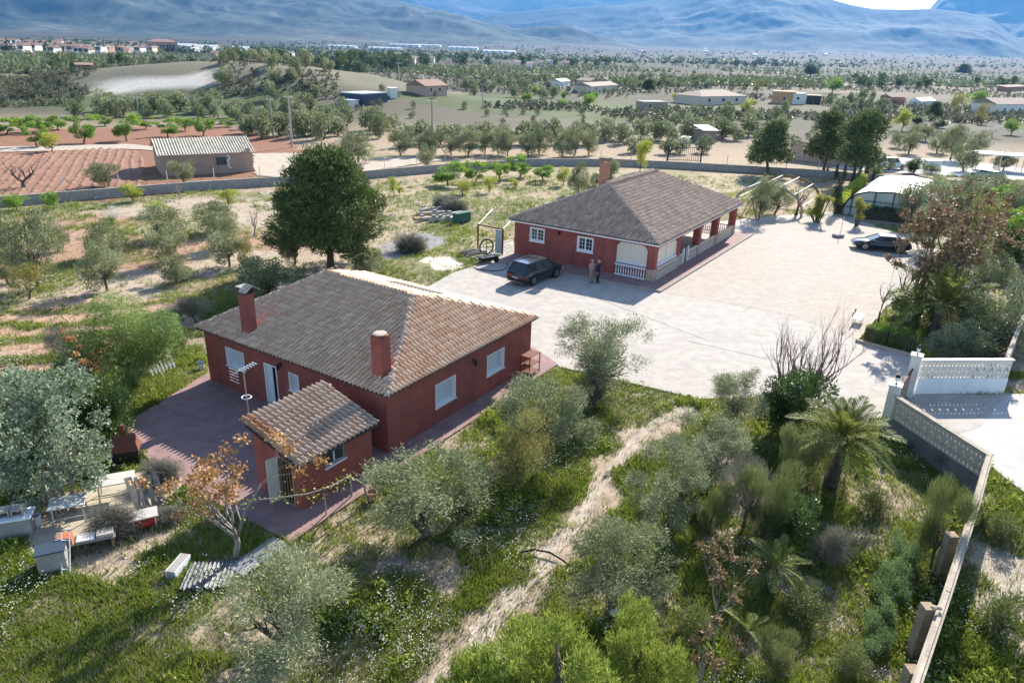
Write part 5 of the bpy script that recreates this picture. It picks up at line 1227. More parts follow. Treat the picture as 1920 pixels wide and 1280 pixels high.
c0, c1 = g(1682, 742, 1.93), g(1856, 851, 1.93); lattice_wall('grey lattice block wall falling from the gate to the lane corner', c0, c1, hA, lat_grey, mat('mottled_grey_base', (.20, .19, .18), .95, .3, 2, .3, 18, col2=(.08, .08, .075), thr=(.45, .65), dscale=1.), M['oldconcrete'])  # base wall dark grey with near-black mottling
M['buttress'] = mat('brown_concrete', (.30, .225, .15), .95, .25, 3, .3, 18)
lw = thing('boundary_wall', 'long narrow concrete wall running to the bottom right corner', 'wall', (c1[0], c1[1], 0))
P = [g(a, b, 1.93)[:2]-c1[:2] for a, b in ((1857, 852), (1848, 880), (1832, 940), (1777, 1110), (1712, 1300))]
for i, (a, b) in enumerate(zip(P[:-1], P[1:])):
    MB().bar((a[0], a[1], .94), (b[0], b[1], .94), .24, 1.94).build('wall_panel', M['oldconcrete'], lw)
    d = unit((b-a)[None])[0]; MB().bar((a[0]-d[0]*.02, a[1]-d[1]*.02, 1.93), (b[0]+d[0]*.02, b[1]+d[1]*.02, 1.93), .10, .07).build('coping', M['track'], lw)
for a, b, hh in ((1803, 995, 1.8), (1760, 1132, 1.86), (1738, 1235, 1.6)):
    q = g(a, b, 1.93)[:2]-c1[:2]; MB().box(q[0]-.42, q[0]-.12, q[1]-.16, q[1]+.16, 0, hh).build('buttress', M['buttress'], lw, rot=None)
tg = thing('stones', 'two round pebbles lying on the wall top', 'stone', g(1764, 1142, 2.0))
for k in (0, 1): MB().lathe([(.02, 0), (.09, .04), (.07, .1), (.01, .12)], 7, (-.2+.14*k, 0, 0)).build('pebble', M['stone'], tg)
w3 = thing('garden_wall', 'thin pale wall rising at the right edge beside the oleanders', 'wall', (pB[0], pB[1], 0))
P = [g(a, b, 1.9)[:2]-pB[:2] for a, b in ((1889, 668), (1904, 630), (1918, 596), (1945, 540))]
for a, b in zip(P[:-1], P[1:]): MB().bar((a[0], a[1], .92), (b[0], b[1], .92), .2, 1.9).build('wall_panel', M['oldconcrete'], w3)
def pillar(label, x, y, h):
    q = g(x, y); t = thing('gate_pillar', label, 'pillar', (q[0], q[1], 0), ANG); MB().box(-.24, .24, -.24, .24, -.05, h).build('shaft', M['offwhite'], t, bevel=.02); MB().box(-.28, .28, -.28, .28, h+.001, h+.08).build('cap', M['offwhite'], t)
    l_ = MB().lathe([(.08, 0), (.02, .05), (.02, .12), (.06, .14)], 8, (0, 0, h+.08)).build('lamp_stem', M['black'], t)
    MB().lathe([(.07, 0), (.11, .2), (.1, .21)], 6, (0, 0, h+.22)).build('lantern_glass', M['shutter'], l_); MB().lathe([(.14, 0), (.08, .08), (.02, .14)], 6, (0, 0, h+.43)).build('lantern_lid', M['black'], l_)
    return q, h
q2, _ = pillar('tall white gate pillar with lantern, the one at the white wall', 1700, 742, 2.25); q1, _ = pillar('white gate pillar with lantern at the end of the grey lattice wall', 1660, 800, 2.15)
a, L, rz = seg(q1, q2); gt = thing('gate', 'closed metal gate with brown top rail between the two pillars', 'gate', (a[0], a[1], 0), rz)
for k in range(int((L-.6)/.14)): MB().box(.3+k*.14, .42+k*.14, -.015, .015, .1, 1.55).build('board', M['wood'], gt)
MB().box(.28, L-.28, -.04, .04, 1.55, 1.63).build('top_rail', M['rust'], gt); MB().box(.28, L-.28, -.03, .03, .04, .1).build('bottom_rail', M['rust'], gt)
# planter kerb by the gate
pk = thing('planter_kerb', 'low brown kerb round the clipped hedge planter', 'kerb', (*g(1606, 641)[:2], 0)); kk = [g(*p)[:2]-g(1606, 641)[:2] for p in ((1640, 600), (1606, 641), (1722, 672))]
for a, b in zip(kk[:-1], kk[1:]): MB().bar((*a, .08), (*b, .08), .16, .2).build('kerb_stone', M['stone'], pk)
# back boundary wall with fence posts
bw = [(-60, 392), (180, 372), (360, 357), (530, 346), (690, 334), (810, 323), (1000, 310), (1150, 310), (1280, 316), (1500, 329), (1700, 345), (1840, 355), (1990, 372)]
BP = [g(*p)[:2] for p in bw]; t = thing('block_wall', 'low grey block wall with thin fence posts round the back of the plot', 'wall', (*BP[4], 0)); pm_ = MB().box(-.035, .035, -.035, .035, .8, 2.3).mesh('fence_post', M['steel'])
for i, (a, b) in enumerate(zip(BP[:-1], BP[1:])):
    a = a-BP[4]; b = b-BP[4]; MB().bar((*a, .42), (*b, .42), .22, .95).build('wall_panel', M['block'], t); d = b-a; L = np.linalg.norm(d)
    MB().bar((*a, .93), (*b, .93), .26, .07).build('coping', M['block'], t)
    for k in range(int(L/4)): q = a+d*(k+.5)/int(L/4); obj('fence_post', pm_, None, t, loc=(q[0], q[1], .1))
# iron railing gate beyond the wall
q = g(1252, 306); e = g(1313, 308); a, L, rz = seg(q, e); t = thing('railing', 'dark iron railing gate behind the back wall', 'railing', (a[0], a[1], 0), rz)
for k in range(int(L/.3)): MB().box(k*.3, k*.3+.05, 0, .05, .3, 2.6).build('bar', M['black'], t)
for z in (.5, 2.4): MB().box(0, L, .055, .1, z, z+.08).build('rail', M['black'], t)
for x in (-.1, L): MB().box(x-.1, x+.1, 0, .2, 0, 2.8).build('post', M['black'], t)
# ================================================================== buildings of the neighbourhood
def bldg(label, pl, pr, h, dep, roof, wm, rm, rise=1., wins=(), name='house', cat='house', group=None, ov=.25, chim=False, corr=0, doors=()):
    a, L, rz = seg(g(*pl), g(*pr)); z = float(T(a[0], a[1])); t = thing(name, label, cat, (a[0], a[1], z), rz, group)
    MB().box(0, L, 0, dep, -.5, h).build('wall', wm, t)
    if roof == 'flat': MB().box(-ov, L+ov, -ov, dep+ov, h+.004, h+.25).build('roof', rm, t)
    elif roof in ('gable', 'mono', 'hip'):
        mb = MB(); yr = dep/2 if roof != 'mono' else dep+ov; hx = 0 if roof != 'hip' else min(L/2-.2, dep/2)
        A, B, C, D = (-ov, -ov, h), (L+ov, -ov, h), (L+ov, dep+ov, h if roof != 'mono' else h+rise), (-ov, dep+ov, h if roof != 'mono' else h+rise)
        R1, R2 = (-ov+hx, yr, h+rise), (L+ov-hx, yr, h+rise)
        if corr:
            n = int((L+2*ov)/corr*6); xs = np.linspace(-ov, L+ov, n)
            for s0, s1 in (((-ov, h), (yr, h+rise)),)+((((dep+ov), h), (yr, h+rise)),)*(roof == 'gable'):
                k = len(mb.v)
                for x in xs:
                    w = .07*math.cos(2*PI*x/corr); mb.v += [(x, s0[0], s0[1]+.06+w), (x, s1[0], s1[1]+.06+w)]
                mb.f += [(k+2*i, k+2*i+2, k+2*i+3, k+2*i+1) for i in range(n-1)]
        else:
            up = lambda p: (p[0], p[1], p[2]+.1)
            mb.quad(up(A), up(B), up(R2), up(R1))
            if roof != 'mono': mb.quad(up(B), up(C), up(R2)).quad(up(C), up(D), up(R1), up(R2)).quad(up(D), up(A), up(R1))
        if roof != 'hip': mb.v += [(0, 0, h), (0, dep, h if roof == 'gable' else h+rise), (0, yr, h+rise), (L, 0, h), (L, dep, h if roof == 'gable' else h+rise), (L, yr, h+rise)]
        k = len(mb.v)-6
        rf = mb.build('roof', rm, t)
        if roof != 'hip':
            gb = MB()
            for x in (0.01, L-.01): gb.quad((x, 0, h-.01), (x, dep, (h if roof == 'gable' else h+rise)-.01), (x, min(yr, dep), h+rise-.02))
            gb.build('gable', wm, t)
        if chim: MB().box(L*.35, L*.35+.5, dep*.5, dep*.5+.5, h, h+rise+1.1).build('chimney', M['white'], rf)
    else: MB().box(-.02, L+.02, -.02, dep+.02, h+.003, h+.3).build('roof', rm, t)
    for (x, z0, w, hh) in wins:
        f = frame(MB(), 'R', x*L, x*L+w, z0, z0+hh, .08, -.05, -.003).build('window', M['white'], t); bx('R', x*L+.08, x*L+w-.08, -.03, -.004, z0+.08, z0+hh-.08).build('pane', M['glass'], f)
    for (x, w, hh) in doors: bx('R', x*L, x*L+w, -.04, -.003, .02, hh).build('door', M['woodbrown'], t)
    return t
cream = mat('cream_render', (.58, .50, .40), .9, .1, 1); pink = mat('pink_render', (.46, .32, .25), .9, .12, 1); orange = mat('orange_render', (.50, .29, .15), .9, .1, 1); whit = mat('whitewash', (.70, .68, .65), .9, .07, 1)
redroof = mat('distant_red_tiles', (.25, .155, .12), .9, .2, 2); brownroof = mat('distant_brown_tiles', (.30, .23, .18), .9, .2, 2); greyroof = mat('grey_sheet_roof', (.42, .43, .44), .6, .08, 1); stonew = mat('rubble_stone', (.34, .28, .22), .95, .25, 2, .3, 6)
barn = bldg('low pinkish barn with corrugated roof beside the ploughed red field', (306, 330), (476, 321), 2.5, 9, 'gable', M['barnwall'], M['corr'], 1.5, name='barn', cat='barn', corr=.34, ov=.35)
L = (g(476, 321)-g(306, 330)); L = float(np.linalg.norm(L))
w_ = frame(MB(), 'R', L*.58, L*.58+1.4, 1.0, 2.1, .07, -.04, -.003).build('window', mat('blue_grey_shutter', (.22, .26, .32), .7), barn)
for k in range(5): bx('R', L*.58+.14+k*.25, L*.58+.2+k*.25, -.06, -.035, 1.05, 2.05).build('bar', M['bluegreen'], w_)
bx('R', L*.58+.07, L*.58+1.33, -.02, -.004, 1.07, 2.03).build('pane', M['glass'], w_)
mk = MB(); pts = [(L*.73, 2.3), (L*.745, 1.9), (L*.715, 1.6), (L*.725, 1.2), (L*.715, .85), (L*.75, .6)]
for a, b in zip(pts[:-1], pts[1:]): mk.bar((a[0], -.02, a[1]), (b[0], -.02, b[1]), .04, .12)
mk.bar((L*.73, -.02, 2.3), (L*.705, -.02, 2.15), .04, .09); mk.build('pale_wall_mark', M['white'], barn)
MB().box(L*.93, L*.97, -.3, .3, 2.5, 3.1).build('chimney', M['barnwall'], barn)
bldg('dark blue metal shed with grey roof beyond the grove', (682, 210), (727, 206), 2.9, 7.5, 'flat', M['bluegreen'], greyroof, name='metal_shed', cat='shed', ov=.05)
bldg('small white lean-to left of the dark blue shed', (632, 210), (660, 212), 1.6, 3, 'flat', whit, greyroof, name='lean_to', cat='shed')
bldg('small white cabin right of the dark blue shed', (733, 203), (746, 203), 2.4, 4, 'flat', whit, M['offwhite'], name='cabin', cat='shed')
bldg('pink farmhouse with red tiled roof right of the cabin', (798, 199), (838, 196), 2.6, 7, 'gable', pink, redroof, 1.6, [(.2, 1, 1.2, 1.2), (.6, 1, 1.2, 1.2)], chim=True)
bldg('white farmhouse with brown roof left of the stone ruin', (1108, 176), (1158, 172), 2.6, 8, 'gable', cream, brownroof, 1.3, [(.15, 1, 1.2, 1.2)])
bldg('small white shed left of the white farmhouse', (1051, 168), (1068, 166), 3, 5, 'gable', whit, greyroof, 1., name='cabin', cat='shed')
bldg('grey annexe beside the white farmhouse', (1080, 164), (1106, 166), 3, 7, 'gable', pink, brownroof, 1.2)
bldg('roofless rubble stone ruin in the field', (1207, 206), (1250, 206), 2.2, 5, 'parapet', stonew, M['corr'], wins=[(.2, .8, 1., 1.)], name='stone_ruin', cat='ruin')
bldg('large pale house with low brown hipped roof', (1313, 196), (1398, 194), 2.8, 12, 'hip', cream, brownroof, 1.8, [(.15, 1, 1.4, 1.3), (.45, 1, 1.6, 1.3), (.75, 1, 1.4, 1.3)])
bldg('orange rendered house with flat roof', (1447, 194), (1490, 196), 4., 8, 'parapet', orange, orange, wins=[(.45, .8, 1., 1.8)])
bldg('white garage beside the orange house', (1487, 196), (1510, 196), 3.6, 8, 'flat', whit, M['offwhite'], wins=[(.2, 1.6, 1.4, 1.)], name='garage', cat='garage')
bldg('carport with its open bay painted dark, next to the white garage', (1512, 195), (1538, 196), 2.8, 5, 'flat', M['glass'], M['woodbrown'], name='carport', cat='carport', ov=.6)  # solid near-black walls stand in for the shade inside the bay
bldg('pinkish cottage with tiled roof hidden behind the pines', (1478, 298), (1600, 312), 2.9, 8, 'gable', pink, brownroof, 1.6, [(.2, 1, .9, 1)], name='cottage')
bldg('white house with brown roof at the right edge', (1865, 215), (1935, 214), 3.2, 9, 'gable', whit, brownroof, 1.8, [(.2, 1, 1.2, 1.1), (.6, 1, 1.2, 1.1)])
bldg('brick shed on the slope above the right-hand house', (1885, 172), (1925, 170), 2.6, 5, 'mono', M['brick'], redroof, .8, name='brick_shed', cat='shed')
bldg('brown wooden hut at the foot of the knoll', (150, 170), (182, 170), 2.4, 5, 'mono', M['woodbrown'], redroof, .5, name='wooden_hut', cat='hut')
bldg('white cottage at the end of the marl bank', (438, 166), (460, 164), 2.8, 5, 'gable', whit, M['offwhite'], 1.2, name='cottage')
bldg('low dark hut behind the iron railing', (1317, 268), (1342, 268), 2.3, 4, 'mono', M['wood'], greyroof, .6, name='hut', cat='hut')
bldg('tiny white kennel left of the dark hut', (1275, 274), (1288, 275), 1.3, 2, 'mono', whit, greyroof, .3, name='kennel', cat='kennel')
bldg('low red-roofed cottage among trees beyond the bare plot', (1668, 196), (1695, 196), 2.6, 5, 'gable', M['brick'], redroof, 1., name='cottage')
bldg('white tent-roofed shelter beyond the bare plot', (1724, 200), (1752, 198), 1.8, 4, 'gable', M['offwhite'], M['white'], 1.2, name='shelter', cat='shelter')
# carport by the lane
q, L, rz = seg(g(1828, 318), g(1935, 326)); t = thing('carport', 'white flat-roofed carport at the end of the lane', 'carport', (*q, 0), rz); MB().box(-.2, L, -.2, 4, 2.4, 2.6).build('roof', M['white'], t)
for x in (0, L*.4, L*.8):
    for y in (0, 3.7): MB().box(x, x+.12, y, y+.12, -.05, 2.4).build('post', M['steel'], t)
q = g(1738, 318); t = thing('storage_box', 'white box standing on the lane right of the van', 'box', (*q[:2], 0), .1); MB().box(0, 2.3, 0, 1.2, 0, 1.3).build('body', M['shutter'], t); MB().box(-.05, 2.35, -.05, 1.25, 1.303, 1.4).build('lid', M['white'], t)
# ================================================================== pool cover and old frame
q = g(1574, 402); t = thing('pool_cover', 'white barrel-roofed pool enclosure with dark framed glazed front', 'enclosure', (q[0], q[1], 0), ANG)
prof = [(0, 0), (-.12, -1.15), (-.75, 0)]
PF = [(0., 0.), (-.15, .9), (-.6, 1.75), (-1.4, 2.45), (-2.5, 2.8), (-5., 3.0), (-7.4, 2.75), (-8.4, 2.3), (-9.1, 1.6), (-9.5, .8), (-9.6, 0.)]; LE = 15.
def strip(m, i0, i1, x0, x1, nm, off=0.):
    mb = MB()
    for k in range(i0, i1): mb.quad((x0, PF[k][0], PF[k][1]+off), (x1, PF[k][0], PF[k][1]+off), (x1, PF[k+1][0], PF[k+1][1]+off), (x0, PF[k+1][0], PF[k+1][1]+off))
    return mb.build(nm, m, t)
strip(M['white'], 2, 8, 0, LE, 'roof_sheet'); strip(M['glass_green'], 0, 2, 0, LE, 'side_glazing'); strip(M['glass_green'], 8, 10, 0, LE, 'side_glazing')
rb = MB().tube([(0, y, z) for y, z in PF], .09, 6).mesh('arch_rib', M['black'])
for x in (0, LE/2, LE): obj('arch_rib', rb, None, t, loc=(x, 0, 0))
fm_ = MB().quad(*[(.05, y, z) for y, z in PF]).build('front_glazing', M['glass_green'], t); MB().quad(*[(LE-.05, y, z) for y, z in PF]).build('back_glazing', M['glass_green'], t)
for y in (-1.0, -3.2, -5., -6.8, -8.4):
    z = float(np.interp(-y, [-p[0] for p in PF[1:-1]], [p[1] for p in PF[1:-1]])); MB().box(-.05, .03, y-.05, y+.05, 0, z-.05).build('mullion', M['black'], fm_)
for z in (.05, .95, 1.8): MB().box(-.04, .028, -9.2 if z < 1.5 else -8.7, -.25 if z < 1.5 else -.7, z, z+.06).build('transom', M['black'], fm_)
MB().box(.8, LE-.8, -8.4, -1.2, .05, .12).build('pool_water', M['pool'], t)
MB().prism([(-1.5, .3), (-1.5, -10), (LE, -10), (LE, .5)], -.02, .045).build('pool_surround', M['concrete'], t)
q = g(1502, 408); t = thing('arched_frame', 'bare arched frame of an old pool cover with white purlins', 'frame', (q[0], q[1], 0), ANG)
AF = [(7.4*.5*(1-math.cos(a))*1.0, 2.9*math.sin(a)**.75) for a in np.linspace(0, PI, 13)]
for x in (0, 8.5): MB().tube([(x, y, z) for y, z in AF], .16, 6).build('arch', M['stone'] if x == 0 else M['woodbrown'], t)
for k in (1, 3, 5, 7, 9, 11): MB().bar((-.3, AF[k][0], AF[k][1]+.1), (8.8, AF[k][0], AF[k][1]+.1), .06, .06).build('purlin', M['white'], t)
for y in (1.8, 3.6): MB().box(.3, 8, y, y+1.5, 2.95, 2.99).build('sheet', M['glass_green'], t) if y > 5 else None
q = g(1403, 412); t = thing('swing_frame', 'rusty A-shaped swing frame at the end of the porch', 'swing', (*q[:2], 0), ANG)
for x in (0, 2.2):
    for s in (-1, 1): MB().bar((x, s*.9, 0), (x, 0, 2.3), .07).build('leg', M['rust'], t)
    MB().bar((x, -.45, 1.1), (x, .45, 1.1), .05).build('brace', M['rust'], t)
MB().bar((-.2, 0, 2.33), (2.4, 0, 2.33), .08).build('top_bar', M['shutter'], t)
# ================================================================== vehicles
def car_paint(name, col, rough=.18, metal=.3):
    m = mat(name, col, rough, .04, 2, metal=metal, spec=.6); p = m.node_tree.nodes['Principled BSDF']; p.inputs['Coat Weight'].default_value = .6; p.inputs['Coat Roughness'].default_value = .05; return m
M['chrome'] = mat('bright_alloy', (.3, .3, .31), .3, .05, 3, metal=.9); M['redlamp'] = mat('red_lamp', (.30, .015, .012), .2, .1, 3); M['plate'] = mat('number_plate', (.75, .75, .72), .5, .03, 3); M['clearlamp'] = mat('clear_lamp', (.7, .72, .74), .1, .05, 3, spec=.6)
def car(label, name, cat, loc, rz, L, W, Hh, body, st, cab, wheels, roofcol=None, rails=False, group=None, wr=.34):
    """st: stations (x, z bottom, z top, half width); cab: (rear base x, rear top x, front top x, front base x, belt z)"""
    t = thing(name, label, cat, loc, rz, group); mb = MB(); ring = 12
    for x, zb, zt, w in st:
        zm = zb+(zt-zb)*.55
        pr = [(w*.80, zb), (w*.97, zb+.10), (w, zm), (w*.97, zt-.09), (w*.86, zt-.015), (w*.4, zt+.012)]
        mb.v += [(x, y, z) for y, z in pr]+[(x, -y, z) for y, z in pr[::-1]]
    for i in range(len(st)-1):
        for k in range(ring): a = i*ring+k; b = i*ring+(k+1) % ring; mb.f.append((a, a+ring, b+ring, b))
    mb.f += [tuple(range(ring)), tuple((len(st)-1)*ring+k for k in range(ring))[::-1]]
    bd = mb.build('body', body, t, True)
    xr0, xr1, xf1, xf0, bz = cab; wb, wt = W/2*.90, W/2*.70; zt = Hh-.045; mbz = bz-.04
    lo = [(xr0, -wb), (xf0, -wb), (xf0, wb), (xr0, wb)]; hi = [(xr1, -wt), (xf1, -wt), (xf1, wt), (xr1, wt)]
    cb_ = MB(); cb_.v = [(x, y, mbz) for x, y in lo]+[(x, y, zt) for x, y in hi]; cb_.f = [(0, 1, 5, 4), (1, 2, 6, 5), (2, 3, 7, 6), (3, 0, 4, 7), (4, 5, 6, 7)]
    cb_.build('windows', M['glass'], t)
    rf = MB().prism([(xr1-.10, -wt-.02), (xf1+.05, -wt-.02), (xf1+.12, 0), (xf1+.05, wt+.02), (xr1-.10, wt+.02)], zt-.02, Hh).build('roof', roofcol or body, t, bevel=.02)
    for s in (-1, 1):
        for (xa, xb) in ((xr0, xr1), (xf0, xf1)): MB().bar((xa, s*wb*1.005, mbz), (xb, s*wt*1.01, zt), .09, .07).build('pillar', body, t)
        for q in (.36, .66): MB().bar((xr0+(xf0-xr0)*q, s*wb*1.005, mbz), (xr1+(xf1-xr1)*q, s*wt*1.01, zt), .07, .04).build('pillar', body, t)
        MB().box(xr0+.2, xf0-.1, s*wb*1.02-.012, s*wb*1.02+.012, mbz+.02, mbz+.05).build('window_trim', M['chrome'], t)
        m_ = MB().box(xf0-.55, xf0-.38, s*(W/2+.1)-.09, s*(W/2+.1)+.09, bz+.03, bz+.15).build('mirror', body, t, bevel=.02)
        if rails: MB().bar((xr1+.1, s*wt*.93, Hh+.05), (xf1-.25, s*wt*.93, Hh+.05), .05, .04).build('roof_rail', M['black'], t)
        MB().box(st[0][0]-.02, st[0][0]+.16, s*W/2*.70-.16, s*W/2*.70+.16, st[0][2]-.30, st[0][2]-.14).build('tail_lamp', M['redlamp'], t)
        MB().box(st[-1][0]-.22, st[-1][0]+.02, s*W/2*.66-.15, s*W/2*.66+.15, st[-1][2]-.22, st[-1][2]-.09).build('headlight', M['clearlamp'], t)
        for x in wheels:
            MB().lathe([(wr+.07, -.02), (wr+.07, .02)], 16).build('wheel_arch', M['black'], t, loc=(x, s*(W/2-.012), wr+.02), rot=(PI/2, 0, 0))
            wh = MB().lathe([(wr*.72, -.1), (wr*.97, -.1), (wr, -.06), (wr, .06), (wr*.97, .1), (wr*.72, .1)], 18).build('wheel', M['rubber'], t, loc=(x, s*(W/2-.06), wr+.02), rot=(PI/2, 0, 0))
            MB().lathe([(wr*.7, -.108), (wr*.66, -.104), (.05, -.112), (.05, .112), (wr*.66, .104), (wr*.7, .108)], 10).build('rim', M['chrome'], wh)
    MB().box(st[0][0]-.035, st[0][0]+.05, -.26, .26, st[0][2]-.42, st[0][2]-.30).build('number_plate', M['plate'], t)
    MB().box(st[0][0]-.06, st[0][0]+.2, -W/2*.85, W/2*.85, st[0][1]+.02, st[0][1]+.2).build('bumper', M['black'] if rails else body, t, bevel=.03); MB().box(st[-1][0]-.2, st[-1][0]+.05, -W/2*.8, W/2*.8, st[-1][1]+.02, st[-1][1]+.2).build('bumper', body, t, bevel=.03)
    return t
suv = [(-2.42, .42, .98, .80), (-2.36, .32, 1.02, .88), (-1.9, .24, 1.03, .92), (-.8, .22, 1.02, .935), (.6, .22, 1.0, .935), (1.2, .23, .98, .92), (1.9, .26, .92, .89), (2.3, .32, .82, .80), (2.42, .4, .70, .66)]
c_s = car('black estate SUV with roof rails parked by the second house', 'parked_car', 'car', (1.62, 51.85, .02), ANG-.1, 4.84, 1.87, 1.66, car_paint('black_car_paint', (.014, .016, .022)), suv, (-2.34, -1.78, .38, 1.38, .98), (-1.42, 1.38), car_paint('painted_sky_reflection_roof', (.05, .06, .075), .12, .6), True, wr=.36)  # roof colour lightened and blued to imitate reflected sky
MB().box(-2.46, -2.2, -.75, .75, .30, .36).build('skid_plate', M['chrome'], c_s)
sed = [(-2.35, .42, .84, .70), (-2.25, .3, .92, .82), (-1.7, .22, .96, .89), (-.5, .2, .93, .91), (.6, .2, .91, .91), (1.3, .21, .86, .90), (1.95, .24, .77, .86), (2.3, .3, .66, .74), (2.4, .38, .56, .6)]
car('dark blue coupe parked beneath the brown-seeded tree', 'parked_car', 'car', (33.1, 64.0, .026), math.atan2(.27, -.96), 4.75, 1.82, 1.38, car_paint('midnight_blue_paint', (.012, .016, .026)), sed, (-1.95, -1.0, .25, 1.25, .88), (-1.42, 1.42), wr=.35)
vst = [(-2.1, .45, 1.15, .80), (-2.05, .3, 1.2, .86), (-1.2, .25, 1.2, .89), (.4, .25, 1.15, .89), (1.0, .25, 1.05, .87), (1.7, .28, .95, .82), (2.0, .36, .75, .7)]
vx = g(1655, 318); va = car('small white van with orange stripe parked on the lane beyond the wall', 'parked_van', 'van', (vx[0]+1.6, vx[1]+.5, .035), .35, 4.1, 1.78, 1.85, car_paint('white_van_paint', (.66, .67, .68), .3, 0), vst, (-2.05, -1.85, .1, .85, 1.15), (-1.25, 1.25))
MB().box(-1.75, -.8, -.912, -.892, .5, 1.1).build('orange_stripe', mat('orange_decal', (.5, .12, .03), .5), va)
cx = g(1845, 338); car('silver-blue hatchback in front of the carport', 'parked_car', 'car', (cx[0], cx[1], .035), 1.9, 4.1, 1.75, 1.5, car_paint('silver_blue_paint', (.26, .31, .34), .3, .4), vst, (-2.05, -1.7, .2, .95, 1.08), (-1.25, 1.25))
# ================================================================== people
def person(label, x, y, rz, cols, arms, hair):
    b = g(x, y); t = thing('person', label, 'person', (b[0], b[1], .02), rz)
    J = {'pel': ((0, 0, .95), (.155, .115)), 'waist': ((0, .01, 1.1), (.155, .115)), 'chest': ((0, .0, 1.32), (.18, .125)), 'neck': ((0, .0, 1.47), (.06, .06)), 'chin': ((0, .02, 1.54), (.07, .075)), 'head': ((0, .02, 1.64), (.085, .1)), 'crown': ((0, .01, 1.735), (.06, .075))}
    E = [('pel', 'waist'), ('waist', 'chest'), ('chest', 'neck'), ('neck', 'chin'), ('chin', 'head'), ('head', 'crown')]
    for s, n in ((-1, 'l'), (1, 'r')):
        J['hip'+n] = ((s*.09, 0, .88), (.1, .1)); J['knee'+n] = ((s*.105, .015, .5), (.07, .07)); J['ank'+n] = ((s*.11, -.01, .09), (.048, .05)); J['toe'+n] = ((s*.125, .16, .045), (.042, .035))
        J['sh'+n] = ((s*.19, 0, 1.41), (.075, .075)); J['el'+n] = (arms[n][0], (.052, .052)); J['wr'+n] = (arms[n][1], (.036, .036)); hd = arms[n][2]; J['pa'+n] = (hd, (.042, .03))
        E += [('pel', 'hip'+n), ('hip'+n, 'knee'+n), ('knee'+n, 'ank'+n), ('ank'+n, 'toe'+n), ('chest', 'sh'+n), ('sh'+n, 'el'+n), ('el'+n, 'wr'+n), ('wr'+n, 'pa'+n)]
        d = unit((np.array(hd)-np.array(arms[n][1]))[None])[0]; sd = unit(np.cross(d, [0, 0, 1.])[None])[0] if abs(d[2]) < .9 else np.array([0, 1., 0])
        for k in range(5):
            o = (k-2)*.016; l = (.05, .075, .08, .075, .06)[k] if k else .05; base = np.array(hd)+sd*o+d*(.01 if k else -.03)
            m1 = base+d*l*.55+(sd*-.03 if k == 0 else 0); m2 = m1+d*l*.45+np.array([0, 0, -.02])
            J[f'f{n}{k}a'] = (tuple(m1), (.009, .009)); J[f'f{n}{k}b'] = (tuple(m2), (.008, .008)); E += [('pa'+n, f'f{n}{k}a'), (f'f{n}{k}a', f'f{n}{k}b')]
    K = list(J); me = bpy.data.meshes.new('body'); me.from_pydata([J[k][0] for k in K], [(K.index(a), K.index(c)) for a, c in E], []); o = bpy.data.objects.new('body', me); COL.objects.link(o)
    sm = o.modifiers.new('skin', 'SKIN'); sm.use_smooth_shade = True
    for i, k in enumerate(K): me.skin_vertices[0].data[i].radius = J[k][1]; me.skin_vertices[0].data[i].use_root = (k == 'pel')
    ss = o.modifiers.new('sub', 'SUBSURF'); ss.levels = 2; ss.render_levels = 2
    dg = bpy.context.evaluated_depsgraph_get(); nm = bpy.data.meshes.new_from_object(o.evaluated_get(dg)); bpy.data.objects.remove(o)
    nm.materials.clear()
    for c in cols: nm.materials.append(c)
    for p in nm.polygons:
        c = p.center; armd = min(np.linalg.norm(np.array(c)-np.array(arms[n][2])) for n in 'lr')
        p.material_index = 3 if c.z < .11 else (2 if c.z < .98 and armd > .14 else (0 if c.z > 1.465 or armd < .13 else 1))
        p.use_smooth = True
    bo = obj('body', nm, None, t)
    MB().lathe([(.088, 0), (.097, .05), (.085, .1), (.04, .135), (.005, .14)], 12, (0, .0, 1.635)).build('hair', hair, t, True, scale=(1, 1.12, 1))
    MB().lathe([(.004, 0), (.014, .012), (.006, .04)], 6, (0, .118, 1.62)).build('nose', cols[0], t)
    for s in (-1, 1):
        MB().lathe([(.004, 0), (.01, .008), (.004, .016)], 6, (s*.034, .108, 1.655)).build('eye', M['black'], t); MB().lathe([(.006, 0), (.018, .025), (.006, .05)], 6, (s*.09, .02, 1.615)).build('ear', cols[0], t)
    MB().box(-.025, .025, .1, .112, 1.572, 1.58).build('mouth', M['redlamp'], t)
    return t
skin = mat('skin', (.45, .27, .19), .6, .06, 8); beige = mat('beige_jumper', (.36, .30, .23), .95, .1, 9); khaki = mat('khaki_trousers', (.30, .24, .17), .95, .1, 9); navy = mat('navy_jacket', (.02, .028, .06), .9, .15, 9); navy2 = mat('dark_trousers', (.018, .02, .035), .9, .15, 9); grey_hair = mat('grey_hair', (.35, .33, .31), .9, .15, 20)
fold = {'l': ((-.27, .06, 1.16), (-.06, .21, 1.17), (.03, .22, 1.19)), 'r': ((.27, .06, 1.16), (.07, .2, 1.2), (-.03, .23, 1.22))}
side = {'l': ((-.26, -.04, 1.13), (-.2, .16, 1.08), (-.12, .22, 1.1)), 'r': ((.27, -.02, 1.13), (.27, .05, .88), (.27, .08, .79))}
person('person in beige jumper and khaki trousers standing with folded arms by the red wall', 1108, 530, PI+.5, (skin, beige, khaki, M['black']), fold, grey_hair)
person('person in navy jacket and dark trousers standing close beside the one in beige', 1120, 531, PI+1., (skin, navy, navy2, M['black']), side, grey_hair)
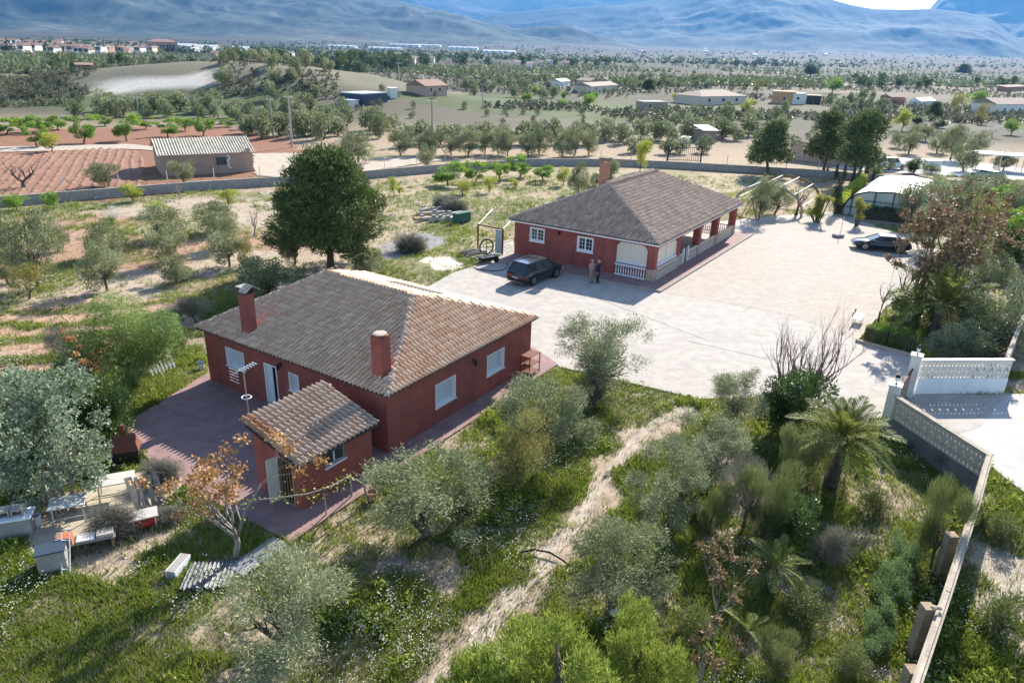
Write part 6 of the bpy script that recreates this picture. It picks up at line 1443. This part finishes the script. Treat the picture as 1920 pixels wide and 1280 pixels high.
# ================================================================== poles and masts
for x, y, tp, l in [(548, 276, 178, 'grey concrete utility pole right of the barn'), (512, 255, 183, 'thin utility pole just left of the concrete pole'), (262, 222, 180, 'leaning utility pole behind the bright orchard'), (811, 284, 186, 'wooden utility pole behind the fruit tree row'), (409, 222, 186, 'thin pole behind the barn roof'), (148, 142, 112, 'thin leaning pole on the knoll'), (583, 160, 124, 'far pole at the edge of the wood'), (749, 186, 152, 'far pole above the dark blue shed'), (905, 198, 162, 'far pole in the scrub behind the grove'), (1655, 205, 140, 'tall pale pole behind the pines on the right')]:
    b = g(x, y); h = height_of(b, tp); t = thing('utility_pole', l, 'pole', (b[0], b[1], float(T(b[0], b[1])))); MB().tube([(0, 0, -.3), (.0, 0, h)], [.17, .1], 8).build('shaft', M['barkpale'] if 'wood' in l else M['concrete'], t); MB().bar((-.7, 0, h-.3), (.7, 0, h-.3), .1).build('crossarm', M['steel'], t)
    for s in (-.6, 0, .6): MB().lathe([(.05, 0), (.07, .1), (.04, .2)], 6, (s, 0, h-.25)).build('insulator', M['white'], t)
pa, pb = g(548, 276), g(262, 222)
b = g(840, 296); t = thing('guy_wire', 'pale slanting stay beside the wooden utility pole', 'stay', (b[0], b[1], 0)); MB().bar((0, 0, 0), tuple(g(812, 284)-b+np.array([0, 0, 2.6])), .09).build('stay', M['wood'], t)
b = wpt(h1, (-3.2, 4.7, .03)); hA_ = height_of(b, 690); t = thing('antenna_mast', 'thin television aerial mast standing on the patio beside the shed', 'antenna', b, ANG)
MB().tube([(0, 0, 0), (0, 0, hA_)], .028, 6).build('mast', M['steel'], t); MB().bar((0, 0, hA_*.45), (.5, 1.2, .0), .015).build('stay', M['steel'], t)
ar = MB().bar((-.5, 0, hA_-.1), (.55, 0, hA_+.05), .03).build('boom', M['steel'], t)
for k in range(6): q = -.1+k*.13; MB().bar((q, -.16, hA_-.05+q*.13), (q, .16, hA_-.05+q*.13), .022).build('element', M['shutter'], ar)
for k in range(5): MB().bar((-.45, -.28, hA_-.42+k*.13), (-.45, .28, hA_-.42+k*.13), .02).build('reflector_bar', M['steel'], ar)
rg = MB().tube([(.19*math.cos(a), .19*math.sin(a), hA_*.66) for a in np.linspace(0, 6.1, 18)], .022, 5).build('ring_dipole', M['white'], t)
b = g(1663, 560); t = thing('thin_mast', 'very thin pale mast standing at the edge of the yard', 'mast', (b[0], b[1], .02)); MB().tube([(0, 0, 0), (.05, 0, height_of(b, 318))], .014, 5).build('shaft', M['steel'], t); MB().lathe([(.2, 0), (.2, .05)], 10).build('foot', M['concrete'], t)
b = g(1571, 445); t = thing('parasol_base', 'short pole stuck in a dark concrete block on the yard', 'parasol base', (b[0], b[1], .026), .4); MB().box(-.45, .45, -.35, .35, 0, .28).build('block', M['block'], t, bevel=.03); MB().tube([(.2, 0, .28), (.25, 0, 1.9)], .03, 6).build('pole', M['steel'], t)
b = g(1612, 612); t = thing('bench', 'white folding bench at the edge of the yard near the hedge', 'bench', (b[0], b[1], .026), ANG)
for k in range(4): MB().box(0, 1.3, k*.13, k*.13+.11, .42, .45).build('slat', M['white'], t)
for x in (.1, 1.15):
    for y in (.02, .45): MB().box(x, x+.04, y, y+.04, 0, .42).build('leg', M['steel'], t)
for k in range(2): MB().box(0, 1.3, .56, .59, .55+k*.16, .66+k*.16).build('back_slat', M['wood'], t)
for x in (.1, 1.15): MB().box(x, x+.04, .53, .56, .42, .85).build('back_post', M['steel'], t)
t = thing('cable', 'black cable sagging from the house eave to the shed roof', 'cable', wpt(h1, (0, 0, 0)), ANG); MB().tube([(-.25, 1.9, 2.85), (-.7, 2.1, 2.55), (-1.3, 2.2, 2.6), (-1.6, 2.3, 2.85)], .022, 5).build('wire', M['black'], t)
# rack at the house corner, gas bottles
t = thing('metal_rack', 'rusty metal shelf rack standing against the right corner of the front house', 'rack', wpt(h1, (9.9, -.75, .036)), ANG)
for x in (0, 1.):
    for y in (0, .55): MB().box(x, x+.04, y, y+.04, 0, 1.15).build('post', M['rust'], t)
for z in (.12, .6, 1.1): MB().box(.045, .995, .01, .58, z, z+.03).build('shelf', M['rust'], t)
t = thing('gas_bottle', 'pale gas bottle lying by the front door of the nearest house', 'gas bottle', wpt(h1, (-.35, 5.7, .036)), ANG); MB().lathe([(.05, 0), (.16, .06), (.16, .5), (.07, .6), (.05, .62)], 12).build('cylinder', M['shutter'], t, True); MB().lathe([(.06, .62), (.06, .72), (.04, .72)], 8).build('valve', M['steel'], t)
b = g(378, 690); t = thing('meter_box', 'small grey box in the grass left of the red house', 'box', (b[0], b[1], 0), .4); MB().box(-.15, .15, -.15, .15, 0, .32).build('body', M['shutter'], t); MB().box(-.17, .17, -.17, .17, .321, .36).build('lid', M['bluegreen'], t)
# ================================================================== left of the second house
b = g(896, 468); e = g(942, 478); a, L, rz = seg(b, e); t = thing('door_frame', 'rusty steel frame with mirrored panel left of the second house', 'frame', (*a, .02), rz)
for x in (0, L): MB().box(x-.05, x+.05, -.05, .05, 0, 2.1).build('post', M['rust'], t)
MB().box(-.05, L+.05, -.05, .05, 2.1, 2.2).build('top_beam', M['rust'], t); MB().box(L-.75, L-.1, -.03, .02, .05, 2.05).build('panel', M['glass_green'], t)
for k in range(2): MB().bar((L*k, 0, 2.15), (L*k-2.6 if k == 0 else L*k-2.4, 5.6, 2.25), .06).build('side_rail', M['white'], t)
MB().bar((-2.6, 5.6, 0), (-2.6, 5.6, 2.25), .06).build('rear_post', M['white'], t); MB().bar((L-2.4, 5.6, 0), (L-2.4, 5.6, 2.25), .06).build('rear_post', M['white'], t)
sheet('pale_pad', [(858, 476), (896, 462), (962, 448), (968, 486), (925, 488), (897, 486)], .022, M['concrete'], .03)
b = g(912, 478); t = thing('tyre', 'big old wheel ring standing beside the steel frame', 'wheel', (b[0], b[1], .0), .5); mb = MB(); n = 22
for k in range(n):
    for j in range(6): a, c = 2*PI*k/n, 2*PI*j/6; mb.v.append(((.62+.07*math.cos(c))*math.cos(a), .07*math.sin(c), .7+(.62+.07*math.cos(c))*math.sin(a)))
for k in range(n):
    for j in range(6): mb.f.append((k*6+j, ((k+1) % n)*6+j, ((k+1) % n)*6+(j+1) % 6, k*6+(j+1) % 6))
mb.build('tread', M['rubber'], t, True); MB().bar((-.6, 0, .7), (.6, 0, .7), .05).build('spoke', M['rust'], t); MB().bar((0, 0, .1), (0, 0, 1.3), .05).build('spoke', M['rust'], t)
b = g(915, 492); t = thing('garden_cart', 'dark tipped cart in the grass below the old wheel', 'cart', (b[0], b[1], 0), .6); MB().box(-.7, .6, -.3, .3, .25, .5).build('tray', M['black'], t, bevel=.03)
for s in (-1, 1): MB().lathe([(.25, -.05), (.27, 0), (.25, .05)], 12).build('wheel', M['rubber'], t, loc=(.55, s*.36, .27), rot=(PI/2, 0, 0)); MB().bar((-.65, s*.25, .45), (-1.3, s*.25, .7), .05).build('handle', M['woodbrown'], t)
for k in range(3):
    b = g(878+k*9, 474+k*1.5); t = thing('timber', ('grey plank on the pale pad, farthest of three', 'grey plank on the pale pad, middle of three', 'grey plank on the pale pad, nearest the old wheel')[k], 'plank', (b[0], b[1], .03), .75); MB().box(-.9, .9, -.13, .13, 0, .16).build('plank', M['wood'], t); MB().box(-.8, .8, -.1, .1, .161, .2).build('top_board', M['tile_dark'], t)
t = thing('garden_hose', 'black hose looping over the concrete behind the SUV', 'hose', (*g(960, 505)[:2], .03)); MB().tube([(*(g(x, y)[:2]-g(960, 505)[:2]), .02) for x, y in ((888, 503), (905, 507), (925, 509), (943, 507), (951, 500), (950, 495), (940, 491))], .03, 5).build('tube', M['rubber'], t)
t = thing('irrigation_pipe', 'dark irrigation pipe arching across the dirt path', 'pipe', (*g(1030, 1040)[:2], 0)); MB().tube([(*(g(x, y)[:2]-g(1030, 1040)[:2]), z) for x, y, z in ((975, 1036, .02), (1000, 1034, .1), (1030, 1040, .12), (1055, 1052, .05), (1100, 1085, .0))], .035, 5).build('tube', M['rubber'], t)
# stone and timber pile
b = g(832, 412); pile = []
for k in range(11):
    q = g(806+k % 4*16+random.uniform(-4, 4), 412-k//4*8+random.uniform(-2, 2)); t = thing('stone_beam', 'pale stone beam lying in the rubble heap on the grass', 'stone', (q[0], q[1], 0), .7+random.uniform(-.2, .2), 'pale stone beams of the rubble heap')
    MB().box(-1.1, 1.1, -.17, .17, 0, .3+.1*(k % 2)).build('beam', M['pale'] if k % 3 else M['concrete'], t, bevel=.03); MB().box(-.9, -.5, -.15, .15, .42, .6).build('chip', M['block'], t)
for x, y, l in ((850, 398, 'dark heap of cut brush behind the stone beams, right one'), (832, 390, 'dark heap of cut brush behind the stone beams, left one'), (767, 470, 'heap of green cuttings on the ash patch')):
    q = g(x, y); t = thing('brush_heap', l, 'brush', (q[0], q[1], 0)); obj('twigs', CR['brushpile'][0], None, t, loc=(0, 0, .5), scale=(1.6, 1.3, .8)); obj('leaves', CR['shrub'][1], None, t, loc=(0, 0, .45), scale=(1.4, 1.1, .6))
q = g(866, 416); t = thing('green_box', 'green plastic crate in the grass beside the rubble heap', 'crate', (q[0], q[1], 0), .8); MB().box(-.9, .9, -.35, .35, 0, .9).build('body', M['green_plastic'], t, bevel=.03); MB().box(-.93, .93, -.38, .38, .905, .96).build('lid', M['green_plastic'], t)
q = g(806, 408); t = thing('rusty_sheet', 'brown rusty sheet lying left of the rubble heap', 'sheet', (q[0], q[1], .05), .3); MB().box(-1.6, .8, -.7, .7, 0, .04).build('plate', mat('brown_rust_sheet', (.30, .17, .08), .9, .25, 3), t); MB().box(-1.6, .8, .7, .74, 0, .12).build('rim', M['rust'], t)
# ================================================================== junk corner
M['tabletop'] = mat('weathered_table_board', (.44, .42, .38), .8, .15, 4, col2=(.3, .29, .26), thr=(.5, .7), dscale=2.)
def table(label, cpx, h, L, W, rz, top, legm):
    b = g(*cpx, h); t = thing('table', label, 'table', (b[0], b[1], .03), rz); MB().box(-L/2, L/2, -W/2, W/2, h-.04, h).build('table_top', top, t, bevel=.01)
    for x in (-1, 1):
        for y in (-1, 1): MB().bar((x*(L/2-.08), y*(W/2-.08), 0), (x*(L/2-.12), y*(W/2-.12), h-.045), .04).build('leg', legm, t)
    for y in (-1, 1): MB().bar((-L/2+.1, y*(W/2-.09), .3), (L/2-.1, y*(W/2-.09), .3), .03).build('stretcher', legm, t)
table('white square-topped table on thin legs nearest the silver poplar', (126, 940), .78, 1.15, .85, .42, M['tabletop'], M['steel'])
table('long pale table on bent steel legs behind the white table', (215, 898), .75, 1.3, .85, .42, M['tabletop'], M['steel'])
b = g(36, 1000); t = thing('block_stack', 'grey crate with two open blocks on top at the left of the slab', 'crate', (b[0], b[1], .02), .35); MB().box(-.5, .5, -.3, .3, 0, .7).build('crate', M['block'], t); MB().box(-.55, .55, -.35, .35, .703, .78).build('lid', M['shutter'], t)
for k in range(2): frame(MB(), 'R', -.45+.42*k, -.07+.42*k, .785, 1.05, .05, -.2, .2).build('hollow_block', M['concrete'], t)
b = g(70, 985); t = thing('bucket', 'pale bucket and can beside the grey crate', 'bucket', (b[0], b[1], .03)); MB().lathe([(.14, 0), (.18, .4), (.17, .4), (.13, .03)], 12).build('pail', M['shutter'], t); MB().lathe([(.12, 0), (.12, .3), (.05, .34)], 10, (-.3, .1, 0)).build('can', M['bluegreen'], t)
def planks(label, px_, py_, n, hh, rz, lean, m, sp=.13):
    b = g(px_, py_); t = thing('plank_stack', label, 'planks', (b[0], b[1], .02), rz)
    for k in range(n): MB().bar((k*sp, random.uniform(-.1, .1), 0), (k*sp+random.uniform(-.25, .25), lean+random.uniform(-.1, .1), hh*random.uniform(.85, 1.1)), .12, .035).build('plank', m, t)
planks('tall old planks leaning against the silver poplar', 95, 965, 7, 1.7, .3, .7, M['wood']); planks('short planks leaning behind the white table', 128, 900, 5, 1.2, .5, .6, M['wood']); planks('dark slats leaning in a fan at the end of the slab', 262, 965, 10, 1.0, .7, .9, M['wood'], .1)
for x, y, s, l in ((210, 1000, (1.05, .8, .55), 'round heap of dry twigs on the slab'), (300, 905, (.9, .7, .5), 'dark heap of branches beside the leaning slats'), (315, 975, (.6, .5, .25), 'low bundle of pale sticks in the grass')):
    q = g(x, y); t = thing('twig_heap', l, 'twigs', (q[0], q[1], .02)); obj('twigs', CR['brushpile'][0], None, t, loc=(0, 0, s[2]*.75), scale=s); MB().tube([(-s[0]*.6, 0, .1), (s[0]*.7, .2, s[2])], .03, 5).build('stick', M['barkpale'], t)
b = g(273, 985); t = thing('tipped_board', 'white board on a red-sided trolley at the slab end', 'trolley', (b[0], b[1], .02), .5); MB().box(-.45, .45, -.32, .32, .45, .49).build('board', M['tabletop'], t); MB().box(-.4, .4, -.28, .28, .1, .44).build('tray', M['redlamp'], t)
for x in (-.35, .35): MB().bar((x, -.3, 0), (x, -.3, .45), .05).build('leg', M['steel'], t); MB().bar((x, .28, 0), (x, .28, .45), .05).build('leg', M['steel'], t)
b = g(103, 1062); t = thing('steel_bin', 'grey metal bin with flat lid at the front of the slab', 'bin', (b[0], b[1], 0), .45); MB().box(-.4, .4, -.3, .3, 0, .72).build('bin', M['block'], t, bevel=.02); MB().box(-.43, .43, -.33, .33, .722, .77).build('lid', M['bluegreen'], t)
b = g(165, 1030); t = thing('workbench', 'battered workbench with orange crate and boards along the slab edge', 'workbench', (b[0], b[1], .0), .42); MB().box(-.8, .9, -.25, .25, .42, .47).build('bench_top', M['wood'], t)
for x in (-.7, .8): MB().box(x-.04, x+.04, -.2, .2, 0, .42).build('trestle', M['woodbrown'], t)
MB().box(-.75, -.35, -.2, .2, .472, .72).build('orange_crate', mat('orange_plastic', (.45, .13, .05), .6), t); MB().box(-.25, .3, -.2, .2, .472, .52).build('board', M['offwhite'], t); MB().box(.35, .85, -.2, .2, .472, .6).build('box', M['concrete'], t)
b = g(130, 1060); t = thing('ladder', 'pale thin ladder leaning on the workbench', 'ladder', (b[0], b[1], 0), .1)
for s in (0, .25): MB().bar((s, -.5, 0), (s-.3, .5, .95), .035).build('rail', M['shutter'], t)
for k in range(4): q = .15+k*.22; MB().bar((-.3*q, -.5+q, .95*q), (.25-.3*q, -.5+q, .95*q), .025).build('rung', M['shutter'], t)
def corr_sheet(label, px_, py_, L, W, rz, m):
    b = g(px_, py_); t = thing('corrugated_sheet', label, 'sheet', (b[0], b[1], .14), rz); n = int(L/.13*6); mb = MB(); xs = np.linspace(-L/2, L/2, n)
    for x in xs: w = .028*math.cos(2*PI*x/.13); mb.v += [(x, -W/2, w), (x, W/2, w), (x, -W/2, w-.012), (x, W/2, w-.012)]
    for i in range(n-1): a = 4*i; mb.f += [(a, a+4, a+5, a+1), (a+2, a+3, a+7, a+6)]
    mb.build('sheet', m, t); MB().box(-L/2, L/2, -W/2+.1, -W/2+.18, -.13, -.04).build('batten', M['wood'], t)
corr_sheet('grey corrugated sheet in the grass, the left and larger one', 395, 1082, 1.5, 1.25, .12, mat('corrugated_zinc', (.15, .155, .165), .55, .2, 3, metal=.3)); corr_sheet('narrow corrugated sheet in the grass beside the patio corner', 487, 1047, .75, 1.9, ANG+PI/2+.05, mat('corrugated_zinc_light', (.26, .265, .27), .5, .2, 3, metal=.3))
b = g(336, 1068); t = thing('planter_trough', 'narrow dark trough in the grass under the seed tree', 'trough', (b[0], b[1], 0), 1.45); frame(MB(), 'R', -.45, .45, 0, .3, .03, -.14, .14).build('trough', M['block'], t); MB().box(-.42, .42, -.13, .13, .2, .25).build('soil', M['black'], t); MB().box(-.45, .45, -.17, -.145, 0, .3).build('side', M['shutter'], t); MB().box(-.45, .45, .145, .17, 0, .3).build('side', M['shutter'], t)
b = g(238, 862); t = thing('barbecue_hood', 'dark metal barbecue with sloping rusty hood at the patio edge', 'barbecue', (b[0], b[1], 0), .3); t.scale = (.72, .72, .72); MB().box(-.75, .75, -.45, .45, 0, .75).build('base', M['black'], t)
mb = MB(); mb.v = [(-.8, -.5, .76), (.8, -.5, .76), (.8, .5, .76), (-.8, .5, .76), (-.5, .15, 1.45), (.5, .15, 1.45), (.5, .48, 1.45), (-.5, .48, 1.45)]; mb.f = [(0, 1, 5, 4), (1, 2, 6, 5), (2, 3, 7, 6), (3, 0, 4, 7), (4, 5, 6, 7), (3, 2, 1, 0)]; mb.build('hood', M['rust'], t); MB().tube([(0, .3, 1.45), (0, .3, 2.1)], .11, 8).build('flue', M['rust'], t)
# dead vine trained past the shed
b = g(695, 945); t = thing('grape_vine', 'trained leafless vine with a few yellow leaves in front of the shed', 'vine', (b[0], b[1], 0)); vv = [(690, 944, .0), (672, 915, 1.0), (655, 905, 1.45), (620, 925, 1.4), (580, 945, 1.4), (530, 955, 1.45), (480, 960, 1.5)]
P = [g(x, y, 0)-b+np.array([0, 0, 0]) for x, y, z in vv]
P = [g(x, y, z)-b for x, y, z in ((692, 940, 0), (680, 905, .9), (655, 893, 1.4), (620, 912, 1.4), (580, 925, 1.4), (530, 932, 1.45), (470, 938, 1.5))]
MB().tube([tuple(p) for p in P], [.05, .045, .04, .035, .03, .025, .02], 6).build('cane', M['barkpale'], t)
for x, y in ((612, 965), (660, 930)): MB().tube([tuple(g(x, y)-b), tuple(g(x-4, y-35, 1.)-b), tuple(g(x-6, y-40, 1.4)-b)], .03, 5).build('stem', M['barkpale'], t)
r = np.random.default_rng(5); C = np.concatenate([np.array(p)+r.normal(size=(26, 3))*[.25, .25, .12] for p in P[2:]]); obj('leaves', leaf_soup('leaves', C, r.normal(size=C.shape), .11, .09, r.random(len(C)), LM['lime'], r), None, t)
b = g(698, 938); t = thing('clay_pot', 'terracotta block at the foot of the vine', 'pot', (b[0], b[1], 0), .6); MB().lathe([(.13, 0), (.2, .34), (.22, .34), (.22, .4), (.19, .4), (.15, .1)], 12).build('pot', M['tile_orange'], t); MB().lathe([(.18, .3), (.0, .31)], 10).build('soil', M['bark'], t)
b = g(288, 705); t = thing('pallet', 'white wooden frame leaning by the pepper tree', 'pallet', (b[0], b[1], 0), ANG)
for k in range(7): MB().bar((k*.2, 0, .02), (k*.2, .5, 1.1), .09, .025).build('slat', M['offwhite'], t)
for q in (.25, .85): MB().bar((-.05, .52*q, 1.1*q-.04), (1.3, .52*q, 1.1*q-.04), .06, .03).build('batten', M['offwhite'], t)
for k, (x, y) in enumerate(((1150, 1152), (1158, 1150))):
    b = g(x, y); t = thing('white_stone', ('left white stone at the foot of the stout olive', 'right white stone at the foot of the stout olive')[k], 'stone', (b[0], b[1], 0)); MB().lathe([(.05, 0), (.14, .05), (.1, .16), (.02, .2)], 7).build('stone', M['pale'], t)
# ================================================================== town and sheds across the valley
TC = [whit, cream, pink, mat('far_pale_render', (.60, .57, .52), .9, .1, .1), mat('far_terracotta', (.40, .24, .17), .9, .1, .1)]
r = random.Random(3)
for k in range(90):
    x = r.triangular(-60, 330, 120); y = r.uniform(84, 101)-.02*abs(x-150)+.03*x*.3; wp = r.uniform(5, 13); hh = r.uniform(3.5, 6.5)
    bldg('pale house block in the far town at the left', (x, y), (x+wp, y+wp*.03), hh, 14, 'gable' if k % 3 else 'flat', TC[r.randrange(5)], redroof if k % 3 else M['offwhite'], 2.5, [(.15+.2*j, hh*.5, 3, 3) for j in range(3)], name='town_house', cat='house', group='houses of the far town', ov=.5)
for k, (x, y, wp, hh) in enumerate([(300, 97, 60, 12), (345, 94, 55, 9), (615, 92, 50, 8), (690, 95, 60, 9), (730, 93, 55, 9), (780, 94, 45, 8), (840, 97, 55, 10), (905, 102, 60, 11), (610, 86, 60, 7), (860, 93, 30, 7), (1560, 108, 60, 6), (1620, 111, 70, 6), (1690, 113, 60, 6), (430, 95, 30, 7)]):
    bldg('long white industrial shed on the valley floor', (x, y), (x+wp, y+wp*.031), hh*.6, 30, 'gable', whit, greyroof, 3., [(.1+.2*j, hh*.4, 4, 3) for j in range(4)], name='industrial_shed', cat='warehouse', group='industrial sheds on the valley floor', ov=.3)
for k in range(40):
    x = r.uniform(1150, 1560); y = 106+.03*(x-1100)+r.uniform(-4, 6)-8; wp = r.uniform(6, 12)
    bldg('small white house of the far hamlet right of centre', (x, y), (x+wp, y+wp*.03), r.uniform(4, 7), 10, 'gable', TC[r.randrange(4)], redroof if k % 2 else M['offwhite'], 2., [(.3, 2, 2, 2)], name='hamlet_house', cat='house', group='houses of the far hamlet', ov=.3)
for k in range(26):
    x = r.uniform(380, 1150); y = 112+.02*x+r.uniform(-8, 14)-14; wp = r.uniform(7, 14)
    bldg('scattered white farmhouse on the far plain', (x, y), (x+wp, y+wp*.03), r.uniform(3.5, 6), 9, 'gable', TC[r.randrange(4)], redroof if k % 2 else brownroof, 1.8, [(.3, 1.4, 1.5, 1.5)], name='farmhouse', cat='house', group='scattered farmhouses on the plain', ov=.3)
bldg('long orange-walled school block at the edge of the far town', (283, 98), (335, 99), 11, 16, 'hip', mat('far_orange_brick', (.42, .24, .17), .9, .1, .1), redroof, 3, [(.08+.12*j, 5, 3, 3) for j in range(7)], name='school', cat='building')
bldg('tall silo tower of the far industrial estate', (960, 97), (966, 97), 28, 8, 'flat', whit, M['offwhite'], wins=[(.2, 20, 3, 3)], name='silo_tower', cat='tower')
